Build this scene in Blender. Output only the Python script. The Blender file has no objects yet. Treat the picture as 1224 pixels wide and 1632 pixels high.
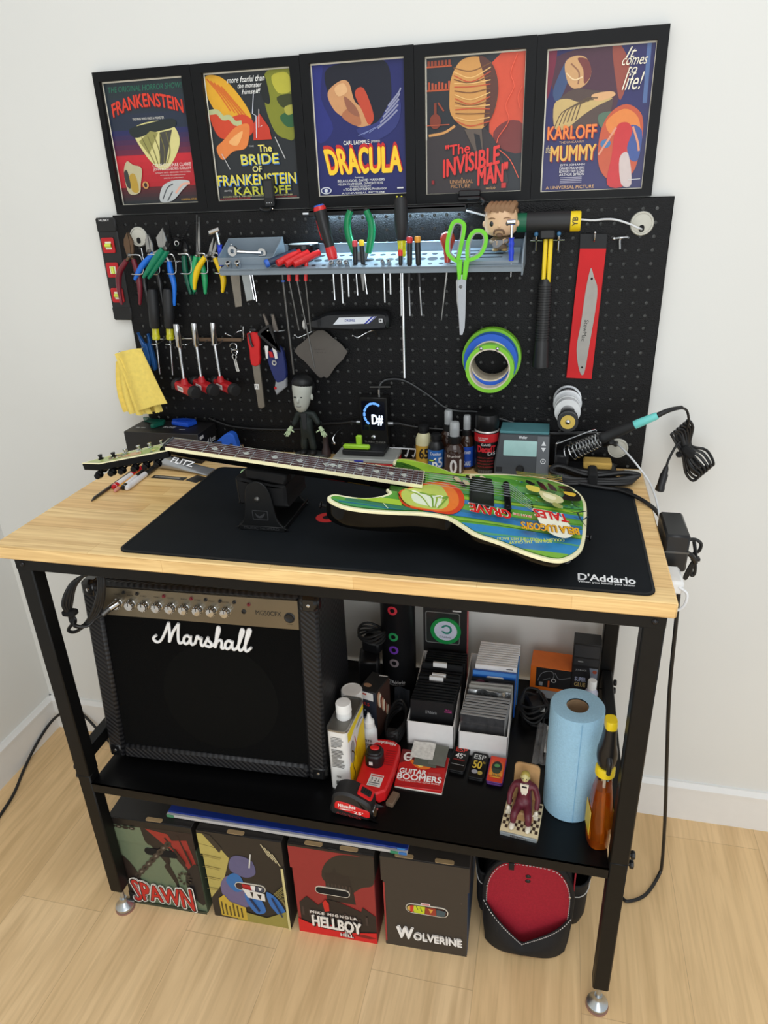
import bpy, bmesh, math, random
from mathutils import Vector, Matrix

random.seed(7)
PI = math.pi
SC = bpy.context.scene
COL = SC.collection

# ------------------------------------------------------------------ camera, light, exposure
def cam_setup():
    yaw, pit, rol = [math.radians(a) for a in (13.985, -24.555, -2.265)]
    f = Vector((-math.sin(yaw) * math.cos(pit), math.cos(yaw) * math.cos(pit), math.sin(pit)))
    r0 = Vector((math.cos(yaw), math.sin(yaw), 0)); u0 = r0.cross(f)
    r = math.cos(rol) * r0 + math.sin(rol) * u0
    u = -math.sin(rol) * r0 + math.cos(rol) * u0
    cd = bpy.data.cameras.new('camera'); co = bpy.data.objects.new('camera', cd); COL.objects.link(co)
    m = Matrix((r, u, -f)).transposed().to_4x4(); m.translation = (1.026, -0.992, 1.637)
    co.matrix_world = m
    cd.sensor_fit = 'VERTICAL'; cd.sensor_height = 32.0; cd.lens = 1119.0 / 1632.0 * 32.0
    cd.clip_start = 0.02; SC.camera = co
cam_setup()
SC.view_settings.view_transform = 'Standard'; SC.view_settings.look = 'None'
SC.view_settings.gamma = 1.0; SC.view_settings.use_curve_mapping = False
SC.view_settings.exposure = 0.0
w = bpy.data.worlds.new('room_light'); SC.world = w; w.use_nodes = True
bg = w.node_tree.nodes['Background']; bg.inputs[0].default_value = (0.93, 0.975, 1.0, 1); bg.inputs[1].default_value = 0.70
def area(name, loc, target, size, power, col=(1, 1, 1), sy=None):
    ld = bpy.data.lights.new(name, 'AREA'); ld.energy = power; ld.color = col; ld.size = size
    if sy: ld.shape = 'RECTANGLE'; ld.size_y = sy
    lo = bpy.data.objects.new(name, ld); COL.objects.link(lo); lo.location = loc
    lo.rotation_euler = (Vector(target) - Vector(loc)).to_track_quat('-Z', 'Y').to_euler()
    return lo
area('ceiling_light', (1.2, -1.25, 2.9), (0.75, 0.1, 0.7), 1.7, 20, (0.985, 0.99, 1.0))
area('front_fill_light', (1.6, -2.6, 1.15), (0.8, 0.5, 0.75), 1.7, 25, (0.94, 0.98, 1.0))  # added fill from the front, brightens the wall under the bench

# ------------------------------------------------------------------ materials
def lin(c):
    return tuple((x / 255 / 12.92) if x / 255 <= 0.04045 else ((x / 255 + 0.055) / 1.055) ** 2.4 for x in c)
_mats = {}
def mat(name, c, rough=0.5, metal=0.0, spec=0.5, coat=0.0, trans=0.0, var=0.06, vs=40.0, bump=0.0, bs=300.0, emit=0.0, alpha=1.0, ior=1.45):
    if name in _mats: return _mats[name]
    m = bpy.data.materials.new(name); m.use_nodes = True
    nt = m.node_tree; b = nt.nodes['Principled BSDF']; L = lin(c)
    b.inputs['Roughness'].default_value = rough; b.inputs['Metallic'].default_value = metal
    b.inputs['Specular IOR Level'].default_value = spec; b.inputs['Coat Weight'].default_value = coat
    b.inputs['Coat Roughness'].default_value = 0.06
    b.inputs['Transmission Weight'].default_value = trans; b.inputs['IOR'].default_value = ior
    b.inputs['Alpha'].default_value = alpha
    if emit:
        b.inputs['Emission Color'].default_value = (*L, 1); b.inputs['Emission Strength'].default_value = emit
    tc = nt.nodes.new('ShaderNodeTexCoord'); nz = nt.nodes.new('ShaderNodeTexNoise')
    nz.inputs['Scale'].default_value = vs; nz.inputs['Detail'].default_value = 3
    nt.links.new(tc.outputs['Object'], nz.inputs['Vector'])
    rp = nt.nodes.new('ShaderNodeValToRGB')
    rp.color_ramp.elements[0].position = 0.3; rp.color_ramp.elements[1].position = 0.7
    rp.color_ramp.elements[0].color = (*[x * (1 - var) for x in L], 1); rp.color_ramp.elements[1].color = (*[min(1, x * (1 + var)) for x in L], 1)
    nt.links.new(nz.outputs['Fac'], rp.inputs[0]); nt.links.new(rp.outputs[0], b.inputs['Base Color'])
    if bump:
        n2 = nt.nodes.new('ShaderNodeTexNoise'); n2.inputs['Scale'].default_value = bs; n2.inputs['Detail'].default_value = 2
        nt.links.new(tc.outputs['Object'], n2.inputs['Vector'])
        bp = nt.nodes.new('ShaderNodeBump'); bp.inputs['Strength'].default_value = bump; bp.inputs['Distance'].default_value = 0.002
        nt.links.new(n2.outputs['Fac'], bp.inputs['Height']); nt.links.new(bp.outputs[0], b.inputs['Normal'])
    _mats[name] = m
    return m
def ink(c, rough=0.45):
    c = tuple(int(x) for x in c)
    return mat('print_%02x%02x%02x_%d' % (*c, int(rough * 100)), c, rough, var=0.03, vs=90)

# ------------------------------------------------------------------ transforms
def T(x=0, y=0, z=0): return Matrix.Translation((x, y, z))
def RX(a): return Matrix.Rotation(math.radians(a), 4, 'X')
def RY(a): return Matrix.Rotation(math.radians(a), 4, 'Y')
def RZ(a): return Matrix.Rotation(math.radians(a), 4, 'Z')
def S(x, y, z): return Matrix.Diagonal((x, y, z, 1))
def frame(o, x, y):
    x = Vector(x).normalized(); y = Vector(y); y = (y - x * x.dot(y)).normalized(); z = x.cross(y)
    m = Matrix((x, y, z)).transposed().to_4x4(); m.translation = Vector(o); return m
def along(p, q, up=(0, 0, 1)):
    """local z runs from p to q"""
    z = (Vector(q) - Vector(p)).normalized(); u = Vector(up)
    if abs(z.dot(u)) > 0.98: u = Vector((0, 1, 0))
    x = u.cross(z).normalized(); y = z.cross(x)
    m = Matrix((x, y, z)).transposed().to_4x4(); m.translation = Vector(p); return m
FRONT = Matrix(((1, 0, 0, 0), (0, 0, -1, 0), (0, 1, 0, 0), (0, 0, 0, 1)))   # local xy -> world xz, local z -> world -y (towards viewer)

def smooth_path(pts, k=6, closed=False):
    P = [Vector(p) for p in pts]; n = len(P); out = []
    rng = n if closed else n - 1
    for i in range(rng):
        p1 = P[i]; p2 = P[(i + 1) % n]
        p0 = P[i - 1] if (i > 0 or closed) else p1 * 2 - p2
        p3 = P[(i + 2) % n] if (i + 2 < n or closed) else p2 * 2 - p1
        for j in range(k):
            t = j / k
            out.append(0.5 * ((2 * p1) + (p2 - p0) * t + (2 * p0 - 5 * p1 + 4 * p2 - p3) * t * t + (3 * p1 - p0 - 3 * p2 + p3) * t ** 3))
    if not closed: out.append(P[-1])
    return out
def s2(pts, k=6, closed=True):
    return [(p.x, p.y) for p in smooth_path([(a, b, 0) for a, b in pts], k, closed)]
def rrect(w, h, r, k=5, cx=0, cy=0):
    out = []
    for sx, sy, a0 in ((1, 1, 0), (-1, 1, 90), (-1, -1, 180), (1, -1, 270)):
        for i in range(k + 1):
            a = math.radians(a0 + 90 * i / k)
            out.append((cx + sx * (w / 2 - r) + r * math.cos(a), cy + sy * (h / 2 - r) + r * math.sin(a)))
    return out
def circ(r, n=24, cx=0, cy=0, ry=None):
    return [(cx + r * math.cos(2 * PI * i / n), cy + (ry or r) * math.sin(2 * PI * i / n)) for i in range(n)]
def area2(p): return sum(p[i][0] * p[(i + 1) % len(p)][1] - p[(i + 1) % len(p)][0] * p[i][1] for i in range(len(p))) / 2
def inset(p, d):
    if area2(p) < 0: p = p[::-1]
    n = len(p); out = []
    for i in range(n):
        a = Vector(p[i - 1]); b = Vector(p[i]); c = Vector(p[(i + 1) % n])
        e1 = (b - a); e2 = (c - b)
        if e1.length < 1e-9 or e2.length < 1e-9: out.append(tuple(b)); continue
        n1 = Vector((-e1.y, e1.x)).normalized(); n2 = Vector((-e2.y, e2.x)).normalized()
        m = n1 + n2
        if m.length < 1e-6: m = n1
        m.normalize(); k = d / max(0.4, m.dot(n1))
        out.append((b.x + m.x * k, b.y + m.y * k))
    return out

_txt = {}
def text_geo(s, bold=0.0, shear=0.0, space=1.0):
    key = (s, bold, shear, space)
    if key in _txt: return _txt[key]
    cu = bpy.data.curves.new('lettering', 'FONT'); cu.body = s; cu.size = 1; cu.offset = bold; cu.shear = shear
    cu.space_character = space; cu.resolution_u = 3; cu.fill_mode = 'FRONT' if hasattr(cu, 'fill_mode') else 'BOTH'
    o = bpy.data.objects.new('lettering_source', cu); COL.objects.link(o)
    me = bpy.data.meshes.new_from_object(o)
    v = [(x.co.x, x.co.y) for x in me.vertices]; f = [tuple(p.vertices) for p in me.polygons]
    bpy.data.objects.remove(o); bpy.data.curves.remove(cu); bpy.data.meshes.remove(me)
    if not v: v = [(0, 0), (1, 0), (0, 1)]; f = []
    bb = (min(a for a, b in v), min(b for a, b in v), max(a for a, b in v), max(b for a, b in v))
    _txt[key] = (v, f, bb)
    return _txt[key]

# ------------------------------------------------------------------ mesh builder
class MB:
    def __init__(s): s.v = []; s.f = []; s.m = []; s.mats = []; s.sm = []
    def mi(s, m):
        if m not in s.mats: s.mats.append(m)
        return s.mats.index(m)
    def add(s, V_, F_, m, t=None, smooth=True):
        o = len(s.v); i = s.mi(m)
        for p in V_:
            p = Vector(p); s.v.append(t @ p if t is not None else p)
        for f in F_: s.f.append([o + k for k in f]); s.m.append(i); s.sm.append(smooth)
        return s
    def box(s, c, d, m, t=None, b=0.0):
        cx, cy, cz = c; hx, hy, hz = [abs(x) / 2 for x in d]
        b = min(b, hx * .95, hy * .95, hz * .95)
        if b <= 0:
            V_ = [(cx + sx * hx, cy + sy * hy, cz + sz * hz) for sx in (-1, 1) for sy in (-1, 1) for sz in (-1, 1)]
            return s.add(V_, [(0, 1, 3, 2), (4, 6, 7, 5), (0, 4, 5, 1), (2, 3, 7, 6), (0, 2, 6, 4), (1, 5, 7, 3)], m, t)
        V_ = []; ix = {}
        for sx in (-1, 1):
            for sy in (-1, 1):
                for sz in (-1, 1):
                    for a in range(3):
                        p = [cx + sx * (hx - b), cy + sy * (hy - b), cz + sz * (hz - b)]
                        p[a] += (sx, sy, sz)[a] * b
                        ix[(sx, sy, sz, a)] = len(V_); V_.append(p)
        F_ = []
        for a in range(3):
            o1, o2 = (a + 1) % 3, (a + 2) % 3
            for sg in (-1, 1):
                q = []
                for s1, s2_ in ((-1, -1), (1, -1), (1, 1), (-1, 1)):
                    k = [0, 0, 0]; k[a] = sg; k[o1] = s1; k[o2] = s2_; q.append(ix[(*k, a)])
                F_.append(q)
            for s1 in (-1, 1):
                for s2_ in (-1, 1):
                    q = []
                    for sg, ax in ((-1, o1), (1, o1), (1, o2), (-1, o2)):
                        k = [0, 0, 0]; k[a] = sg; k[o1] = s1; k[o2] = s2_; q.append(ix[(*k, ax)])
                    F_.append(q)
        for sx in (-1, 1):
            for sy in (-1, 1):
                for sz in (-1, 1): F_.append([ix[(sx, sy, sz, a)] for a in range(3)])
        return s.add(V_, F_, m, t)
    def prism(s, p, z0, z1, m, t=None, b=0.0, side=None, top=None):
        if area2(p) < 0: p = p[::-1]
        n = len(p); rings = []
        if b > 0: q = inset(p, b); rings = [(q, z0), (p, z0 + b), (p, z1 - b), (q, z1)]
        else: rings = [(p, z0), (p, z1)]
        V_ = [(x, y, z) for r, z in rings for x, y in r]
        F_ = [(k * n + i, k * n + (i + 1) % n, (k + 1) * n + (i + 1) % n, (k + 1) * n + i) for k in range(len(rings) - 1) for i in range(n)]
        s.add(V_, F_, side or m, t)
        s.add(V_, [list(range(n))[::-1]], m, t); s.add(V_, [[(len(rings) - 1) * n + i for i in range(n)]], top or m, t)
        return s
    def flat(s, p, z, m, t=None):
        if area2(p) < 0: p = p[::-1]
        return s.add([(x, y, z) for x, y in p], [list(range(len(p)))], m, t)
    def ring(s, outer, inner, z0, z1, m, t=None):
        n = len(outer)
        V_ = [(x, y, z) for r, z in ((outer, z0), (outer, z1), (inner, z1), (inner, z0)) for x, y in r]
        F_ = [(k * n + i, k * n + (i + 1) % n, ((k + 1) % 4) * n + (i + 1) % n, ((k + 1) % 4) * n + i) for k in range(4) for i in range(n)]
        return s.add(V_, F_, m, t)
    def lathe(s, prof, m, t=None, n=24, ry=1.0, cap=True):
        V_ = []; F_ = []
        for r, z in prof:
            for i in range(n): a = 2 * PI * i / n; V_.append((r * math.cos(a), r * ry * math.sin(a), z))
        for k in range(len(prof) - 1):
            for i in range(n): F_.append((k * n + i, k * n + (i + 1) % n, (k + 1) * n + (i + 1) % n, (k + 1) * n + i))
        if cap and prof[0][0] > 1e-6: F_.append(list(range(n))[::-1])
        if cap and prof[-1][0] > 1e-6: F_.append([(len(prof) - 1) * n + i for i in range(n)])
        return s.add(V_, F_, m, t)
    def cyl(s, p, q, r, m, n=16, r2=None, t=None):
        L_ = (Vector(q) - Vector(p)).length
        tt = along(p, q); tt = t @ tt if t is not None else tt
        return s.lathe([(r, 0), (r if r2 is None else r2, L_)], m, tt, n)
    def ell(s, c, r, m, t=None, n=16):
        V_ = []; F_ = []; k = n // 2
        for j in range(k + 1):
            ph = PI * j / k
            for i in range(n):
                a = 2 * PI * i / n
                V_.append((c[0] + r[0] * math.sin(ph) * math.cos(a), c[1] + r[1] * math.sin(ph) * math.sin(a), c[2] + r[2] * math.cos(ph)))
        for j in range(k):
            for i in range(n): F_.append((j * n + i, j * n + (i + 1) % n, (j + 1) * n + (i + 1) % n, (j + 1) * n + i))
        return s.add(V_, F_, m, t)
    def tube(s, pts, r, m, n=8, k=0, closed=False, t=None, flat_=1.0):
        P = smooth_path(pts, k, closed) if k else [Vector(p) for p in pts]
        N_ = len(P); rr = r if callable(r) else (lambda u: r)
        V_ = []; F_ = []; ref = None
        for i, p in enumerate(P):
            a = P[i - 1] if (i > 0 or closed) else p; b = P[(i + 1) % N_] if (i < N_ - 1 or closed) else p
            d = (b - a)
            d = d.normalized() if d.length > 1e-9 else Vector((0, 0, 1))
            if ref is None: ref = Vector((0, 0, 1)) if abs(d.z) < 0.9 else Vector((0, 1, 0))
            x = (ref - d * ref.dot(d))
            x = x.normalized() if x.length > 1e-6 else d.orthogonal().normalized()
            y = d.cross(x); ref = x; R_ = rr(i / max(1, N_ - 1))
            for j in range(n):
                an = 2 * PI * j / n; V_.append(p + x * (R_ * math.cos(an)) * flat_ + y * (R_ * math.sin(an)))
        for i in range(N_ if closed else N_ - 1):
            i2 = (i + 1) % N_
            for j in range(n): F_.append((i * n + j, i * n + (j + 1) % n, i2 * n + (j + 1) % n, i2 * n + j))
        if not closed: F_.append(list(range(n))[::-1]); F_.append([(N_ - 1) * n + j for j in range(n)])
        return s.add(V_, F_, m, t)
    def loft(s, rings, m, t=None, caps=True):
        n = len(rings[0]); V_ = [p for r in rings for p in r]
        F_ = [(k * n + i, k * n + (i + 1) % n, (k + 1) * n + (i + 1) % n, (k + 1) * n + i) for k in range(len(rings) - 1) for i in range(n)]
        if caps: F_.append(list(range(n))[::-1]); F_.append([(len(rings) - 1) * n + i for i in range(n)])
        return s.add(V_, F_, m, t)
    def sheet(s, fn, nu, nv, m, t=None, thick=0.0):
        V_ = [Vector(fn(i / nu, j / nv)) for j in range(nv + 1) for i in range(nu + 1)]
        q = lambda i, j: j * (nu + 1) + i
        F_ = [(q(i, j), q(i + 1, j), q(i + 1, j + 1), q(i, j + 1)) for j in range(nv) for i in range(nu)]
        if not thick: return s.add(V_, F_, m, t)
        nr = [Vector((0, 0, 0)) for _ in V_]
        for f in F_:
            a = (V_[f[2]] - V_[f[0]]).cross(V_[f[3]] - V_[f[1]])
            for k in f: nr[k] += a
        W_ = [v - (x.normalized() if x.length > 1e-12 else Vector((0, 0, 1))) * thick for v, x in zip(V_, nr)]
        o = len(V_)
        bd = [q(i, 0) for i in range(nu)] + [q(nu, j) for j in range(nv)] + [q(i, nv) for i in range(nu, 0, -1)] + [q(0, j) for j in range(nv, 0, -1)]
        F2 = F_ + [tuple(o + k for k in f[::-1]) for f in F_] + [(bd[i], bd[(i + 1) % len(bd)], o + bd[(i + 1) % len(bd)], o + bd[i]) for i in range(len(bd))]
        return s.add(V_ + W_, F2, m, t)
    def text(s, st, m, t, box=None, size=None, align='c', bold=0.0, shear=0.0, z=0.0, space=1.0, arch=0.0, warp=None):
        """box=(x0,y0,x1,y1) stretches to fit; size alone keeps proportions, centred on origin"""
        v, f, bb = text_geo(st, 0.0, shear, space)
        W_ = max(1e-6, bb[2] - bb[0]); H_ = max(1e-6, bb[3] - bb[1]); out = []
        for x, y in v:
            a = (x - bb[0]) / W_; b = (y - bb[1]) / H_
            if box:
                X = box[0] + a * (box[2] - box[0]); Y = box[1] + b * (box[3] - box[1])
            else:
                k = size / 0.73
                X = (x - bb[0]) * k - (W_ * k / 2 if align == 'c' else (W_ * k if align == 'r' else 0)); Y = (y - bb[1]) * k - H_ * k / 2
            if arch: Y += arch * (1 - (2 * a - 1) ** 2)
            if warp: X, Y = warp(a, b, X, Y)
            out.append((X, Y, z))
        if bold > 0.004:
            d = 0.55 * bold * ((box[3] - box[1]) / H_ if box else size / 0.73)
            for i, (ex, ey) in enumerate(((-d, 0), (d, 0), (0, d), (0, -d)) + (((.7 * d, .7 * d), (-.7 * d, .7 * d), (.7 * d, -.7 * d), (-.7 * d, -.7 * d)) if bold > 0.045 else ())): s.add([(x + ex, y + ey, q + 0.000012 * (i + 1)) for x, y, q in out], f, m, t, False)
        return s.add(out, f, m, t, False)
    def build(s, name, parent=None, rel=None, recalc=True):
        me = bpy.data.meshes.new(name)
        V_ = s.v
        if rel is not None: inv = rel.inverted(); V_ = [inv @ p for p in V_]
        me.from_pydata([tuple(p) for p in V_], [], s.f)
        for m in s.mats: me.materials.append(m)
        me.polygons.foreach_set('material_index', s.m); me.polygons.foreach_set('use_smooth', s.sm)
        if recalc:
            bm = bmesh.new(); bm.from_mesh(me); bmesh.ops.recalc_face_normals(bm, faces=[f for f in bm.faces if f.smooth]); bm.to_mesh(me); bm.free()
        me.update(); me.set_sharp_from_angle(angle=math.radians(38))
        o = bpy.data.objects.new(name, me); COL.objects.link(o)
        if parent is not None: o.parent = parent
        return o

class Art:
    """flat print: layered shapes on a plane; units W x H, origin top-left, y down"""
    def __init__(s, mb, t, w, h, W=100.0, H=None, step=0.00012, rough=0.45):
        s.mb = mb; s.t = t; s.w = w; s.h = h; s.W = W; s.H = H or W * h / w; s.z = 0.0002; s.st = step; s.rg = rough
    def P(s, p): return ((p[0] / s.W - .5) * s.w, (.5 - p[1] / s.H) * s.h)
    def up(s): s.z += s.st; return s.z
    def clip(s, pts):
        for ax, lim, sg in ((0, 0, 1), (0, s.W, -1), (1, 0, 1), (1, s.H, -1)):
            out = []; n = len(pts)
            for i in range(n):
                a = pts[i]; b = pts[(i + 1) % n]
                da = (a[ax] - lim) * sg; db = (b[ax] - lim) * sg
                if da >= 0: out.append(a)
                if da * db < 0:
                    k = da / (da - db); out.append((a[0] + (b[0] - a[0]) * k, a[1] + (b[1] - a[1]) * k))
            pts = out
            if len(pts) < 3: return []
        return pts
    def poly(s, pts, c, k=0):
        if k: pts = s2(pts, k)
        pts = s.clip(pts)
        if len(pts) > 2: s.mb.add([(*s.P(p), s.z) for p in pts], [list(range(len(pts)))], ink(c, s.rg), s.t, False); s.up()
        return s
    def rect(s, x0, y0, x1, y1, c): return s.poly([(x0, y0), (x1, y0), (x1, y1), (x0, y1)], c)
    def grad(s, x0, y0, x1, y1, c0, c1, n=10):
        for i in range(n):
            k = i / (n - 1); s.rect(x0, y0 + (y1 - y0) * i / n, x1, y0 + (y1 - y0) * (i + 1) / n, [a + (b - a) * k for a, b in zip(c0, c1)]); s.z -= s.st
        s.up(); return s
    def ell(s, cx, cy, rx, ry, c, rot=0, n=28):
        a = math.radians(rot)
        return s.poly([(cx + rx * math.cos(t) * math.cos(a) - ry * math.sin(t) * math.sin(a), cy + rx * math.cos(t) * math.sin(a) + ry * math.sin(t) * math.cos(a)) for t in [2 * PI * i / n for i in range(n)]], c)
    def line(s, pts, wd, c, k=0):
        P = [Vector((a, b, 0)) for a, b in pts]
        if k: P = smooth_path(P, k)
        N_ = len(P); Lf = []; Rt = []
        for i, p in enumerate(P):
            d = (P[min(N_ - 1, i + 1)] - P[max(0, i - 1)]); d = d.normalized() if d.length else Vector((1, 0, 0))
            n = Vector((-d.y, d.x, 0)); r = (wd(i / (N_ - 1)) if callable(wd) else wd) / 2
            Lf.append(p + n * r); Rt.append(p - n * r)
        V_ = [(*s.P((p.x, p.y)), s.z) for p in Lf + Rt]
        s.mb.add(V_, [(i, i + 1, N_ + i + 1, N_ + i) for i in range(N_ - 1)], ink(c, s.rg), s.t, False); s.up(); return s
    def text(s, st, x0, y0, x1, y1, c, **k):
        a = s.P((x0, y1)); b = s.P((x1, y0))
        s.mb.text(st, ink(c, s.rg), s.t, box=(a[0], a[1], b[0], b[1]), z=s.z, **k); s.up(); return s

# ------------------------------------------------------------------ things
def tag(o, label=None, cat=None, group=None, kind=None):
    if label: o['label'] = label
    if cat: o['category'] = cat
    if group: o['group'] = group
    if kind: o['kind'] = kind
    return o
def thing(name, label, cat, m=None, group=None):
    o = bpy.data.objects.new(name, None); COL.objects.link(o); o.empty_display_size = 0.03
    if m is not None: o.matrix_world = m
    bpy.context.view_layer.update() if False else None
    return tag(o, label, cat, group)
def dup(root, m, label, group=None):
    r = root.copy(); COL.objects.link(r); r.matrix_world = m; r['label'] = label
    if group: r['group'] = group
    for ch in [o for o in COL.objects if o.parent == root]:
        c = ch.copy(); COL.objects.link(c); c.parent = r
        for g in [o for o in COL.objects if o.parent == ch]:
            d = g.copy(); COL.objects.link(d); d.parent = c
    return r
def single(name, mb, label, cat, m=None, group=None):
    """a thing that is one mesh, built in local coordinates"""
    o = mb.build(name)
    if m is not None: o.matrix_world = m
    return tag(o, label, cat, group)
# ------------------------------------------------------------------ the room
WY = 0.597; LX = -0.560; HT = 1.047; PY = 0.580; SH = 0.443
def wood_floor():
    m = bpy.data.materials.new('oak_floor_planks'); m.use_nodes = True; nt = m.node_tree; b = nt.nodes['Principled BSDF']; N = nt.nodes.new; L = nt.links.new
    tc = N('ShaderNodeTexCoord'); mp = N('ShaderNodeMapping'); mp.inputs['Rotation'].default_value = (0, 0, math.radians(90)); L(tc.outputs['Object'], mp.inputs[0])
    br = N('ShaderNodeTexBrick'); br.inputs['Scale'].default_value = 1.0; br.inputs['Brick Width'].default_value = 1.4; br.inputs['Row Height'].default_value = 0.235
    br.inputs['Mortar Size'].default_value = 0.0009; br.inputs['Mortar Smooth'].default_value = 0.6; br.offset = 0.37
    br.inputs['Color1'].default_value = (*lin((236, 203, 156)), 1); br.inputs['Color2'].default_value = (*lin((227, 192, 142)), 1); br.inputs['Mortar'].default_value = (*lin((196, 164, 124)), 1)
    L(mp.outputs[0], br.inputs[0])
    m2 = N('ShaderNodeMapping'); m2.inputs['Scale'].default_value = (26, 1.3, 1); L(tc.outputs['Object'], m2.inputs[0])
    n1 = N('ShaderNodeTexNoise'); n1.inputs['Scale'].default_value = 3.0; n1.inputs['Detail'].default_value = 8; n1.inputs['Distortion'].default_value = 0.5; L(m2.outputs[0], n1.inputs[0])
    m3 = N('ShaderNodeMapping'); m3.inputs['Scale'].default_value = (5, 0.7, 1); L(tc.outputs['Object'], m3.inputs[0])
    n2 = N('ShaderNodeTexNoise'); n2.inputs['Scale'].default_value = 1.6; n2.inputs['Detail'].default_value = 5; n2.inputs['Distortion'].default_value = 1.6; L(m3.outputs[0], n2.inputs[0])
    r1 = N('ShaderNodeValToRGB'); r1.color_ramp.elements[0].color = (0.74, 0.71, 0.66, 1); r1.color_ramp.elements[1].color = (1.07, 1.07, 1.06, 1); r1.color_ramp.elements[0].position = 0.36; r1.color_ramp.elements[1].position = 0.56; L(n1.outputs[0], r1.inputs[0])
    r2 = N('ShaderNodeValToRGB'); r2.color_ramp.elements[0].color = (0.84, 0.81, 0.76, 1); r2.color_ramp.elements[1].color = (1.05, 1.05, 1.05, 1); r2.color_ramp.elements[0].position = 0.4; r2.color_ramp.elements[1].position = 0.6; L(n2.outputs[0], r2.inputs[0])
    x1 = N('ShaderNodeMix'); x1.data_type = 'RGBA'; x1.blend_type = 'MULTIPLY'; x1.inputs[0].default_value = 0.36; L(br.outputs[0], x1.inputs[6]); L(r1.outputs[0], x1.inputs[7])
    x2 = N('ShaderNodeMix'); x2.data_type = 'RGBA'; x2.blend_type = 'MULTIPLY'; x2.inputs[0].default_value = 0.75; L(x1.outputs[2], x2.inputs[6]); L(r2.outputs[0], x2.inputs[7])
    L(x2.outputs[2], b.inputs['Base Color']); b.inputs['Roughness'].default_value = 0.5; b.inputs['Specular IOR Level'].default_value = 0.35
    return m
def butcher_block():
    m = bpy.data.materials.new('rubberwood_staves'); m.use_nodes = True; nt = m.node_tree; b = nt.nodes['Principled BSDF']; N = nt.nodes.new; L = nt.links.new
    tc = N('ShaderNodeTexCoord')
    br = N('ShaderNodeTexBrick'); br.inputs['Scale'].default_value = 1.0; br.inputs['Brick Width'].default_value = 0.36; br.inputs['Row Height'].default_value = 0.046
    br.inputs['Mortar Size'].default_value = 0.0003; br.offset = 0.42; br.inputs['Bias'].default_value = 0.0
    br.inputs['Color1'].default_value = (*lin((246, 212, 150)), 1); br.inputs['Color2'].default_value = (*lin((232, 190, 126)), 1); br.inputs['Mortar'].default_value = (*lin((205, 158, 96)), 1)
    L(tc.outputs['Object'], br.inputs[0])
    mp = N('ShaderNodeMapping'); mp.inputs['Scale'].default_value = (2.2, 46, 46); L(tc.outputs['Object'], mp.inputs[0])
    n = N('ShaderNodeTexNoise'); n.inputs['Scale'].default_value = 2.4; n.inputs['Detail'].default_value = 7; n.inputs['Distortion'].default_value = 0.8; L(mp.outputs[0], n.inputs[0])
    r = N('ShaderNodeValToRGB'); r.color_ramp.elements[0].position = 0.34; r.color_ramp.elements[1].position = 0.62; r.color_ramp.elements[0].color = (0.72, 0.62, 0.5, 1); r.color_ramp.elements[1].color = (1.06, 1.06, 1.05, 1); L(n.outputs[0], r.inputs[0])
    x = N('ShaderNodeMix'); x.data_type = 'RGBA'; x.blend_type = 'MULTIPLY'; x.inputs[0].default_value = 0.7; L(br.outputs[0], x.inputs[6]); L(r.outputs[0], x.inputs[7])
    L(x.outputs[2], b.inputs['Base Color']); b.inputs['Roughness'].default_value = 0.38
    return m
WALL = mat('white_wall_paint', (226, 226, 222), 0.75, spec=0.25, var=0.012, vs=3, bump=0.05, bs=220)
TRIM = mat('white_trim_paint', (232, 231, 228), 0.4, var=0.01)
def struct(name, mb): return tag(mb.build(name), kind='structure')
struct('floor', MB().box((1.2, -0.9, -0.02), (3.8, 3.3, 0.04), wood_floor()))
struct('wall_back', MB().box((1.2, WY + 0.05, 1.27), (3.8, 0.1, 2.62), WALL))
struct('wall_left', MB().box((LX - 0.05, -0.9, 1.27), (0.1, 3.3, 2.62), WALL))
def skirting(): return [(0, 0), (0.012, 0), (0.012, 0.108), (0.0155, 0.110), (0.0155, 0.117), (0.010, 0.123), (0.006, 0.1295), (0, 0.1295)]
struct('baseboard_back', MB().prism([(y, z) for y, z in skirting()], 0, 3.66, TRIM, frame((LX, WY, 0), (0, -1, 0), (0, 0, 1)) @ S(1, 1, -1)))
struct('baseboard_left', MB().prism([(y, z) for y, z in skirting()], 0, 3.3, TRIM, frame((LX, -2.55, 0), (1, 0, 0), (0, 0, 1)) @ S(1, 1, -1)))

# ------------------------------------------------------------------ workbench
BLK = mat('black_powder_coat', (13, 13, 13), 0.45, spec=0.28, var=0.12, vs=60, bump=0.05, bs=500)
BLKG = mat('black_shelf_enamel', (7, 7, 8), 0.32, spec=0.3, var=0.1, vs=30)
ZINC = mat('zinc_plate', (190, 195, 198), 0.28, 0.95, var=0.05)
CHROME = mat('chrome', (205, 207, 210), 0.14, 1.0, var=0.03)
STEEL = mat('brushed_steel', (165, 165, 163), 0.34, 0.9, var=0.06)
DSTEEL = mat('dark_steel', (96, 95, 93), 0.38, 0.85, var=0.08)
RUB = mat('black_rubber', (26, 26, 27), 0.55, var=0.08)
PLB = mat('black_plastic', (24, 24, 26), 0.36, var=0.06)
wb = thing('workbench', 'large wooden topped workbench with black metal frame and lower shelf', 'workbench', T(0, 0, 0))
XL0, XL1, XR0, XR1 = 0.036, 0.0706, 1.1915, 1.226
MB().box((0.619, 0.287, HT - 0.0145), (1.238, 0.575, 0.029), butcher_block(), b=0.003).build('tabletop', wb)
MB().box((0.631, 0.0150, 1.0055), (XR1 - XL0 + 0.001, 0.017, 0.0255), BLK, b=0.002).build('front_rail', wb)
MB().box((0.631, 0.545, 0.995), (XR0 - XL1, 0.030, 0.046), BLK, b=0.002).build('back_rail', wb)
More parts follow.
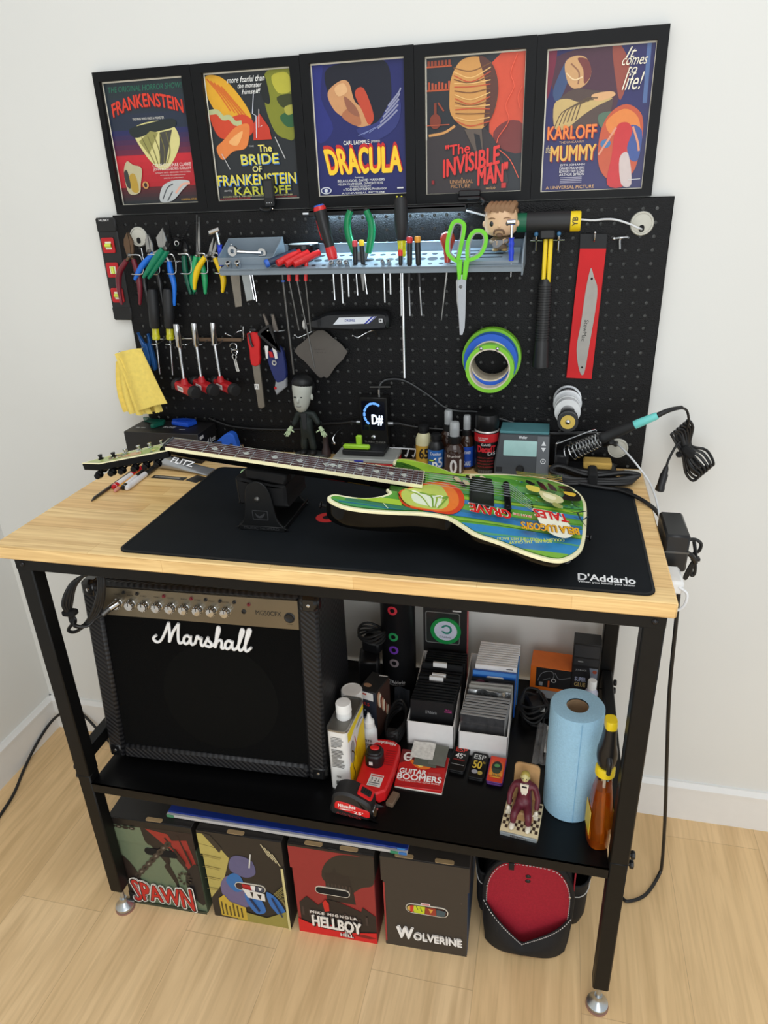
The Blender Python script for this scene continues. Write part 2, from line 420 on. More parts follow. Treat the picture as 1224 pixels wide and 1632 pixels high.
for x in (0.053, 1.2085):
    MB().box((x, 0.285, 0.995), (0.030, 0.47, 0.046), BLK, b=0.002).build('side_rail', wb)
    MB().box((x, 0.285, 0.506), (0.024, 0.485, 0.034), BLK, b=0.002).build('side_brace', wb)
for xa in (XL0, XR0):
    for ya in (0.007, 0.53):
        c = (xa + 0.0173, ya + 0.0173)
        lg = MB()
        lg.box((c[0], c[1], 0.738), (0.0346, 0.0346, 0.556), BLK, b=0.0025)
        lg.box((c[0], c[1], 0.269), (0.0330, 0.0330, 0.384), BLK, b=0.0025)
        lo = lg.build('leg', wb)
        ft = MB().lathe([(0.0, 0.0), (0.0215, 0.0), (0.0225, 0.003), (0.0225, 0.0095), (0.019, 0.0125), (0.010, 0.022), (0.0085, 0.026), (0.0085, 0.034), (0.0, 0.034)], ZINC, T(c[0], c[1], 0.003), 32)
        ft.cyl((c[0], c[1], 0.034), (c[0], c[1], 0.078), 0.0055, ZINC)
        fo = ft.build('levelling_foot', lo)
        MB().lathe([(0.024, 0), (0.024, 0.0035), (0.02, 0.004)], mat('felt_pad_brown', (150, 110, 95), 0.8), T(c[0], c[1], 0), 28).build('felt_pad', lo)
        sg = -1 if xa < 0.5 else 1
        for z in (0.472, 0.447):
            MB().lathe([(0.004, -0.004), (0.004, 0.004), (0.0075, 0.004), (0.0085, 0.006), (0.0085, 0.010), (0.007, 0.0115), (0, 0.0115)], PLB, T(c[0] + sg * 0.0173, c[1], z) @ RY(90 * sg), 12).build('knob', lo)
    MB().lathe([(0.0052, 0), (0.0052, 0.001), (0.0035, 0.003), (0.0, 0.0036)], mat('black_bolt', (46, 46, 48), 0.25, 0.7), T(xa + 0.0173, 0.0064, 1.0065) @ RX(90), 16).build('bolt', wb)
sh = MB().box((0.631, 0.2815, SH - 0.001), (XR0 - XL1, 0.549, 0.002), BLKG)
sh.box((0.631, 0.0085, SH - 0.0125), (XR0 - XL1, 0.003, 0.025), BLK).box((0.631, 0.5545, SH - 0.0125), (XR0 - XL1, 0.003, 0.025), BLK)
sh.build('lower_shelf', wb)
MB().box((0.631, 0.018, SH - 0.006), (0.09, 0.004, 0.01), BLK).build('shelf_bracket', wb) if False else None

# ------------------------------------------------------------------ pegboard
HAM = mat('black_hammertone', (9, 9, 11), 0.4, spec=0.28, var=0.3, vs=420, bump=0.55, bs=520)
PX0, PX1, PZ0, PZ1 = 0.0165, 1.2366, 1.000, 1.608
def build_pegboard():
    mb = MB(); hx = [0.0452 + k * 0.02582 for k in range(46)]; hz = [1.5872 - j * 0.02558 for j in range(23)]
    gx = [PX0] + [hx[0] - 0.01291 + k * 0.02582 for k in range(47)] + [PX1]; gz = [PZ1] + [hz[0] + 0.01279 - j * 0.02558 for j in range(24)] + [PZ0]
    V_ = []; F_ = []
    def quad(x0, z0, x1, z1):
        o = len(V_); V_.extend([(x0, PY, z0), (x1, PY, z0), (x1, PY, z1), (x0, PY, z1)]); F_.append((o, o + 1, o + 2, o + 3))
    hole_m = []
    for i in range(len(gx) - 1):
        for j in range(len(gz) - 1):
            x0, x1, z1, z0 = gx[i], gx[i + 1], gz[j], gz[j + 1]
            if i in (0, len(gx) - 2) or j in (0, len(gz) - 2): quad(x0, z0, x1, z1); continue
            cx, cz = (x0 + x1) / 2, (z0 + z1) / 2; hw = (x1 - x0) / 2; hh = (z1 - z0) / 2; r = 0.0035; o = len(V_)
            for a, b in ((1, 0), (1, 1), (0, 1), (-1, 1), (-1, 0), (-1, -1), (0, -1), (1, -1)): V_.append((cx + a * hw, PY, cz + b * hh))
            for k in range(8): V_.append((cx + r * math.cos(k * PI / 4), PY, cz + r * math.sin(k * PI / 4)))
            for k in range(8): V_.append((cx + r * math.cos(k * PI / 4), PY + 0.0016, cz + r * math.sin(k * PI / 4)))
            for k in range(8):
                l = (k + 1) % 8; F_.append((o + k, o + l, o + 8 + l, o + 8 + k)); F_.append((o + 8 + k, o + 8 + l, o + 16 + l, o + 16 + k))
    mb.add(V_, F_, HAM, None, False)
    e = 0.003
    mb.box(((PX0 + PX1) / 2, PY + e / 2, PZ1 - 0.0006), (PX1 - PX0, e, 0.0012), HAM).box(((PX0 + PX1) / 2, PY + e / 2, PZ0 + 0.0006), (PX1 - PX0, e, 0.0012), HAM)
    mb.box((PX0 + 0.0006, PY + e / 2, (PZ0 + PZ1) / 2), (0.0012, e, PZ1 - PZ0), HAM).box((PX1 - 0.0006, PY + e / 2, (PZ0 + PZ1) / 2), (0.0012, e, PZ1 - PZ0), HAM)
    return tag(mb.build('pegboard', recalc=False), 'wide black metal pegboard standing behind the workbench', 'pegboard')
build_pegboard()
# ------------------------------------------------------------------ work mat
MATC = mat('charcoal_rubber_mat', (24, 27, 30), 0.7, spec=0.12, var=0.06, vs=20, bump=0.08, bs=900)
t = thing('desk_mat', 'large black rubber work mat lying under the green guitar', 'mat', T(0.735, 0.232, HT))
mb = MB().prism(rrect(0.944, 0.436, 0.018, 6), 0, 0.003, MATC, b=0.0007); o = mb.build('mat', t)
mb = MB().ring(rrect(0.9435, 0.4355, 0.018, 6), rrect(0.935, 0.427, 0.0145, 6), 0.0028, 0.0036, mat('mat_stitched_edge', (20, 21, 23), 0.7)); mb.build('stitched_edge', t)
WHT = ink((238, 238, 238), 0.5)
mb = MB(); LM = T(-0.735, -0.232, 0.0032)
mb.text("D'Addario", WHT, LM, box=(1.0895, 0.0435, 1.1785, 0.0655), bold=0.035); mb.text('When you know you know', WHT, LM, box=(1.0890, 0.0335, 1.1770, 0.0415), bold=0.02)
for x, c in ((0.609, (196, 44, 44)), (0.660, (226, 176, 60)), (0.7115, (90, 160, 80)), (0.775, (60, 120, 110)), (0.83, (120, 70, 150)), (0.885, (90, 120, 190))):
    MB().ring(circ(0.0225, 32, x, 0.212), circ(0.009, 32, x, 0.212), 0.0, 0.0004, ink(c, 0.5), LM).build('printed_ring', t)
mb.build('printed_logo', t)

# ------------------------------------------------------------------ guitar
GM = frame((0.9687, 0.2061, 1.1221), (-0.98392974, -0.11135996, 0.13957515), (-0.10545905, 0.99321535, 0.04900671))
# local x towards the headstock, y towards the back of the bench, z out of the face  (right-handed check: x cross y)
GM = Matrix(GM)
if GM.col[2].z < 0:
    for r in range(3): GM[r][2] = -GM[r][2]
GM = GM @ S(0.966, 0.966, 0.966)
g = thing('electric_guitar', 'green comic-art electric guitar lying face up across the mat and cradle', 'guitar', T(0.98, 0.2, HT + 0.0036))
GREL = T(0.98, 0.2, HT + 0.0036)
BODY = [(0.3327, -0.1125), (0.3214, -0.1276), (0.297, -0.1395), (0.2645, -0.1414), (0.2319, -0.1372), (0.2005, -0.1311), (0.1679, -0.1235), (0.1359, -0.1208), (0.1136, -0.1257), (0.09, -0.1484), (0.0661, -0.17), (0.0252, -0.1867), (-0.0149, -0.2069), (-0.0442, -0.2165), (-0.0643, -0.2176), (-0.0781, -0.2118), (-0.0964, -0.1938), (-0.1121, -0.167), (-0.1225, -0.1278), (-0.1324, -0.0702), (-0.141, -0.0057), (-0.1417, 0.0262), (-0.1356, 0.0545), (-0.1235, 0.0761), (-0.1052, 0.0906), (-0.0701, 0.1044), (-0.0328, 0.1038), (0.0177, 0.0948), (0.0546, 0.0824), (0.0909, 0.0702), (0.1141, 0.0685), (0.1471, 0.0866), (0.1779, 0.0975), (0.2086, 0.1026), (0.2287, 0.0966), (0.2341, 0.0876), (0.2333, 0.0742), (0.2158, 0.0708), (0.1947, 0.061), (0.1793, 0.0495), (0.172, 0.0296), (0.1754, -0.032), (0.1975, -0.0445), (0.2327, -0.0451), (0.2281, -0.0589), (0.2316, -0.0676), (0.2456, -0.0825), (0.2669, -0.0941), (0.2927, -0.0975), (0.3226, -0.0968)]
BO = s2(BODY, 4)
GB = mat('guitar_black_gloss', (8, 8, 8), 0.12, spec=0.22)
CR = mat('cream_binding', (238, 232, 190), 0.3, coat=0.4)
def back_ring(dep, base):
    ins = inset(BO, 1.0); out = []
    for p, q in zip(BO if area2(BO) > 0 else BO[::-1], ins):
        n_ = Vector((q[0] - p[0], q[1] - p[1])); n_ = n_.normalized() if n_.length else n_
        k = max(0, min(1, (0.12 - p[0]) / 0.12)) * max(0, min(1, (-p[1] - 0.05) / 0.08)); d = base + dep * k * k * (3 - 2 * k)
        out.append((p[0] + n_.x * d, p[1] + n_.y * d))
    return out
mb = MB().loft([[(x, y, z) for x, y in back_ring(d, b)] for d, b, z in ((0, 0, -0.0055), (0.002, 0, -0.013), (0.013, 0, -0.024), (0.030, 0.001, -0.036), (0.040, 0.006, -0.043))], GB, GM); mb.build('body', g, GREL)
mb = MB().prism(BO, -0.0055, 0.0, CR, GM, b=0.0006); mb.build('binding', g, GREL)
class GArt(Art):
    def P(s, p): return p
ga = GArt(MB(), GM, 1, 1, 1, 1, 0.00012, 0.16); TOP = inset(BO, 0.0062)
def gclip(pts):
    return pts
def point_in(p):
    x, y = p; c = False; n = len(TOP); j = n - 1
    for i in range(n):
        if ((TOP[i][1] > y) != (TOP[j][1] > y)) and (x < (TOP[j][0] - TOP[i][0]) * (y - TOP[i][1]) / (TOP[j][1] - TOP[i][1]) + TOP[i][0]): c = not c
        j = i
    return c
ga.clip = lambda p: p
ga.poly(TOP, (96, 160, 62))
def stripe(y0, y1, c, x0=-0.139, x1=0.33, wob=0.004, ph=0.0):
    """horizontal colour band across the body, cut to the outline"""
    n = 110; up = []; run = []
    def flush(r):
        if len(r) > 1: ga.poly([a for a, b in r] + [b for a, b in r][::-1], c); ga.z -= ga.st
    for i in range(n + 1):
        x = x0 + (x1 - x0) * i / n; w_ = wob * math.sin(x * 22 + ph); lo, hi = y0 + w_, y1 + w_ * 0.6
        ys = []
        for j in range(len(TOP)):
            a, b = TOP[j - 1], TOP[j]
            if (a[0] > x) != (b[0] > x): ys.append(a[1] + (b[1] - a[1]) * (x - a[0]) / (b[0] - a[0]))
        ys.sort(); got = None
        for k in range(0, len(ys) - 1, 2):
            A, B_ = max(lo, ys[k] + 0.0004), min(hi, ys[k + 1] - 0.0004)
            if B_ > A + 0.0006 and (got is None or B_ - A > got[1] - got[0]): got = (A, B_)
        if got: run.append(((x, got[0]), (x, got[1])))
        else: flush(run); run = []
    flush(run); ga.up()
GRN = [((0.055, 0.104), (84, 150, 60)), ((0.07, 0.085), (120, 178, 70)), ((-0.06, -0.045), (66, 130, 180)), ((-0.04, -0.03), (150, 190, 60)), ((-0.085, -0.07), (110, 170, 70)), ((-0.10, -0.088), (60, 120, 150)), ((-0.118, -0.10), (60, 128, 186)), ((-0.13, -0.12), (140, 186, 66)), ((-0.20, -0.135), (58, 136, 190)), ((-0.165, -0.158), (90, 160, 120)), ((-0.2175, -0.196), (126, 178, 70)), ((-0.025, -0.012), (84, 150, 90)), ((0.02, 0.045), (110, 170, 100))]
for i, ((a, b), c) in enumerate(GRN): stripe(a, b, c, -0.14, 0.16, 0.004, i)
stripe(-0.142, -0.118, (70, 150, 90), 0.12, 0.33, 0.002, 1); stripe(-0.128, -0.122, (44, 110, 130), 0.17, 0.31, 0.002, 2); stripe(-0.118, -0.108, (60, 120, 90), 0.17, 0.3, 0.002); stripe(-0.105, -0.085, (166, 200, 60), 0.2, 0.34, 0.003); stripe(0.05, 0.104, (150, 190, 60), 0.08, 0.24, 0.003); stripe(0.09, 0.104, (172, 208, 70), 0.14, 0.24, 0.002)
# plain abstract pale and flame coloured blob where the cover art is busiest
ga.poly([(0.2099, -0.0581), (0.1934, -0.108), (0.1446, -0.1145), (0.1078, -0.1125), (0.0892, -0.0704), (0.095, -0.016), (0.1241, 0.0125), (0.160, 0.002), (0.19, -0.03)], (214, 70, 34), 5)
ga.poly([(0.207, -0.0581), (0.190, -0.104), (0.1446, -0.110), (0.114, -0.104), (0.099, -0.0704), (0.105, -0.022), (0.1281, 0.006), (0.158, -0.004), (0.188, -0.03)], (232, 120, 46), 5)
ga.poly([(0.205, -0.0581), (0.190, -0.1), (0.1446, -0.106), (0.124, -0.095), (0.117, -0.068), (0.124, -0.03), (0.1381, -0.004), (0.158, -0.008), (0.188, -0.034)], (190, 204, 96), 5)
ga.poly([(0.186, -0.06), (0.176, -0.09), (0.14, -0.094), (0.13, -0.068), (0.146, -0.052), (0.17, -0.05)], (228, 236, 208), 5)
for k in range(6): ga.line([(0.200 - 0.014 * k, -0.040 - 0.004 * k), (0.170 - 0.010 * k, -0.060 + 0.002 * k), (0.150 - 0.003 * k, -0.100)], lambda u_: 0.006 * (1 - .7 * u_), ((150, 176, 70), (236, 240, 214), (120, 160, 60))[k % 3], 4)
ga.line([(0.212, -0.06), (0.2, -0.09), (0.185, -0.108)], 0.0016, (30, 44, 20), 4); ga.line([(0.232, -0.112), (0.222, -0.128)], 0.0016, (220, 236, 190))
random.seed(3)
for k in range(9):
    x, y = 0.108 - 0.0065 * k + random.uniform(-.003, .003), 0.026 + random.uniform(-0.014, 0.026); ga.poly([(x + 0.007 * math.cos(t_), y + 0.011 * math.sin(t_ + .5)) for t_ in (0, 1.1, 2.3, 3.2, 4.4, 5.3)], random.choice([(226, 206, 170), (44, 36, 32), (206, 190, 150)]), 3)
ga.poly([(0.118, 0.004), (0.122, 0.05), (0.08, 0.062), (0.05, 0.06), (0.06, 0.05), (0.09, 0.04), (0.106, 0.01)], (40, 38, 34), 3) if False else None
for k in range(60):
    x, y = random.uniform(-0.128, -0.005), random.uniform(-0.035, 0.06); r_ = random.uniform(0.0016, 0.0036)
    if point_in((x - .004, y)) and point_in((x, y + .004)): ga.ell(x, y, r_, r_ * .6, random.choice([(70, 140, 110), (150, 206, 150), (40, 90, 90)]), random.uniform(0, 180), 7)
for P_, c in (([(-0.049, 0.056), (-0.055, 0.03), (-0.067, 0.018), (-0.062, 0.046)], (26, 26, 26)), ([(-0.07, 0.052), (-0.080, 0.046), (-0.086, 0.022), (-0.074, 0.026)], (26, 26, 26)), ([(-0.089, 0.046), (-0.112, 0.05), (-0.118, 0.03), (-0.098, 0.034)], (40, 40, 30)), ([(-0.1, 0.03), (-0.124, 0.028), (-0.128, -0.004), (-0.11, -0.012), (-0.092, -0.01), (-0.098, 0.01)], (34, 30, 26)), ([(-0.098, 0.024), (-0.120, 0.022), (-0.116, 0.008), (-0.102, 0.012)], (226, 186, 64)), ([(-0.028, 0.03), (-0.052, 0.026), (-0.048, 0.004), (-0.03, 0.01)], (222, 206, 90)), ([(-0.052, 0.012), (-0.088, 0.0), (-0.092, -0.024), (-0.07, -0.034), (-0.055, -0.02)], (206, 206, 150)), ([(-0.058, 0.004), (-0.08, -0.006), (-0.076, -0.02), (-0.06, -0.012)], (236, 232, 190)), ([(-0.075, -0.03), (-0.09, -0.04), (-0.084, -0.052), (-0.072, -0.044)], (150, 160, 90)), ([(-0.03, 0.052), (-0.044, 0.04), (-0.04, 0.03), (-0.028, 0.04)], (30, 30, 28))): ga.poly(P_, c, 4)
ga.ell(-0.072, -0.125, 0.036, 0.048, (240, 236, 206), 20) if False else ga.poly([(-0.045, -0.075), (-0.04, -0.11), (-0.055, -0.15), (-0.08, -0.163), (-0.098, -0.14), (-0.09, -0.10), (-0.07, -0.075)], (238, 236, 214), 5)
for L_ in ([(-0.13, -0.05), (-0.112, -0.06), (-0.098, -0.058)], [(-0.132, -0.07), (-0.12, -0.085), (-0.105, -0.08)], [(-0.114, -0.062), (-0.117, -0.09), (-0.123, -0.11)], [(-0.12, -0.04), (-0.112, -0.034), (-0.108, -0.02)]): ga.line(L_, lambda u_: 0.0034 * (1 - u_ * .7), (46, 60, 60), 4)
GT = GM @ T(0, 0, 0.0002)
def gtext(s_, x0, x1, y0, y1, c, sh=None, slant=0.0, **k):
    """x0 = reading start (tail side), reads towards the headstock, top of letters towards the viewer; y0 top, y1 bottom"""
    m_ = GM @ Matrix(((1, 0, 0, x0), (0, -1, 0, y1), (0, 0, 1, 0), (0, 0, 0, 1)))
    w_, h_ = x1 - x0, y1 - y0
    for d, cc in ((((0.001, -0.0012), sh),) if sh else ()) + (((0, 0), c),):
        ga.z += 0.00012; ga.mb.text(s_, ink(cc, 0.2), m_, box=(d[0], -0 + d[1], w_ + d[0], h_ + d[1]), z=ga.z, warp=(lambda al, be, X, Y: (X, Y - slant * al)) if slant else None, **k)
gtext('TALES', -0.0945, -0.034, -0.105, -0.076, (206, 36, 34), (240, 236, 226), 0.006, bold=0.05, shear=-0.2)
gtext('FROM THE', -0.029, 0.003, -0.1085, -0.1, (206, 36, 34), (240, 236, 226), 0.002, bold=0.02)
gtext('GRAVE', 0.0085, 0.081, -0.1235, -0.093, (206, 36, 34), (240, 236, 226), 0.008, bold=0.05, shear=-0.2)
gtext("BELA LUGOSI'S", -0.107, -0.009, -0.1475, -0.1225, (226, 168, 40), (120, 60, 20), -0.006, bold=0.04)
gtext('BEWARE, THE GRAVE', -0.056, 0.0145, -0.188, -0.177, (206, 216, 80), None, -0.024, bold=0.02)
gtext("COULDN'T HOLD HIM! HE'S BACK!", -0.078, 0.034, -0.178, -0.169, (206, 216, 80), None, -0.027, bold=0.02)
for k in range(3): gtext(('TERRIFYING STORIES', 'OF THE DEAD AND', 'THE UNDYING')[k], -0.100 + 0.008 * k, -0.008 - 0.003 * k, 0.064 + 0.008 * k, 0.0695 + 0.008 * k, (186, 150, 70), (60, 40, 20), 0, bold=0.02) if False else None
for k in range(3): stripe(0.064 + 0.0075 * k, 0.0675 + 0.0075 * k, (176, 140, 70), -0.1, -0.01, 0.0006)
for k in [q for q in range(34) if point_in((-0.0124 - 0.0026 * q, 0.0845))]: ga.poly([(-0.012 - 0.0026 * k, 0.0635), (-0.0128 - 0.0026 * k, 0.0635), (-0.0128 - 0.0026 * k, 0.0835), (-0.012 - 0.0026 * k, 0.0835)], (84, 130, 56))
ga.ell(0.1596, 0.0671, 0.008, 0.006, (30, 44, 20)); ga.ell(0.1596, 0.0671, 0.005, 0.0034, (170, 200, 80))
ga.mb.build('printed_top', g, GREL, recalc=False)
# neck and fretboard
EB = mat('rosewood_fretboard', (72, 42, 38), 0.4, var=0.2, vs=200)
NUT = 0.666; n0, n1 = 0.0302, 0.0222; XE = 0.1705
fb = MB()
def fw(x): return n0 + (n1 - n0) * (x - XE) / (NUT - XE)
fb.prism([(XE, -fw(XE)), (NUT, -n1), (NUT, n1), (XE, fw(XE))], 0.0055, 0.0112, EB, GM); fb.build('fretboard', g, GREL)
nk = MB(); rings = []
for x in (0.20, 0.26, 0.3, 0.45, NUT - 0.01, NUT + 0.012):
    ww = fw(min(x, NUT)); dp = -0.030 if x < 0.24 else (-0.018 + (x - .3) * 0.012)
    rings.append([GM @ Vector((x, ww * math.cos(a_), 0.0054 + (dp - 0.0054) * math.sin(a_))) for a_ in [PI * k / 12 for k in range(13)]])
nk.loft(rings, GB); nk.build('neck', g, GREL)
bd = MB()
for sg in (-1, 1):
    a_, b_ = (XE, sg * (fw(XE) + 0.0008)), (NUT, sg * (n1 + 0.0008))
    bd.prism([(a_[0], a_[1] - .0008), (b_[0], b_[1] - .0008), (b_[0], b_[1] + .0008), (a_[0], a_[1] + .0008)], 0.0045, 0.0113, CR, GM)
bd.prism([(XE - 0.0016, -fw(XE) - .0016), (XE, -fw(XE) - .0016), (XE, fw(XE) + .0016), (XE - 0.0016, fw(XE) + .0016)], 0.0045, 0.0113, CR, GM)
bd.build('fretboard_binding', g, GREL)
SL = 0.661
for k in range(1, 25):
    x = NUT - SL * (1 - 2 ** (-k / 12)); ww = fw(x)
    if x > XE: MB().box((x, 0, 0.0116), (0.0018, ww * 2, 0.0014), CHROME, GM, b=0.0005).build('fret', g, GREL)
PEARL = mat('pearl_inlay', (196, 200, 190), 0.25)
for k in (3, 5, 7, 9, 12, 15, 17, 19, 21):
    x = NUT - SL * (1 - 2 ** (-(k - .5) / 12)); 
    for j in range(3 if k == 12 else 1):
        dx = (j - 1) * 0.012 if k == 12 else 0
        MB().prism([(x + dx - 0.008, 0.0), (x + dx - 0.002, 0.007), (x + dx + 0.004, 0.003), (x + dx + 0.008, 0.004), (x + dx + 0.004, -0.003), (x + dx - 0.002, -0.008)], 0.0111, 0.01135, PEARL, GM).build('inlay', g, GREL)
MB().box((NUT + 0.003, 0, 0.0105), (0.005, 2 * n1, 0.008), mat('black_nut', (30, 30, 32), 0.3), GM, b=0.0008).build('nut', g, GREL)
a15 = math.radians(15)
HM = GM @ T(NUT, 0, 0.004) @ Matrix(((math.cos(a15), 0, math.sin(a15), 0), (0, 1, 0, 0), (-math.sin(a15), 0, math.cos(a15), 0), (0, 0, 0, 1)))
HEAD = [(-0.004, -0.0235), (0.02, -0.0290), (0.125, -0.0536), (0.1685, -0.0400), (0.1363, -0.0233), (0.0907, -0.0046), (0.0417, 0.0110), (0.018, 0.021), (-0.004, 0.0225)]
hd = MB().prism(HEAD, -0.0155, -0.0018, GB, HM, b=0.001); hd.prism(HEAD, -0.0018, 0.0, CR, HM); ha = GArt(hd, HM, 1, 1, 1, 1, 0.00012, 0.2); ha.clip = lambda p: p
hi = inset(HEAD, 0.0024); ha.poly(hi, (176, 186, 120)); ha.poly([(0.02, -0.02), (0.06, -0.034), (0.055, -0.01), (0.03, 0.004)], (140, 160, 70), 3); ha.poly([(0.05, -0.028), (0.085, -0.036), (0.08, -0.018), (0.06, -0.012)], (196, 150, 100), 3); ha.poly([(0.085, -0.03), (0.11, -0.04), (0.112, -0.026), (0.095, -0.018)], (120, 90, 60), 3)
for k in range(16): ha.ell(random.uniform(0.02, 0.12), random.uniform(-0.034, -0.016), 0.004, 0.0025, random.choice([(210, 214, 170), (90, 110, 50), (220, 206, 110)]), random.uniform(0, 90), 8)
hd.build('headstock', g, GREL)
TUN = mat('black_tuner', (22, 22, 24), 0.2, 0.6)
for x, y in ((0.1321, -0.0303), (0.1069, -0.0260), (0.0882, -0.0120), (0.0638, -0.0030), (0.0429, 0.0040), (0.0208, 0.0120)):
    tn = MB().lathe([(0.0056, 0), (0.0056, 0.0012), (0.0042, 0.002), (0.003, 0.0025), (0.003, 0.006), (0.0042, 0.0064), (0.0042, 0.009), (0, 0.0095)], TUN if x > 0.1 else CHROME, HM @ T(x, y, 0), 14)
    yb = -0.018 - 0.232 * x
    tn.cyl((x, y, -0.0225), (x, yb - 0.004, -0.0225), 0.0022, TUN, 8, t=HM); tn.box((x, y - 0.002, -0.0205), (0.013, 0.014, 0.010), TUN, HM, b=0.002)
    tn.build('tuner_post', g, GREL)
    tb = MB().lathe([(0.004, -0.001), (0.0075, 0.0015), (0.0078, 0.006), (0.0055, 0.0095), (0.0052, 0.012), (0.006, 0.0138), (0.0, 0.0145)], TUN, HM @ T(x, yb - 0.001, -0.0225) @ RX(90), 14); tb.build('tuner_button', g, GREL)
# pickup, bridge, strings
pk = MB().prism(rrect(0.040, 0.118, 0.004, 4, 0.057, -0.012), 0, 0.0085, mat('black_pickup', (18, 18, 19), 0.28), GM, b=0.0012)
pk.prism(rrect(0.046, 0.090, 0.003, 3, 0.057, -0.012), 0, 0.004, mat('black_pickup', (18, 18, 19), 0.28), GM, b=0.0008)
pk.build('pickup', g, GREL)
br = MB(); BRM = mat('black_bridge', (22, 22, 23), 0.22, 0.7)
br.box((0.0105, -0.0205, 0.0075), (0.0125, 0.094, 0.0095), BRM, GM, b=0.002)
for y in (0.032, -0.074): br.lathe([(0.0085, 0), (0.0085, 0.002), (0.0062, 0.003), (0.0062, 0.0105), (0.004, 0.012), (0, 0.012)], BRM, GM @ T(0.0105, y, 0), 16)
br.build('bridge', g, GREL)
for k in range(6):
    f = (k - 2.5) / 2.5; yb = f * 0.0262 - 0.003; yn = f * 0.0175; yf = -0.0330 + f * 0.0215
    st = MB().tube([(-0.0370 + f * 0.001, yf, 0.0008), (0.0045, yb, 0.0128)], 0.00055, CHROME, 6, t=GM); st.tube([(0.0045, yb, 0.0128), (NUT + 0.002, yn, 0.0144), (NUT + 0.012, yn * .98, 0.0095)], 0.00045, CHROME, 6, t=GM)
    st.lathe([(0.0022, 0), (0.0022, 0.0012), (0.0012, 0.0016)], BRM, GM @ T(-0.0370 + f * 0.001, yf, 0.0003), 12)
    st.build('string', g, GREL)
for p, d in (((-0.133, -0.075, -0.024), (-1, -0.15, 0)), ((0.334, -0.105, -0.022), (1, 0.1, 0))):
    MB().lathe([(0.0035, 0), (0.003, 0.004), (0.003, 0.008), (0.0065, 0.010), (0.0065, 0.0118), (0, 0.0125)], TUN, GM @ along(p, Vector(p) + Vector(d)), 14).build('strap_button', g, GREL)

# ------------------------------------------------------------------ neck cradle
cm = T(0.502, 0.205, HT + 0.003); CP = mat('cradle_black_plastic', (15, 16, 17), 0.42, spec=0.3, bump=0.06, bs=900)
c = thing('neck_cradle', 'black guitar neck cradle standing on the mat under the neck', 'cradle', cm)
def side_plate(): return s2([(-0.046, 0.004), (-0.046, 0.008), (-0.034, 0.026), (-0.027, 0.075), (-0.021, 0.092), (-0.008, 0.101), (0.007, 0.1), (0.018, 0.09), (0.025, 0.07), (0.032, 0.026), (0.046, 0.008), (0.046, 0.004)], 3, True)
for y in (-0.064, 0.062):
    MB().prism(side_plate(), 0, 0.006, CP, T(0, y, 0) @ FRONT, b=0.0012).build('side_plate', c)
mb = MB().box((0, 0, 0.003), (0.094, 0.138, 0.006), CP, b=0.0015)
for s_ in (-1, 1): mb.box((s_ * 0.0455, 0, 0.006), (0.004, 0.136, 0.010), CP, b=0.001)
mb.box((0, -0.0695, 0.005), (0.094, 0.003, 0.010), CP, b=0.001)
mb.build('base', c)
pd = MB()
sec = [(-0.049, 0.056), (-0.045, 0.05), (0.045, 0.048), (0.05, 0.056), (0.05, 0.087), (0.046, 0.094), (0.026, 0.0935), (0.0, 0.098), (-0.026, 0.101), (-0.046, 0.1055), (-0.051, 0.098)]
pd.prism(s2(sec, 2), 0, 0.112, mat('cradle_rubber_pad', (18, 18, 19), 0.6, spec=0.25), T(0, 0.056, -0.004) @ FRONT @ S(1, 1, 1), b=0.005)
pd.box((-0.002, -0.040, 0.108), (0.082, 0.034, 0.023), mat('cradle_rubber_pad', (18, 18, 19)), RY(8), b=0.004); pd.build('neck_rest', c)
MB().lathe([(0.0058, 0), (0.005, 0.002), (0.0026, 0.0035), (0, 0.0038)], DSTEEL, T(-0.003, -0.070, 0.066) @ RX(90), 16).build('pivot_screw', c)
mb = MB(); LT = T(0.0, -0.0701, 0.0) @ FRONT
EMB = ink((44, 45, 47), 0.5)
mb.ring(rrect(0.032, 0.02, 0.002, 2, 0, 0.033), rrect(0.029, 0.017, 0.001, 2, 0, 0.033), 0, 0.0006, EMB, LT); mb.prism(s2([(-0.01, 0.037), (-0.002, 0.031), (0.01, 0.038), (0.004, 0.028), (-0.006, 0.028)], 3), 0, 0.0006, EMB, LT); mb.text('MUSIC NOMAD', EMB, T(0.0, -0.0712, 0.0) @ FRONT, box=(-0.036, 0.003, 0.036, 0.0085), bold=0.03, z=0.0002)
mb.build('embossed_logo', c)
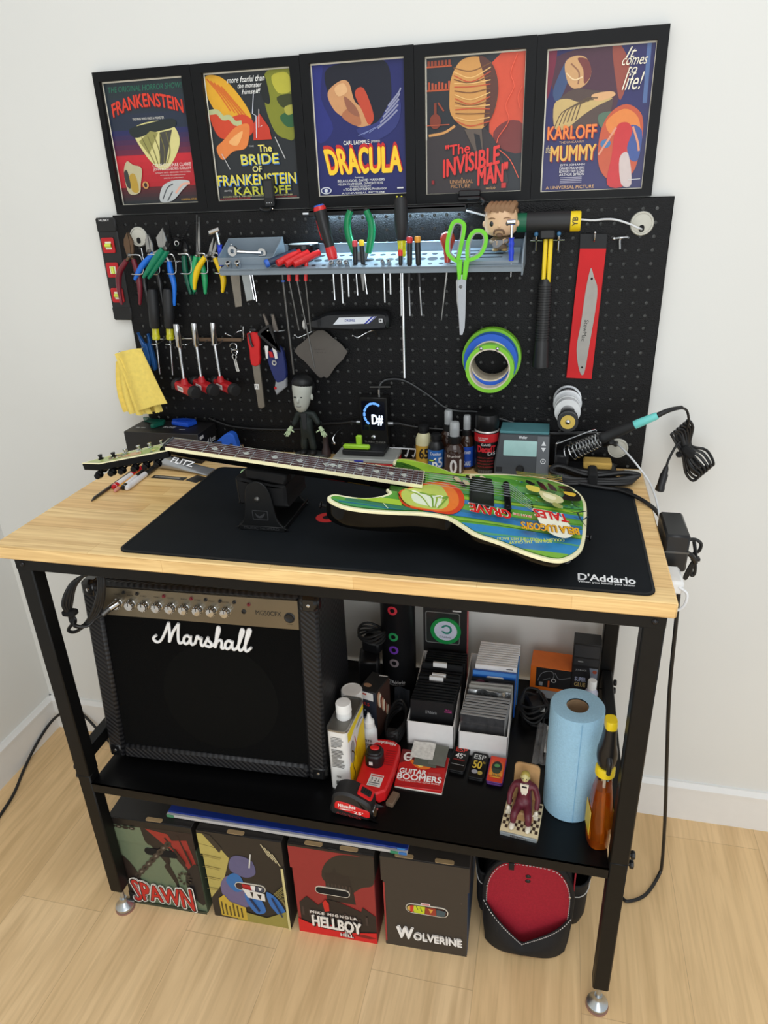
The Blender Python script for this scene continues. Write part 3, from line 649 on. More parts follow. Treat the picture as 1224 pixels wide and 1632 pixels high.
# ------------------------------------------------------------------ framed posters on the wall
FR = mat('black_frame_wood', (13, 14, 16), 0.5, spec=0.25, var=0.08, vs=30)
CREAM = (232, 222, 200)
def p_monsterhead(a):
    a.grad(0, 0, 100, 126, (38, 50, 56), (38, 46, 96), 8); a.grad(0, 48, 100, 78, (42, 44, 92), (120, 40, 60), 6); a.grad(0, 74, 100, 110, (196, 40, 52), (176, 34, 44), 5); a.grad(0, 108, 100, 126, (90, 34, 40), (40, 44, 48), 5)
    a.text('THE ORIGINAL HORROR SHOW!', 5, 4, 97, 9.5, (44, 112, 88), shear=0.2, bold=0.01)
    for dx, dy, c in ((0.9, 1.0, (90, 20, 24)), (0, 0, (222, 62, 44))):
        a.text('FRANKENSTEIN', 6 + dx, 21 + dy, 95 + dx, 34 + dy, c, bold=0.035, arch=0.016)
    a.text('FRANKENSTEIN', 7.5, 24, 94, 33, (246, 218, 120), bold=0.0, arch=0.027) if False else None
    a.text('THE MAN WHO MADE A MONSTER', 30, 36, 70, 38.5, (226, 224, 214))
    # plain abstract cream shape with dark blocks
    a.poly([(30, 46), (72, 41), (86, 60), (72, 84), (56, 90), (38, 72)], (216, 208, 140), 5)
    a.poly([(24, 47), (50, 42), (80, 39), (82, 47), (52, 52), (30, 56)], (36, 44, 44), 5)
    a.poly([(34, 60), (50, 50), (60, 52), (44, 74)], (150, 146, 84)); a.poly([(62, 52), (78, 50), (64, 84), (56, 86)], (74, 72, 66))
    for k in range(5): a.line([(38 + 8 * k, 56 - k), (44 + 7 * k, 70), (50 + 4 * k, 84)], 1.1, (120, 114, 66), 4)
    for i, (s_, y0, y1, c) in enumerate((('COLIN CLIVE-MAE CLARKE', 84, 87.5, 240), ('JOHN BOLES-BORIS KARLOFF', 88.5, 92, 240), ('DWIGHT FRYE - EDWARD VAN SLOAN', 93, 94.5, 214), ('BASED UPON THE COMPOSITION BY', 96, 97.2, 206), ('DIRECTED BY JAMES WHALE', 99, 100.6, 214), ('CARL LAEMMLE JR.', 102, 103.2, 206))):
        ix = (0, 0, 2, 8, 12, 20)[i]; a.text(s_, 47 + ix, y0, 96 - ix, y1, (c, c - 8, c - 14))
    a.poly([(8, 92), (14, 80), (22, 84), (32, 88), (28, 104), (24, 114), (10, 114)], (190, 182, 146), 4); a.poly([(14, 96), (22, 94), (24, 112), (15, 112)], (184, 150, 60), 3); a.poly([(8, 92), (13, 90), (14, 108), (9, 106)], (56, 60, 58), 3)
    a.ell(34, 106, 4, 4, (200, 150, 90)); a.ell(34, 106, 2, 2.6, (60, 40, 40))
    a.poly([(50, 124), (56, 108), (74, 102), (92, 104), (82, 112), (66, 124)], (186, 190, 190), 4); a.line([(54, 122), (62, 110), (70, 106)], 1.2, (60, 64, 70), 3); a.line([(60, 124), (68, 114)], 1.2, (60, 64, 70)); a.line([(72, 116), (82, 107), (92, 106)], 2.2, (226, 170, 150), 3)
    a.text('A UNIVERSAL PICTURE', 78, 122, 98, 124, (214, 160, 60))
def p_flame(a):
    a.rect(0, 0, 100, 126, (38, 42, 46))
    a.poly([(0, 2), (16, 2), (30, 12), (44, 30), (50, 44), (46, 56), (34, 52), (12, 40), (0, 20)], (226, 168, 44), 5)
    for k in range(5): a.line([(2 + 4 * k, 4 + 2 * k), (14 + 5 * k, 18 + 3 * k), (26 + 5 * k, 36 + 2 * k)], 1.6, (214, 110, 40), 4)
    a.poly([(0, 34), (20, 42), (40, 40), (52, 48), (48, 60), (30, 64), (8, 60)], (206, 70, 42), 5)
    a.line([(0, 36), (10, 36), (16, 42), (24, 42), (30, 48), (38, 48)], 5, (184, 190, 140), 3)
    a.poly([(14, 64), (30, 52), (46, 50), (44, 66), (38, 74), (24, 76), (10, 84), (4, 72)], (226, 130, 66), 5); a.poly([(20, 66), (38, 56), (30, 70)], (240, 176, 110), 4)
    a.poly([(68, 10), (76, 0), (100, 0), (100, 62), (88, 66), (76, 58), (68, 34)], (128, 132, 44), 4)
    a.poly([(78, 6), (96, 4), (100, 20), (84, 22)], (184, 178, 64), 4); a.poly([(82, 26), (100, 24), (100, 34), (88, 36)], (60, 66, 34), 4); a.poly([(84, 44), (100, 40), (100, 54), (90, 54)], (50, 96, 60), 4); a.poly([(70, 4), (74, 30), (66, 28), (64, 12)], (30, 34, 34), 4); a.poly([(90, 36), (100, 34), (99, 42), (92, 43)], (170, 166, 72), 4)
    a.poly([(50, 66), (52, 50), (60, 40), (70, 54), (72, 66)], (196, 60, 42)); a.line([(56, 18), (52, 40), (56, 42), (54, 64)], 0.9, (210, 214, 226)); a.line([(60, 36), (58, 54), (62, 52)], 0.8, (230, 220, 220)); a.line([(76, 64), (86, 86)], 0.8, (214, 214, 214)); a.line([(10, 78), (18, 94)], 0.8, (200, 200, 200))
    for s_, x0, y0, x1, y1 in (('more fearful than', 26, 4, 70, 9.5), ('the monster', 38, 10.5, 66, 15), ('himself!', 42, 16.5, 64, 21)): a.text(s_, x0, y0, x1, y1, (236, 236, 232), shear=0.35, bold=0.015)
    a.text('THE', 44, 71, 50, 72.5, (200, 200, 200))
    def two(s_, x0, y0, x1, y1, c1, c2, sh=(34, 50, 84)):
        a.text(s_, x0 + 1, y0 + 1, x1 + 1, y1 + 1, sh, bold=0.03); a.text(s_, x0, y0, x1, y1, c1, bold=0.03); a.text(s_, x0 + 0.6, y0 + (y1 - y0) * .62, x1 - 0.6, y1, c2, bold=-0.005) if False else None
    two('The', 55, 71, 71, 78, (238, 222, 108), None); two('BRIDE', 33, 80, 78, 90, (222, 214, 90), None, (70, 120, 190)); two('OF', 46, 92, 57, 98, (226, 218, 120), None)
    two('FRANKENSTEIN', 1.5, 100, 97, 111, (232, 216, 72), None, (60, 120, 200)); two('KARLOFF', 21, 113, 90, 121.5, (196, 196, 62), None)
    a.text('starring', 8, 115, 18, 118, (180, 180, 180), shear=0.3); a.text('COLIN CLIVE  VALERIE HOBSON  ELSA LANCHESTER', 6, 122, 92, 123.4, (206, 206, 150)); a.text('A UNIVERSAL PICTURE', 2, 124, 40, 125.6, (196, 60, 56)); a.text('PRODUCED BY CARL LAEMMLE JR.', 62, 124, 97, 125.4, (196, 60, 56))
def p_blue(a):
    a.rect(0, 0, 100, 126, (38, 42, 100)); a.poly([(0, 0), (12, 0), (8, 30), (20, 60), (0, 70)], (44, 50, 122), 4)
    a.poly([(14, 8), (34, 0), (78, 0), (86, 24), (82, 48), (70, 62), (52, 56), (22, 36)], (28, 30, 42), 5)
    a.poly([(16, 26), (30, 16), (40, 18), (46, 36), (60, 46), (62, 58), (50, 60), (36, 52), (22, 42)], (204, 150, 104), 5)
    a.poly([(46, 28), (56, 24), (66, 50), (60, 58), (54, 46)], (192, 74, 52), 4); a.poly([(30, 48), (44, 40), (52, 56), (44, 58)], (176, 112, 78), 4); a.poly([(34, 30), (46, 40), (50, 50), (38, 44)], (150, 96, 74), 4); a.poly([(24, 22), (34, 18), (38, 26), (28, 30)], (226, 178, 128), 4)
    a.poly([(46, 62), (70, 56), (86, 36), (96, 40), (90, 62), (64, 74)], (52, 58, 118), 4)
    for k in range(5): a.line([(70 + 3 * k, 62 - 5 * k), (82 + 3 * k, 54 - 6 * k), (92 + k, 46 - 5 * k)], 1.6, (148, 150, 178), 3)
    for k in range(3): a.line([(48 + 6 * k, 68 - k), (60 + 7 * k, 64 - 3 * k)], 0.8, (120, 130, 180))
    a.text('CARL LAEMMLE', 31, 72.4, 60, 76.4, (240, 238, 230), bold=0.02); a.text('presents', 62, 73, 72, 76.4, (230, 228, 220), shear=0.2)
    def wp(al, be, X, Y): return X + (0.010 if al < 0.5 else -0.002) * (1 - be) * (1 - al) * 1.0, Y
    for dx, dy, c in ((0.0, -3.6, (200, 44, 46)), (0.6, -2.4, (206, 48, 48)), (1.0, -1.2, (190, 40, 44)), (0, 0, (250, 206, 52))): a.text('DRACULA', 8 + dx, 80 + dy, 95 + dx, 105 + dy, c, bold=0.045, warp=wp)
    for s_, x0, y0, x1, y1 in (('featuring', 42, 108, 52, 110), ('BELA LUGOSI, DAVID MANNERS', 22, 110.6, 76, 113.4), ('HELEN CHANDLER, DWIGHT FRYE', 22, 114, 74, 116.6), ('EDWARD VAN SLOAN', 36, 117.2, 60, 118.6), ('a TOD BROWNING Production', 28, 119.4, 78, 122), ('A UNIVERSAL PICTURE', 26, 123.6, 76, 125.4)): a.text(s_, x0, y0, x1, y1, (236, 236, 232), bold=0.01)
    a.ell(8, 121, 6.4, 3.6, (214, 218, 226)); a.ell(8, 121, 5.2, 2.6, (46, 52, 110)); a.ell(8, 121, 2, 2, (214, 218, 226)); a.line([(90, 121), (97, 121)], 1.4, (226, 226, 226))
def p_orange(a):
    a.rect(0, 0, 100, 126, (44, 47, 52)); a.poly([(64, 10), (76, 0), (100, 0), (100, 70), (80, 84), (66, 80)], (212, 82, 56)); a.poly([(70, 70), (84, 60), (100, 64), (100, 90), (76, 84)], (120, 54, 52), 3)
    for y in (7, 28): a.rect(0, y, 26, y + 1.4, (196, 92, 56))
    for k in range(7): a.rect(1 + 3.6 * k, 2.5, 3.4 + 3.6 * k, 7, (150, 70, 48)); a.rect(1.5 + 3.5 * k, 21 + (k % 3), 3.6 + 3.5 * k, 28, (184, 84, 56))
    a.ell(9, 57, 6, 7, (130, 60, 44)); a.rect(7.6, 40, 10.4, 52, (130, 60, 44)); a.line([(12, 40), (18, 48)], 1.6, (150, 70, 48)); a.rect(0, 60, 24, 61, (176, 84, 56))
    a.poly([(0, 74), (26, 64), (40, 58), (62, 66), (78, 90), (82, 126), (0, 126)], (58, 52, 54), 3); a.line([(2, 70), (18, 68), (30, 62)], 2.4, (206, 150, 90), 4)
    # plain abstract wrapped oval
    a.poly([(26, 18), (36, 4), (54, 2), (68, 10), (74, 30), (70, 52), (58, 66), (40, 64), (26, 52), (24, 36)], (206, 150, 84), 5); a.poly([(54, 2), (68, 10), (74, 30), (70, 52), (60, 64), (62, 30)], (92, 56, 48), 4)
    for k in range(15): a.line([(28 + .2 * k, 10 + 3.4 * k), (46, 14 + 3.3 * k + 3 * math.sin(k)), (66, 8 + 3.7 * k)], 0.9, ((120, 78, 48), (236, 190, 120), (196, 84, 54))[k % 3], 4)
    a.poly([(40, 66), (58, 66), (60, 88), (54, 92)], (96, 84, 76)); a.poly([(50, 70), (56, 72), (60, 92), (54, 90)], (40, 40, 44))
    for L_ in ([(92, 2), (86, 18), (90, 30), (82, 46), (86, 60), (76, 74), (74, 80)], [(76, 86), (88, 96), (98, 114)], [(98, 30), (94, 40), (97, 50)]): a.line(L_, 0.8, (230, 96, 70), 3)
    def sl(k): return lambda al, be, X, Y: (X, Y + k * (al - .5))
    for dx, dy, c in ((0.7, 0.9, (60, 20, 22)), (0, 0, (226, 58, 54))):
        a.text('"The', 20 + dx, 79 + dy, 46 + dx, 89 + dy, c, bold=0.03, warp=sl(0.004)); a.text('INVISIBLE', 18 + dx, 88 + dy, 77 + dx, 105 + dy, c, bold=0.04, warp=sl(0.022)); a.text('MAN"', 55 + dx, 100 + dy, 86 + dx, 118 + dy, c, bold=0.04, warp=sl(0.006))
    for s_, x0, y0, x1, y1 in (('A', 37, 111, 39, 113), ('UNIVERSAL', 25, 113.4, 50, 117), ('PICTURE', 26, 118, 47, 121.4)): a.text(s_, x0, y0, x1, y1, (190, 140, 96), bold=0.01)
    a.text('with', 64, 121, 74, 124, (206, 160, 110), shear=0.4); a.rect(80, 118, 85, 123, (200, 50, 48)); a.rect(5, 113, 8, 117, (140, 40, 44))
def p_arch(a):
    a.rect(0, 0, 100, 126, (42, 40, 96)); a.poly([(30, 0), (64, 0), (70, 30), (66, 56), (40, 60), (10, 40), (2, 10)], (76, 44, 60), 4); a.poly([(60, 0), (68, 0), (78, 20), (72, 46), (66, 30)], (150, 74, 60), 4); a.poly([(0, 0), (8, 0), (4, 30), (0, 40)], (120, 34, 60), 3); a.poly([(6, 34), (18, 8), (22, 20), (12, 44)], (60, 80, 120), 4); a.poly([(92, 0), (96, 0), (97, 50), (93, 50)], (84, 110, 160))
    # plain abstract tan shapes
    a.poly([(16, 12), (24, 6), (36, 8), (42, 20), (38, 30), (28, 34), (20, 28)], (206, 160, 110), 5); a.poly([(28, 8), (38, 10), (42, 22), (36, 30), (34, 18)], (120, 60, 56), 4); a.line([(22, 12), (30, 20), (30, 30)], 1.4, (150, 104, 76), 4); a.line([(18, 20), (26, 26), (34, 24)], 1.2, (236, 206, 160), 4)
    a.poly([(10, 46), (26, 34), (44, 36), (62, 40), (64, 52), (56, 66), (12, 68)], (84, 66, 60), 4)
    a.poly([(8, 46), (20, 42), (34, 46), (50, 42), (64, 44), (50, 50), (36, 58), (22, 68), (10, 68)], (200, 172, 112), 4); a.poly([(44, 40), (62, 38), (66, 42), (50, 46)], (218, 170, 120), 4)
    for k in range(6): a.line([(10 + 4 * k, 66 - k), (16 + 4 * k, 54 - 2 * k), (30 + 4 * k, 48 - k)], 0.9, (96, 76, 56), 3)
    a.poly([(52, 58), (66, 56), (70, 66), (56, 70)], (84, 110, 90), 4)
    a.poly([(54, 90), (56, 70), (64, 56), (78, 50), (92, 58), (96, 72), (95, 90), (90, 112), (70, 118), (58, 108)], (196, 84, 50), 4); a.poly([(60, 64), (76, 54), (90, 62), (94, 80), (82, 74), (66, 76)], (226, 132, 60), 4); a.poly([(82, 70), (95, 74), (94, 100), (84, 96)], (60, 84, 150), 4); a.ell(61, 84, 5, 4, (70, 120, 170))
    a.poly([(70, 70), (80, 66), (86, 74), (82, 90), (84, 122), (66, 122), (68, 96)], (200, 42, 46), 4); a.poly([(76, 98), (84, 94), (90, 122), (80, 122)], (206, 190, 186), 4); a.line([(70, 70), (60, 86), (55, 94)], 2, (222, 150, 120), 4); a.line([(86, 70), (92, 84), (94, 92)], 2, (222, 150, 120), 4)
    for s_, x0, y0, x1, y1 in (('It', 73, 2, 83, 11), ('comes', 70, 11, 94, 17), ('to', 76, 18, 85, 24), ('life!', 72, 23, 92, 38)): a.text(s_, x0, y0, x1, y1, (238, 230, 210), shear=0.45, bold=0.0)
    for dx, dy, c in ((0.9, 0.9, (150, 30, 30)), (0, 0, (238, 130, 56))): a.text('KARLOFF', 3 + dx, 66 + dy, 51 + dx, 78 + dy, c, bold=0.035); a.text('MUMMY', 7 + dx, 84 + dy, 52 + dx, 98 + dy, c if dx else (228, 176, 82), bold=0.035)
    a.text('THE UNCANNY', 15, 80, 40, 82, (210, 170, 130)); a.text('the', 2, 83, 7, 90, (210, 190, 150), shear=0.4)
    for i, (s_, x0, x1) in enumerate((('ZITA JOHANN', 17, 42), ('DAVID MANNERS', 17, 42), ('EDWARD VAN SLOAN', 17, 42), ('ARTHUR BYRON', 17, 42))): a.text(s_, x0, 101 + 2.9 * i, x1, 103.4 + 2.9 * i, (226, 222, 226), bold=0.01)
    for k in range(4): a.rect(18, 113.4 + 1.6 * k, 40, 114 + 1.6 * k, (170, 166, 190))
    a.text('A UNIVERSAL PICTURE', 4, 121.4, 53, 124.4, (222, 176, 120), bold=0.01); a.line([(86, 118), (98, 117.6)], 0.5, (220, 220, 220))
FXS = [0.0286, 0.2575, 0.4968, 0.7297, 0.9628, 1.194]
PLAB = ['black framed poster with an arched red title, leftmost of the five on the wall', 'black framed poster with a flame shape and yellow title, second from the left',
        'black framed dark blue poster with big yellow block title, middle of the row', 'black framed orange and charcoal poster with slanted red title, second from the right', 'black framed purple poster with cream slogan and orange title, rightmost on the wall']
for i, fn in enumerate((p_monsterhead, p_flame, p_blue, p_orange, p_arch)):
    x0, x1 = FXS[i] + 0.0003, FXS[i + 1] - 0.0003; dz = (0, -0.0004, 0.0012, 0.0, -0.0006)[i]
    zt = 1.8895 + dz; zb = 1.6098; cx = (x0 + x1) / 2; W_ = x1 - x0; Hh = zt - zb; zc = (zt + zb) / 2
    t = thing('poster_frame', PLAB[i], 'framed poster', T(cx, WY - 0.001, zb), 'framed film posters in a row')
    pw, ph = 0.1905, 0.240; px = (0.1390 + 0.0000, 0.378, 0.6125, 0.8465, 1.0785)[i] - cx; pz = 1.7505 + (0.0, 0.0008, 0.002, -0.002, -0.0055)[i] - zb
    fm = MB(); a_, b_ = rrect(W_, Hh, 0.0005, 1, 0, Hh / 2), rrect(pw + 0.003, ph + 0.003, 0.0005, 1, px, pz)
    fm.ring(a_, b_, 0.0, 0.0165, FR, FRONT); fm.build('frame', t)
    pb = MB().box((px, pz, 0.003), (pw + 0.003, ph + 0.003, 0.004), mat('poster_paper_white', (232, 226, 208), 0.5), FRONT)
    fn(Art(pb, FRONT @ T(px + 0.0006, pz - 0.0008, 0.005), pw - 0.0012, ph - 0.0014, 100, 126, rough=0.3))
    pb.build('poster_print', t)
# ------------------------------------------------------------------ guitar amplifier
def carbon():
    m = bpy.data.materials.new('black_woven_vinyl'); m.use_nodes = True; nt = m.node_tree; b = nt.nodes['Principled BSDF']; N = nt.nodes.new; L = nt.links.new
    tc = N('ShaderNodeTexCoord'); mp = N('ShaderNodeMapping'); mp.inputs['Rotation'].default_value = (0.6, 0.5, 0.9); L(tc.outputs['Object'], mp.inputs[0])
    wv = N('ShaderNodeTexWave'); wv.inputs['Scale'].default_value = 42; wv.inputs['Distortion'].default_value = 0.4; L(mp.outputs[0], wv.inputs[0])
    r = N('ShaderNodeValToRGB'); r.color_ramp.elements[0].color = (0.004, 0.004, 0.005, 1); r.color_ramp.elements[1].color = (0.02, 0.02, 0.022, 1); L(wv.outputs[1], r.inputs[0]); L(r.outputs[0], b.inputs['Base Color'])
    bp = N('ShaderNodeBump'); bp.inputs['Strength'].default_value = 0.35; bp.inputs['Distance'].default_value = 0.002; L(wv.outputs[1], bp.inputs['Height']); L(bp.outputs[0], b.inputs['Normal'])
    b.inputs['Roughness'].default_value = 0.4; b.inputs['Specular IOR Level'].default_value = 0.35
    return m
VIN = carbon()
AW = 0.526
am = thing('guitar_amplifier', 'big black guitar amplifier with chrome knobs on the lower shelf', 'amplifier', T(0.073, 0.088, SH) @ RZ(2.3))
prof = [(0.013, 0.012), (0.236, 0.012), (0.236, 0.46), (0.056, 0.46)]
cb = MB(); cb.prism([(-y, z) for y, z in prof], 0, AW, VIN, frame((0, 0, 0), (0, -1, 0), (0, 0, 1)) @ S(1, 1, -1), b=0.004)
FM = frame((0, 0, 0.012), (1, 0, 0), (0, 0.043, 0.448))
for x0, x1, h0, h1 in ((0, 0.040, 0, 0.450), (AW - 0.042, AW, 0, 0.450), (0.038, AW - 0.040, 0.0, 0.035), (0.038, AW - 0.040, 0.437, 0.450)):
    cb.box(((x0 + x1) / 2, (h0 + h1) / 2, -0.008), (x1 - x0, h1 - h0, 0.03), VIN, FM, b=0.006)
cb.build('cabinet', am)
gcl = mat('black_speaker_cloth', (10, 10, 10), 0.9, spec=0.1, var=0.35, vs=700, bump=0.3, bs=900)
gb = MB().box((AW / 2, 0.2025, -0.004), (AW - 0.08, 0.337, 0.006), gcl, FM, b=0.001)
gb.lathe([(0.001, 0.0002), (0.1305, 0.0002), (0.134, -0.0012), (0.1345, -0.003)], mat('speaker_cloth_taut', (14, 14, 13), 0.9, spec=0.1, var=0.3, vs=700), FM @ T(0.29, 0.185, 0), 56)
gb.box((AW / 2 + 0.02, 0.185, 0.0003), (0.03, 0.0012, 0.0005), mat('speaker_cloth_taut', (14, 14, 13)), FM)
gb.build('speaker_grille', am)
GOLD = mat('brushed_nickel_panel', (126, 117, 100), 0.3, 0.85, var=0.08, vs=8)
pp = MB().box((AW / 2, 0.4035, -0.001), (AW - 0.084, 0.067, 0.006), GOLD, FM, b=0.001)
LB = ink((30, 28, 26), 0.4)
for k in range(9): pp.text(('GAIN', 'BASS', 'MID', 'TREBLE', 'VOLUME', 'REV', 'FX', 'DELAY', 'MASTER')[k], LB, FM, box=(0.074 + 0.0308 * k, 0.4205, 0.088 + 0.0308 * k, 0.4235), z=0.0022)
pp.text('MG50CFX', LB, FM, box=(0.392, 0.3985, 0.447, 0.409), z=0.0022, bold=0.01); pp.text('POWER', LB, FM, box=(0.459, 0.381, 0.47, 0.3835), z=0.0022)
pp.build('control_panel', am)
for k in range(9):
    kb = MB().lathe([(0.0112, 0), (0.0112, 0.003), (0.0100, 0.004), (0.0096, 0.013), (0.0085, 0.0152), (0.0, 0.0156)], CHROME, FM @ T(0.0815 + 0.0308 * k, 0.4015, 0.002), 24)
    for j in range(12): kb.box((0.0099 * math.cos(j * PI / 6), 0.0099 * math.sin(j * PI / 6), 0.008), (0.0016, 0.0016, 0.009), CHROME, FM @ T(0.0815 + 0.0308 * k, 0.4015, 0.002))
    kb.box((0, 0.005, 0.0157), (0.0012, 0.007, 0.0004), LB, FM @ T(0.0815 + 0.0308 * k, 0.4015, 0.002)); kb.build('control_knob', am)
for x, c in ((0.098, 0), (0.129, 0), (0.190, 1), (0.252, 1), (0.284, 0), (0.316, 0), (0.347, 0), (0.3785, 1)):
    MB().lathe([(0.0040, 0), (0.0040, 0.001), (0.0030, 0.0014), (0.0028, 0.004), (0, 0.0044)], mat('red_push_button', (120, 30, 40), 0.3) if c else PLB, FM @ T(x, 0.4275 - 0.0075 * (x - 0.098) / 0.28 * (0.6 if x < 0.36 else 0.9), 0.002), 14).build('push_button', am)
MB().lathe([(0.0052, 0), (0.0052, 0.001), (0.0030, 0.0016), (0.0028, 0.0006), (0, 0.0006)], PLB, FM @ T(0.366, 0.4035, 0.002), 16).build('headphone_socket', am)
MB().lathe([(0.0115, 0), (0.0115, 0.0012), (0.0095, 0.0018), (0.0085, 0.0035), (0.006, 0.0028), (0.0, 0.0026)], PLB, FM @ T(0.4645, 0.397, 0.002), 24).build('power_button', am)
cap = mat('corner_cap_plastic', (18, 18, 19), 0.22, spec=0.7)
for x, h in ((0, 0), (AW, 0), (0, 0.45), (AW, 0.45)):
    sx = 1 if x == 0 else -1; sy = 1 if h == 0 else -1
    cc = MB().box((x + sx * 0.018, h + sy * 0.019, -0.008), (0.040, 0.042, 0.034), cap, FM, b=0.009)
    cc.lathe([(0.004, 0), (0.0035, 0.001), (0, 0.0015)], CHROME, FM @ T(x + sx * 0.018, h + sy * 0.019, 0.009), 12); cc.build('corner_cap', am)
LG = [[(-7, 6), (-11, 2), (-8, -2), (-3, 0), (3, 10), (9, 23)], [(9, 23), (8.4, 10), (7, 0)], [(7, 0), (13, 13), (20, 23)], [(20, 23), (18, 10), (17.6, 2), (19.5, 0), (24, 3)],
      [(31, 8), (28, 10), (24.4, 7), (23.4, 2), (26, 0), (30, 4), (32, 10)], [(32, 10), (31, 3), (33, 0), (37, 3)], [(36, 2), (39.5, 11), (41, 8), (44, 9.4)], [(44, 9.4), (42.6, 3), (44, 0), (47, 2)],
      [(46, 1), (51.5, 11)], [(51.5, 11), (51, 8), (54, 4), (52.6, 0), (47.6, .6)], [(53, 1), (57, 3), (62, 13), (65, 22), (63.4, 24), (60.6, 13), (58, 0)], [(58, 0), (61, 7), (65, 9.4), (66, 6), (65, 1), (67, 0), (70, 3)],
      [(77, 8), (74, 10), (70.4, 7), (69.4, 2), (72, 0), (76, 4), (78, 10)], [(78, 10), (77, 3), (79, 0), (83, 4), (88, 15), (91, 23), (89, 24.6), (86, 14), (84, 3), (86, 0), (90, 4), (95, 15), (98.6, 24), (96.4, 25.4), (93, 14), (91, 3), (93, 0), (98, 5)]]
lm = MB(); LGM = FM @ T(0.175, 0.318, 0.0025); k_ = 0.00205
for st_ in LG: lm.tube([(x * k_, y * k_ * 1.0 - 0.00008 * x, 0) for x, y in st_], 0.0033, mat('white_logo_plastic', (240, 240, 240), 0.35), 8, 5, t=LGM)
lm.build('logo', am)
for x in (0.04, AW - 0.04):
    for y in (0.035, 0.205): MB().lathe([(0.014, 0), (0.016, 0.0135)], RUB, T(x, y, 0), 16).build('rubber_foot', am)

# ------------------------------------------------------------------ tin, cap, bottle, charger, tape measure
tm = T(0.6095, 0.098, SH) @ RZ(-4)
t = thing('solvent_tin', 'flat white and yellow solvent tin with white cap beside the amplifier', 'tin', tm)
tw, td, th_ = 0.046, 0.112, 0.167
WT = mat('white_tin_enamel', (226, 225, 222), 0.3, spec=0.5); YT = mat('yellow_tin_enamel', (238, 214, 24), 0.3)
tb = MB().prism(rrect(tw, td, 0.010, 4, tw / 2, td / 2), 0.0015, th_ - 0.002, WT)
tb.build('tin_body', t)
rim = MB().ring(rrect(tw + 0.002, td + 0.002, 0.0105, 4, tw / 2, td / 2), rrect(tw - 0.003, td - 0.003, 0.009, 4, tw / 2, td / 2), th_ - 0.003, th_ + 0.0015, STEEL)
rim.flat(rrect(tw, td, 0.009, 4, tw / 2, td / 2), th_ - 0.0018, mat('tin_top_steel', (120, 118, 112), 0.4, 0.7)); rim.build('rim', t); MB().ring(rrect(tw + 0.0015, td + 0.0015, 0.0105, 4, tw / 2, td / 2), rrect(tw - 0.004, td - 0.004, 0.009, 4, tw / 2, td / 2), 0, 0.003, STEEL).build('base_rim', t)
la = MB(); A = Art(la, T(tw / 2 + 0.0, -0.0002, th_ / 2) @ FRONT, tw - 0.014, th_ - 0.01, 30, 150)
random.seed(11)
for k in range(22):
    if k == 8: continue
    A.rect(2, 12 + k * 3.6, 2 + random.uniform(20, 27) if k % 8 != 7 else 14, 13.6 + k * 3.6, (90, 90, 90))
A.text('MILK', 10, 112, 20, 117, (40, 40, 40), bold=0.03); A.rect(8, 126, 26, 136, (90, 92, 90)); A.rect(9, 146, 24, 148, (60, 60, 60))
B_ = Art(la, frame((tw + 0.0002, td / 2, th_ / 2), (0, 1, 0), (0, 0, 1)), td - 0.012, th_ - 0.008, 100, 150)
B_.poly([(0, 4), (100, 4), (100, 16), (40, 20), (12, 30), (0, 26)], (238, 214, 24)); B_.poly([(0, 92), (40, 70), (70, 44), (100, 40), (100, 149), (0, 149)], (238, 206, 20), 0); B_.poly([(10, 50), (24, 40), (34, 60), (22, 92), (10, 84)], (150, 150, 150), 4); B_.line([(16, 60), (30, 80), (20, 104), (28, 130), (14, 140)], 3, (70, 60, 30), 4); B_.line([(38, 40), (44, 70), (36, 90)], 2.5, (196, 60, 40), 4); B_.line([(52, 30), (76, 26), (90, 30)], 3, (120, 120, 120)); B_.poly([(44, 90), (60, 84), (64, 120), (48, 126)], (220, 180, 10), 3)
la.build('printed_label', t)
cpw = mat('white_cap_plastic', (232, 231, 228), 0.4)
MB().lathe([(0.0165, 0), (0.0165, 0.017), (0.0175, 0.0175), (0.0175, 0.0185), (0.017, 0.0195), (0.017, 0.036), (0.0155, 0.0385), (0.0, 0.039)], cpw, T(tw / 2, 0.05, th_ - 0.002), 32).build('screw_cap', t)
t = thing('plastic_canister', 'white round canister with flat lid standing behind the tin', 'canister', T(0.628, 0.235, SH))
MB().lathe([(0.022, 0), (0.0235, 0.002), (0.0235, 0.135), (0.0235, 0.14)], mat('translucent_white_plastic', (222, 224, 224), 0.4), None, 32).build('canister_body', t)
MB().lathe([(0.0245, 0.136), (0.0245, 0.164), (0.0235, 0.166), (0.021, 0.1665), (0.0205, 0.1655), (0, 0.1655)], cpw, None, 32).build('lid', t)
t = thing('glue_bottle', 'small white squeeze bottle with nozzle behind the red charger', 'bottle', T(0.667, 0.228, SH))
b_ = MB().lathe([(0.016, 0), (0.0175, 0.002), (0.0175, 0.06), (0.014, 0.070), (0.0105, 0.073), (0.0105, 0.076)], mat('translucent_white_plastic', (222, 224, 224), 0.4), None, 28)
for k, s_ in enumerate(('TITE', 'BOND')): b_.text(s_, ink((40, 40, 44)), T(0, -0.0177, 0) @ FRONT, box=(-0.010, 0.040 - 0.011 * k, 0.010, 0.047 - 0.011 * k), bold=0.03, warp=lambda a, b, X, Y: (X, Y))
b_.build('bottle_body', t); MB().lathe([(0.0125, 0.074), (0.012, 0.088), (0.0085, 0.092), (0.0055, 0.097), (0.0035, 0.108), (0.0, 0.110)], cpw, None, 24).build('nozzle_cap', t)
t = thing('printed_carton', 'black printed carton with a white panel standing behind the glue bottle', 'carton', T(0.662, 0.306, SH) @ RZ(-14))
cm_ = MB().box((0, 0, 0.068), (0.046, 0.07, 0.136), mat('black_card', (26, 25, 26), 0.45), b=0.001)
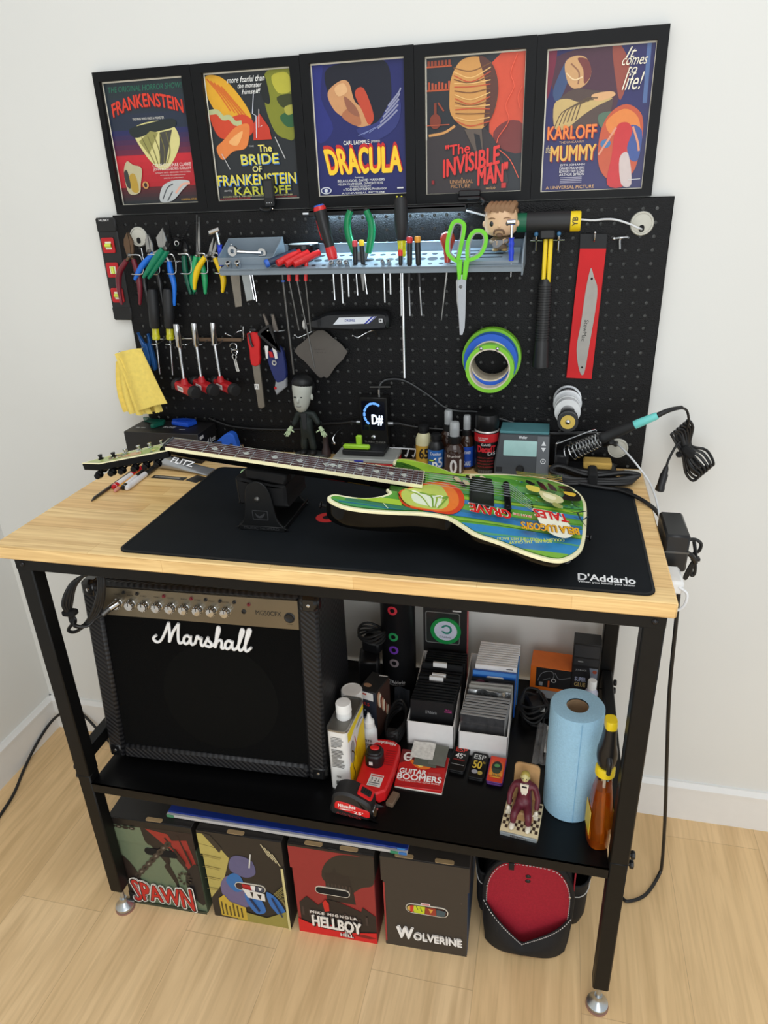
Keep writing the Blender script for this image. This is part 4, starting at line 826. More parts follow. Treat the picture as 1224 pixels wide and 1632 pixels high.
A = Art(cm_, T(0, -0.0351, 0.068) @ FRONT, 0.044, 0.132, 40, 120); A.rect(0, 0, 40, 120, (40, 44, 56)); A.rect(2, 2, 34, 22, (232, 230, 226)); A.rect(4, 6, 18, 10, (190, 60, 40)); A.text('RS.5', 4, 30, 24, 38, (190, 50, 44), bold=0.04); 
for k in range(12): A.ell(6 + (k * 7) % 28, 46 + k * 5, 2.6, 2.2, ((220, 222, 230), (150, 160, 180))[k % 2])
B_ = Art(cm_, frame((0.0231, 0, 0.068), (0, 1, 0), (0, 0, 1)), 0.068, 0.132, 60, 120); B_.rect(0, 0, 60, 120, (60, 40, 34)); 
for k in range(9): B_.poly([(4 + 6 * k, 10 + 8 * k), (14 + 5 * k, 4 + 9 * k), (18 + 4 * k, 30 + 8 * k), (8 + 5 * k, 40 + 7 * k)], ((196, 150, 120), (226, 214, 190), (120, 50, 40))[k % 3], 3)
C_ = Art(cm_, T(0, 0, 0.1362), 0.044, 0.068, 40, 60); C_.ell(12, 44, 9, 6, (170, 130, 100)); C_.line([(20, 6), (38, 2)], 3, (226, 226, 226))
cm_.build('carton_body', t)

RED = mat('tool_red_plastic', (206, 28, 32), 0.38, spec=0.5); 
t = thing('battery_charger', 'red battery charger with black battery lying on the shelf', 'battery charger', T(0.703, 0.15, SH))
base = s2([(-0.036, -0.03), (-0.034, -0.06), (-0.018, -0.078), (0.008, -0.08), (0.028, -0.068), (0.036, -0.05), (0.04, 0.055), (0.030, 0.08), (0.006, 0.088), (-0.03, 0.082), (-0.036, 0.07)], 4)
mb = MB().prism(base, 0, 0.032, RED, None, b=0.004)
mb.text('Milwaukee', ink((240, 236, 232)), T(0.004, 0.073, 0.0323) @ RZ(180), box=(-0.024, -0.005, 0.024, 0.005), bold=0.03, shear=0.2)
for k in range(7): mb.box((0.022, 0.05 - 0.007 * k, 0.0325), (0.022, 0.0022, 0.001), mat('tool_red_dark', (160, 20, 26), 0.5))
A = Art(mb, T(0.006, -0.042, 0.0322) @ RZ(-4), 0.030, 0.034, 30, 34); A.rect(0, 0, 30, 34, (214, 208, 204)); A.rect(2, 3, 28, 6, (190, 50, 50)); A.text('3 2 L', 4, 10, 26, 20, (30, 30, 34), bold=0.02); A.rect(3, 23, 27, 26, (120, 120, 124)); A.rect(3, 29, 24, 31, (150, 150, 150))
mb.build('charger_body', t)
bt = MB().prism(rrect(0.040, 0.040, 0.015, 5), 0, 0.034, PLB, T(-0.008, 0.012, 0.028), b=0.003); bt.prism(rrect(0.034, 0.034, 0.013, 5), 0, 0.008, PLB, T(-0.008, 0.012, 0.060), b=0.002); bt.ell((-0.008, 0.016, 0.069), (0.011, 0.008, 0.003), RED); bt.box((-0.012, -0.0085, 0.045), (0.008, 0.002, 0.008), ink((226, 220, 216))); bt.build('battery', t)
tm = T(0.677, 0.05, SH) @ RZ(-2)
t = thing('tape_measure', 'red and black tape measure at the front edge of the lower shelf', 'tape measure', tm)
sil = s2([(-0.043, 0.002), (-0.044, 0.03), (-0.040, 0.052), (-0.026, 0.064), (-0.004, 0.066), (0.016, 0.058), (0.034, 0.049), (0.042, 0.036), (0.042, 0.004), (0.040, 0.001)], 3)
MB().prism(sil, -0.0225, 0.0225, mat('tape_black_overmould', (30, 29, 30), 0.5), FRONT, b=0.005).build('overmould', t)
rd = s2([(-0.036, 0.026), (-0.033, 0.04), (-0.020, 0.043), (0.0, 0.04), (0.020, 0.033), (0.036, 0.030), (0.040, 0.022), (0.038, 0.0115), (0.02, 0.013), (-0.03, 0.021)], 3)
MB().prism(rd, -0.0238, 0.0238, RED, FRONT, b=0.001).build('shell', t)
lb = MB(); FT = T(0, -0.0240, 0) @ FRONT; WI = ink((240, 236, 232))
lb.text('Milwaukee', WI, FT, box=(-0.028, 0.0275, 0.010, 0.0375), bold=0.03, shear=0.15, warp=lambda a, b, X, Y: (X, Y + 0.002 * a)); lb.prism([(-0.026, 0.0245), (0.006, 0.0262), (-0.004, 0.0235), (-0.016, 0.0225)], 0, 0.0003, WI, FT); lb.text("25'", WI, FT, box=(0.006, 0.0165, 0.026, 0.0235), bold=0.04)
lb.text('AUTOLOCK', ink((150, 40, 40)), T(0, -0.0227, 0) @ FRONT, box=(-0.034, 0.0065, 0.022, 0.013), bold=0.0, shear=0.2, warp=lambda a, b, X, Y: (X, Y - 0.005 * a)); lb.build('lettering', t)
MB().ring(rrect(0.034, 0.026, 0.004, 3), rrect(0.024, 0.017, 0.002, 3), 0, 0.005, RED, T(0.026, 0, 0.0545) @ RY(28)).build('button_surround', t)
bb = MB().box((0, 0, 0.002), (0.024, 0.017, 0.006), RUB, T(0.026, 0, 0.0545) @ RY(28), b=0.001)
for k in range(4): bb.box((-0.008 + 0.005 * k, 0, 0.0055), (0.0018, 0.015, 0.002), RUB, T(0.026, 0, 0.0545) @ RY(28))
bb.build('lock_button', t)
MB().box((0.0435, 0, 0.012), (0.003, 0.024, 0.016), CHROME, b=0.0008).box((0.046, 0, 0.005), (0.006, 0.022, 0.0012), CHROME).build('tape_hook', t)
single('rubber_block', MB().box((0, 0, 0.0055), (0.017, 0.036, 0.011), mat('brown_rubber', (104, 84, 66), 0.75, var=0.15, bump=0.1), b=0.0015), 'small brown eraser block lying right of the charger', 'block', T(0.751, 0.089, SH) @ RZ(-14))
# packs of strings, cloth patches and tins at the front
t = thing('string_packet', 'red printed string packet on top of another at the shelf front', 'string pack', T(0.797, 0.182, SH + 0.004) @ RZ(2) @ RX(3))
mb = MB().box((0, 0, 0.003), (0.106, 0.106, 0.006), mat('red_string_packet', (190, 34, 34), 0.35), b=0.001); A = Art(mb, T(0, 0, 0.0061), 0.104, 0.104, 100, 100)
A.poly([(0, 0), (100, 0), (100, 40), (60, 46), (20, 30), (0, 40)], (110, 34, 36), 0); A.poly([(20, 26), (48, 36), (70, 40), (60, 50), (36, 46)], (236, 120, 40), 4); A.poly([(36, 36), (52, 40), (48, 46), (40, 42)], (250, 220, 120), 4); A.ell(16, 20, 10, 13, (236, 230, 226)); A.ell(17, 20, 6, 9, (110, 34, 36)); A.rect(12, 20, 24, 24, (236, 230, 226))
A.text('GUITAR', 4, 54, 62, 67, (244, 242, 240), bold=0.05); A.text('BOOMERS', 2, 68, 96, 83, (244, 242, 240), bold=0.05); A.rect(66, 58, 92, 66, (190, 70, 70)); A.text('THICK CORE ELECTRIC GUITAR STRINGS', 4, 85, 94, 88.6, (240, 220, 214)); A.rect(0, 93, 100, 100, (170, 26, 30)); mb.build('packet', t)
t = thing('string_packet', 'string packet with white edge lying underneath the red one', 'string pack', T(0.800, 0.180, SH) @ RZ(-1))
MB().box((0, 0, 0.0022), (0.105, 0.108, 0.0042), mat('white_packet_edge', (228, 222, 212), 0.5), b=0.0006).box((0, 0, 0.0044), (0.104, 0.107, 0.0002), mat('red_string_packet', (190, 34, 34), 0.35)).build('packet', t)
GP = mat('grey_abrasive_pad', (104, 106, 98), 0.8, var=0.1)
single('abrasive_sheet', MB().prism([(0, 0), (0.038, -0.002), (0.04, 0.058), (0.001, 0.06)], 0, 0.0012, GP), 'grey abrasive sheet on the red packet, right of the white patch', 'sheet', T(0.809, 0.197, SH + 0.0128) @ RX(3))
single('abrasive_sheet', MB().prism([(0, 0), (0.052, -0.002), (0.054, 0.06), (0.002, 0.06)], 0, 0.001, mat('grey_green_pad', (88, 92, 82), 0.8)), 'darker grey abrasive sheet mostly hidden below the white patch', 'sheet', T(0.776, 0.191, SH + 0.0114) @ RX(3))
single('white_cloth_patch', MB().sheet(lambda u, v: (0.052 * u, 0.05 * v, 0.0012 + 0.0012 * math.sin(7 * u + 3 * v)), 8, 8, mat('crumpled_white_cloth', (214, 212, 206), 0.8, var=0.15, vs=120), thick=0.0008), 'small white cloth patch lying on the red string packet', 'cloth', T(0.766, 0.208, SH + 0.0148) @ RX(3))
def tin(x, y, lab, art, base_c, rz):
    t = thing('pick_tin', lab, 'tin', T(x, y, SH) @ RZ(rz) @ RX(7), 'hinged pick tins in front of the white boxes')
    MB().prism(rrect(0.036, 0.070, 0.006, 4), 0.0, 0.008, mat('tin_black_base', (24, 24, 25), 0.3, 0.4) if base_c is None else mat('tin_coloured_base_%d' % base_c[0], base_c, 0.3), T(0, 0, 0), b=0.001).build('tin_base', t)
    mb = MB().prism(rrect(0.037, 0.071, 0.0065, 4), 0.0085, 0.0145, mat('tin_black_base', (24, 24, 25), 0.3) if base_c is None else mat('tin_coloured_base_%d' % base_c[0], base_c, 0.3), None, b=0.0012)
    art(Art(mb, T(0, 0, 0.0146), 0.034, 0.068, 50, 100)); mb.build('tin_lid', t)
def ta(A): A.text('ESP', 6, 6, 44, 24, (190, 54, 44), bold=0.03); A.text('45', 10, 30, 34, 50, (230, 228, 226), bold=0.03); A.text('th', 35, 30, 42, 38, (230, 228, 226)); A.text('ANNIVERSARY', 6, 54, 44, 60, (170, 50, 44)); A.rect(4, 76, 46, 78, (150, 150, 150))
def tb_(A): A.text('ESP', 6, 8, 44, 26, (190, 192, 190), bold=0.03); A.text('50', 8, 34, 36, 64, (206, 176, 60), bold=0.04); A.text('TH', 38, 34, 46, 42, (206, 176, 60)); A.ell(18, 78, 10, 8, (150, 150, 156)); A.ell(36, 80, 8, 8, (170, 150, 70))
def tc_(A):
    A.rect(0, 0, 50, 100, (206, 60, 40)); A.grad(4, 4, 46, 76, (214, 70, 44), (226, 150, 56), 5); A.ell(25, 42, 17, 24, (40, 44, 40)); A.ell(25, 36, 9, 7, (90, 150, 90)); A.poly([(12, 50), (38, 50), (34, 66), (16, 66)], (56, 70, 56), 3); A.text('TALES', 14, 70, 38, 78, (70, 120, 70), bold=0.03); A.rect(8, 80, 42, 84, (220, 170, 60))
tin(0.877, 0.228, 'black pick tin with red word and 45, leftmost of three', ta, None, -6); tin(0.921, 0.215, 'black pick tin with gold 50, middle of three tins', tb_, None, -5); tin(0.962, 0.21, 'orange and purple pick tin, rightmost of three', tc_, (86, 44, 120), -4)

# ------------------------------------------------------------------ white boxes of strings
WC = mat('white_corrugated_card', (228, 226, 224), 0.65, var=0.03)
def card_box(x, y, w_, d_, lab):
    t = thing('open_card_box', lab, 'cardboard box', T(x, y, SH), 'open white card boxes of strings')
    mb = MB().box((w_ / 2, d_ / 2, 0.001), (w_, d_, 0.002), WC).box((w_ / 2, 0.001, 0.034), (w_, 0.002, 0.068), WC, b=0.0004).box((w_ / 2, d_ - 0.001, 0.0525), (w_, 0.002, 0.105), WC)
    for xx in (0.001, w_ - 0.001):
        mb.prism([(0, 0), (d_, 0), (d_, 0.105), (d_ * .75, 0.092), (0.0, 0.068)], -0.001, 0.001, WC, frame((xx, 0, 0), (0, 1, 0), (0, 0, 1)))
    mb.build('box_body', t)
card_box(0.748, 0.266, 0.110, 0.228, 'open white card box packed with black string sets'); card_box(0.870, 0.254, 0.112, 0.25, 'open white card box packed with clear and white string sets')
PB1 = mat('black_string_envelope', (19, 19, 21), 0.45, spec=0.3)
def pack(x, y, z0, h, w_, m, lean, lab, grp, art=None, th=0.0055, name='string_set', yaw=0, parts=True):
    t = thing(name, lab, 'string set', T(x, y, z0) @ RZ(yaw) @ RX(-lean), grp)
    mb = MB().box((0, 0, h / 2), (w_, th, h), m, b=0.0006)
    if art: art(Art(mb, T(0, -th / 2 - 0.0001, h / 2) @ FRONT, w_ - 0.002, h - 0.002, 100, 100))
    mb.build('envelope', t); return t
G1 = 'black string sets in the left white box'
def artfront(A): A.text("D'Addario", 36, 22, 62, 30, (120, 120, 122), bold=0.02); A.text('Medium', 82, 14, 97, 18, (196, 60, 140)); A.rect(80, 20, 97, 21.4, (196, 60, 140)); A.mb.ring(circ(0.022, 28, 0, -0.028), circ(0.0205, 28, 0, -0.028), 0.0002, 0.0004, ink((196, 110, 170)), A.t)
def tabtop(t, w_, h, dx, th=0.0055):
    MB().box((dx, -0.0005, h + 0.0015), (0.034, th + 0.002, 0.003), mat('white_label_tab', (226, 225, 224), 0.6)).box((dx, -th / 2 - 0.0006, h - 0.004), (0.034, 0.0008, 0.009), mat('white_label_tab', (226, 225, 224), 0.6)).build('label_tab', t)
first = pack(0.802, 0.281, SH + 0.003, 0.105, 0.102, PB1, 10, 'black string set at the very front of the left box', G1, artfront)
protoA = None; N1 = 13
for k in range(N1):
    y = 0.290 + k * 0.0098; m_ = T(0.802 + 0.0006 * k, y, SH + 0.003 + 0.0006 * k) @ RX(-10)
    lab = 'black string set in the left box, number %d behind the front one' % (k + 1) if False else 'black string set packed in the left white box without a label tab'
    if k in (7, 8, 11):
        t = pack(0.802 + 0.0006 * k, y, SH + 0.003 + 0.0006 * k, 0.109 if k < 9 else 0.118, 0.102, PB1, 10, {7: 'black string set with the front white tab, left box', 8: 'black string set with the second white tab, left box', 11: 'taller black string set with the rearmost white tab, left box'}[k], G1); tabtop(t, 0.102, 0.109 if k < 9 else 0.118, -0.006 + (0.004 if k == 8 else 0))
    elif protoA is None: protoA = pack(0.802 + 0.0006 * k, y, SH + 0.003 + 0.0006 * k, 0.105, 0.102, PB1, 10, lab, G1)
    else: dup(protoA, m_, lab)
for k in range(5): dup(protoA, T(0.812, 0.420 + k * 0.010, SH + 0.016) @ RX(-10), 'black string set packed in the left white box without a label tab')
t = thing('display_carton', 'black carton with clear window and green ring behind the string box', 'carton', T(0.803, 0.512, SH))
mb = MB().box((0, 0, 0.1185), (0.112, 0.032, 0.237), mat('black_card', (26, 25, 26), 0.45), b=0.001); mb.box((0.0562, 0, 0.1185), (0.0006, 0.031, 0.235), mat('pink_red_card', (196, 80, 84), 0.5)); mb.box((0.03, -0.0162, 0.232), (0.022, 0.0004, 0.004), ink((200, 200, 200))); mb.build('carton_body', t)
mb = MB().ring(rrect(0.088, 0.094, 0.006, 4, -0.006, 0.179), rrect(0.084, 0.090, 0.005, 4, -0.006, 0.179), 0, 0.0015, mat('clear_film_edge', (120, 122, 120), 0.2), T(0, -0.016, 0) @ FRONT)
mb.flat(rrect(0.084, 0.090, 0.005, 4, -0.006, 0.179), 0.0004, mat('dark_window_film', (46, 50, 48), 0.15), T(0, -0.016, 0) @ FRONT); mb.build('window', t)
mb = MB().ring(circ(0.039, 40, 0.002, 0.172), circ(0.0295, 40, 0.002, 0.172), 0, 0.003, mat('green_string_coil', (28, 140, 70), 0.35), T(0, -0.0165, 0) @ FRONT); mb.lathe([(0.0305, 0), (0.0305, 0.0012), (0, 0.0012)], ink((206, 208, 226)), T(0.002, -0.0165, 0.172) @ RX(90), 40)
mb.ring(circ(0.014, 24, 0.004, 0.176), circ(0.009, 24, 0.004, 0.176), 0.0014, 0.0018, ink((30, 130, 110)), T(0, -0.0165, 0) @ FRONT); mb.box((-0.006, 0.176, 0.002), (0.014, 0.009, 0.0006), ink((206, 208, 226)), T(0, -0.0165, 0) @ FRONT); mb.text("D'Addario", ink((70, 80, 90)), T(0, -0.0165, 0) @ FRONT, box=(-0.014, 0.150, 0.016, 0.156), z=0.0016); mb.build('ring_label', t)
G2 = 'clear sleeved string sets in the right white box'; G3 = 'white string sets in the right white box'
CLR = mat('dark_clear_sleeve', (58, 58, 60), 0.12, spec=0.8, var=0.3, vs=60, coat=0.6)
pA = None
for k in range(8):
    y = 0.268 + k * 0.0082; m_ = T(0.922 + 0.001 * k, y, SH + 0.004 + 0.001 * k) @ RZ(-2 + (k * 37 % 5) * .5) @ RX(-6)
    lab = 'clear sleeved dark string set near the front of the right box'
    if pA is None:
        pA = pack(0.922, y, SH + 0.004, 0.096, 0.102, CLR, 6, lab, G2); pA.matrix_world = m_
        MB().box((0, -0.0003, 0.0965), (0.102, 0.0062, 0.0012), mat('sleeve_edge', (150, 150, 150), 0.25)).box((0.0505, 0, 0.048), (0.001, 0.0064, 0.096), mat('sleeve_edge', (150, 150, 150), 0.25)).build('sleeve_seam', pA)
    else: dup(pA, m_, lab)
FOIL = mat('crumpled_foil', (186, 188, 190), 0.22, 0.9, var=0.3, vs=40, bump=1.0, bs=60)
t = thing('foil_packet', 'crumpled silver foil string packet in the middle of the right box', 'string set', T(0.93, 0.338, SH + 0.01) @ RX(-6))
MB().sheet(lambda u, v: (-0.05 + 0.1 * u, 0.004 * math.sin(9 * u + 5 * v) + 0.002 * math.sin(23 * u), 0.105 * v), 22, 14, FOIL, thick=0.003).build('envelope', t)
pB = pack(0.931, 0.352, SH + 0.012, 0.108, 0.1, mat('grey_sleeve', (150, 148, 142), 0.2), 5, 'pale grey string set right behind the foil packet', 'string sets behind the foil packet'); dup(pB, T(0.934, 0.362, SH + 0.014) @ RX(-4) @ RZ(2), 'second pale grey string set behind the foil packet')
def dark_art(A): A.ell(20, 14, 14, 12, (90, 44, 60)); A.rect(40, 4, 90, 8, (60, 60, 66))
pack(0.936, 0.374, SH + 0.014, 0.112, 0.102, PB1, 4, 'black string set directly in front of the blue one', 'dark and blue string sets', dark_art)
def blue_art(A): A.rect(0, 0, 100, 50, (28, 92, 178)); A.rect(0, 0, 100, 8, (70, 130, 200)); A.rect(0, 18, 40, 22, (200, 214, 230)); A.rect(78, 36, 98, 42, (160, 190, 230))
t = pack(0.938, 0.386, SH + 0.015, 0.124, 0.104, mat('blue_string_envelope', (26, 84, 170), 0.3), 4, 'bright blue string set with a white hang slot in the right box', 'dark and blue string sets', blue_art)
MB().prism(rrect(0.042, 0.012, 0.005, 4), 0, 0.0012, mat('white_label_tab', (226, 225, 224), 0.6), T(0.002, -0.0032, 0.105) @ FRONT).build('hang_tab', t)
pW = None
for k in range(11):
    y = 0.396 + k * 0.0092; m_ = T(0.940 + 0.0004 * k, y, SH + 0.016) @ RX(-3)
    lab = 'white string set standing in the back half of the right box'
    if pW is None:
        pW = pack(0.940, y, SH + 0.016, 0.134, 0.098, mat('white_string_envelope', (226, 224, 224), 0.4), 3, lab, G3)
        MB().box((0.033, -0.0029, 0.128), (0.016, 0.0004, 0.0025), ink((90, 90, 94))).build('small_print', pW)
    else: dup(pW, m_, lab)
single('blue_card', MB().box((0, 0, 0.055), (0.002, 0.05, 0.11), mat('blue_card', (30, 120, 200), 0.5)), 'bright blue card edge at the right side of the white sets', 'card', T(0.9925, 0.44, SH + 0.03))
# black tube with coloured rings
t = thing('shipping_tube', 'tall black round tube with coloured rings standing behind the boxes', 'tube', T(0.686, 0.475, SH))
tb = MB().lathe([(0.044, 0), (0.044, 0.30), (0.0445, 0.301), (0.0445, 0.42), (0.04, 0.421), (0, 0.421)], mat('black_tube_card', (20, 20, 22), 0.35), None, 40); tb.build('tube_body', t)
def wrap(mb, geo, m, r, z, ang):
    """lay a flat x/y figure onto the cylinder"""
    tmp = MB(); geo(tmp, m); V_ = [(r * math.sin(p.x / r + ang), -r * math.cos(p.x / r + ang), z + p.y) for p in tmp.v]; mb.add(V_, tmp.f, m, None, True)
def ringgeo(mb, m):
    o, i = circ(0.0125, 28), circ(0.0062, 28); n = 28; mb.add([(x, y, 0) for x, y in o + i], [(k, (k + 1) % n, n + (k + 1) % n, n + k) for k in range(n)], m)
for z, c in ((0.258, (196, 44, 60)), (0.181, (36, 140, 80)), (0.1415, (104, 52, 160)), (0.1015, (128, 116, 120))):
    r_ = MB(); wrap(r_, ringgeo, ink(c), 0.0446, z, -0.08); r_.build('printed_ring', t)
r_ = MB(); wrap(r_, lambda mb, m: (mb.text("D'Addario", m, T(0, 0, 0), box=(-0.022, 0, 0.022, 0.0105), bold=0.035), mb.text('When you know you know', m, T(0, 0, 0), box=(-0.022, -0.006, 0.022, -0.002), bold=0.02)), WHT, 0.0446, 0.0365, 0.02); r_.build('lettering', t)

# ------------------------------------------------------------------ right end of the shelf
t = thing('paper_towel_roll', 'tall roll of light blue paper towels standing on end', 'paper towels', T(1.117, 0.156, SH))
BP = mat('blue_paper_towel', (150, 190, 214), 0.9, var=0.06, vs=260, bump=0.5, bs=380)
MB().lathe([(0.021, 0.0), (0.0505, 0.0), (0.0525, 0.002), (0.0525, 0.259), (0.051, 0.261), (0.040, 0.262), (0.028, 0.261), (0.0215, 0.2605)], BP, None, 48, cap=False).build('towel_roll', t)
MB().ring(circ(0.0212, 32), circ(0.0196, 32), 0.002, 0.258, mat('brown_card_core', (150, 122, 92), 0.8)).build('cardboard_core', t)
MB().box((0.008, -0.0526, 0.13), (0.001, 0.0008, 0.255), mat('blue_paper_edge', (122, 172, 206), 0.9)).build('loose_edge', t)
t = thing('spray_bottle', 'clear spray bottle of orange cleaner with black and yellow trigger head', 'spray bottle', T(1.172, 0.076, SH) @ RZ(8))
PL = mat('clear_bottle_plastic', (244, 246, 246), 0.05, trans=1.0, ior=1.25, var=0.0)
def bring(w_, d_, z, n=24, p=3.0): return [(w_ * abs(math.cos(a)) ** (2 / p) * (1 if math.cos(a) >= 0 else -1), d_ * abs(math.sin(a)) ** (2 / p) * (1 if math.sin(a) >= 0 else -1), z) for a in [2 * PI * k / n for k in range(n)]]
MB().loft([bring(0.019, 0.029, 0.0), bring(0.021, 0.031, 0.004), bring(0.0215, 0.0315, 0.05), bring(0.0205, 0.030, 0.10), bring(0.0175, 0.024, 0.13), bring(0.0145, 0.0165, 0.155), bring(0.014, 0.0145, 0.178)], PL).build('bottle', t)
OL = mat('orange_liquid', (232, 120, 20), 0.05, trans=0.75, ior=1.33, var=0.0, emit=0)
MB().loft([bring(0.0178, 0.0278, 0.0015), bring(0.0198, 0.0298, 0.005), bring(0.0203, 0.0303, 0.05), bring(0.0193, 0.0288, 0.10), bring(0.0165, 0.023, 0.129), bring(0.0150, 0.019, 0.142)], OL).build('orange_liquid', t)
lb = MB().box((0.0219, 0, 0.06), (0.0006, 0.040, 0.06), mat('yellow_bottle_label', (226, 196, 60), 0.5)); lb.box((-0.0219, 0, 0.06), (0.0006, 0.040, 0.06), mat('yellow_bottle_label', (226, 196, 60), 0.5)); lb.build('label', t)
MB().tube([(0, 0, 0.17), (0.002, -0.004, 0.09), (0.004, -0.01, 0.012)], 0.0024, mat('dip_tube_plastic', (236, 220, 196), 0.3), 8, 5).build('dip_tube', t)
YC = mat('yellow_cap_plastic', (236, 206, 30), 0.35)
MB().lathe([(0.0165, 0.172), (0.0185, 0.174), (0.0185, 0.188), (0.0165, 0.192), (0.012, 0.194)], YC, None, 28).build('collar', t)
hd = MB().loft([bring(0.010, 0.012, 0.188, 20, 2.2), bring(0.0165, 0.0165, 0.200, 20, 2.2), bring(0.0190, 0.019, 0.215, 20, 2.2), bring(0.0185, 0.019, 0.232, 20, 2.2), bring(0.0135, 0.017, 0.250, 20), bring(0.0115, 0.016, 0.268, 20), bring(0.0105, 0.014, 0.290, 20)], PLB); hd.build('trigger_head', t)
MB().loft([bring(0.0108, 0.0144, 0.287, 20), bring(0.0112, 0.0150, 0.296, 20), bring(0.0102, 0.0125, 0.304, 20)], YC).build('nozzle_strip', t)
MB().tube([(0, -0.012, 0.226), (0, -0.022, 0.220), (0, -0.025, 0.206), (0, -0.024, 0.194)], lambda u: 0.0062 - 0.002 * u, PLB, 10, 5).build('trigger', t)

def skin_mesh(name, J, E, m, sub=2, sharp=None):
    """one continuous skin around a joint tree; J: (xyz, radius or (rx, ry)); first joint is the root"""
    me = bpy.data.meshes.new(name); me.from_pydata([j[0] for j in J], E, []); o = bpy.data.objects.new(name, me); COL.objects.link(o)
    o.modifiers.new('skin', 'SKIN'); sk = me.skin_vertices[0].data if me.skin_vertices else None
    if sk is None:
        bm = bmesh.new(); bm.from_mesh(me); bm.verts.layers.skin.verify(); bm.to_mesh(me); bm.free(); sk = me.skin_vertices[0].data
    for i, j in enumerate(J): r = j[1]; sk[i].radius = r if isinstance(r, tuple) else (r, r)
    sk[0].use_root = True
    sb = o.modifiers.new('sub', 'SUBSURF'); sb.levels = sub; sb.render_levels = sub
    dg = bpy.context.evaluated_depsgraph_get(); dg.update()
    em = bpy.data.meshes.new_from_object(o.evaluated_get(dg)); V_ = [tuple(v.co) for v in em.vertices]; F_ = [tuple(p.vertices) for p in em.polygons]
    bpy.data.objects.remove(o); bpy.data.meshes.remove(me); bpy.data.meshes.remove(em)
    return MB().add(V_, F_, m)
# seated toy figure
fm_ = T(1.024, 0.093, SH) @ RZ(-6)
t = thing('seated_figurine', 'small toy figure in a maroon suit seated on a checkered base', 'figurine', fm_)
bs = MB(); bs.box((0, 0, 0.004), (0.076, 0.092, 0.008), mat('ivory_plaster', (222, 206, 168), 0.5), b=0.001)
DK = ink((58, 40, 30), 0.5)
for i in range(12):
    for j in range(10):
        if (i + j) % 2 and j < 9: bs.flat([(-0.036 + i * 0.006, -0.036 + j * 0.0086), (-0.030 + i * 0.006, -0.036 + j * 0.0086), (-0.030 + i * 0.006, -0.0274 + j * 0.0086), (-0.036 + i * 0.006, -0.0274 + j * 0.0086)], 0.0082, DK)
bs.build('base', t)
pl = MB().box((0, -0.0475, 0.004), (0.074, 0.004, 0.009), mat('silver_plaque', (150, 156, 158), 0.4, 0.3), b=0.001); pl.text('MEMENTO', DK, T(0, -0.0497, 0.004) @ FRONT, box=(-0.016, -0.0025, 0.016, 0.0025), bold=0.04); pl.build('plaque', t)
TN = mat('tan_cardboard_seat', (176, 138, 92), 0.6, var=0.12)
st = MB().prism(rrect(0.052, 0.100, 0.010, 4, 0, 0.055), 0, 0.006, TN, T(0, 0.036, 0.004) @ RX(-8) @ FRONT, b=0.001); st.box((0, 0.012, 0.016), (0.046, 0.044, 0.022), TN, b=0.003); st.build('seat', t)
MRN = mat('maroon_suit', (92, 30, 44), 0.4, var=0.15, vs=150)
J = [((0, 0.016, 0.036), (0.015, 0.012)), ((0, 0.019, 0.058), (0.0155, 0.011)), ((0, 0.021, 0.079), (0.017, 0.010)), ((0, 0.020, 0.089), 0.006), ((0, 0.017, 0.094), 0.005),
     ((-0.021, 0.018, 0.078), 0.0068), ((-0.0285, 0.010, 0.056), 0.0062), ((-0.0275, -0.004, 0.038), 0.005), ((0.021, 0.018, 0.078), 0.0068), ((0.0285, 0.010, 0.056), 0.0062), ((0.028, -0.004, 0.038), 0.005),
     ((-0.009, 0.005, 0.034), 0.0098), ((-0.0145, -0.022, 0.036), 0.0082), ((-0.0155, -0.026, 0.014), 0.0062), ((0.009, 0.005, 0.034), 0.0098), ((0.0145, -0.022, 0.036), 0.0082), ((0.0155, -0.026, 0.014), 0.0062)]
E = [(0, 1), (1, 2), (2, 3), (3, 4), (2, 5), (5, 6), (6, 7), (2, 8), (8, 9), (9, 10), (0, 11), (11, 12), (12, 13), (0, 14), (14, 15), (15, 16)]
skin_mesh('body', J, E, MRN).build('suited_body', t)
IV = mat('ivory_paint', (226, 218, 200), 0.45); hb = MB(); hb.ell((0, 0.015, 0.103), (0.0085, 0.009, 0.0112), mat('olive_skin_paint', (196, 186, 130), 0.5)); hb.ell((0, 0.0062, 0.1015), (0.0016, 0.002, 0.002), mat('olive_skin_paint', (196, 186, 130), 0.5))
for s_ in (-1, 1): hb.ell((s_ * 0.0034, 0.0070, 0.105), (0.0012, 0.0008, 0.0012), PLB, n=8); hb.ell((s_ * 0.0086, 0.016, 0.102), (0.0014, 0.002, 0.003), mat('olive_skin_paint', (196, 186, 130), 0.5), n=8)
hb.box((0, 0.0066, 0.0972), (0.005, 0.001, 0.0008), mat('mouth_paint', (120, 70, 60), 0.5)); hb.build('head', t)
MB().ell((0, 0.0175, 0.107), (0.0092, 0.009, 0.0085), mat('straw_hair', (170, 150, 70), 0.6)).build('hair', t)
sh_ = MB().prism([(-0.0085, 0.088), (0.0085, 0.088), (0.0070, 0.070), (0.0015, 0.054), (-0.0015, 0.054), (-0.0070, 0.070)], 0, 0.003, IV, T(0, 0.0108, 0) @ FRONT); sh_.build('shirt_front', t)
MB().box((0, 0.0075, 0.083), (0.010, 0.002, 0.004), PLB, b=0.0006).build('bow_tie', t)
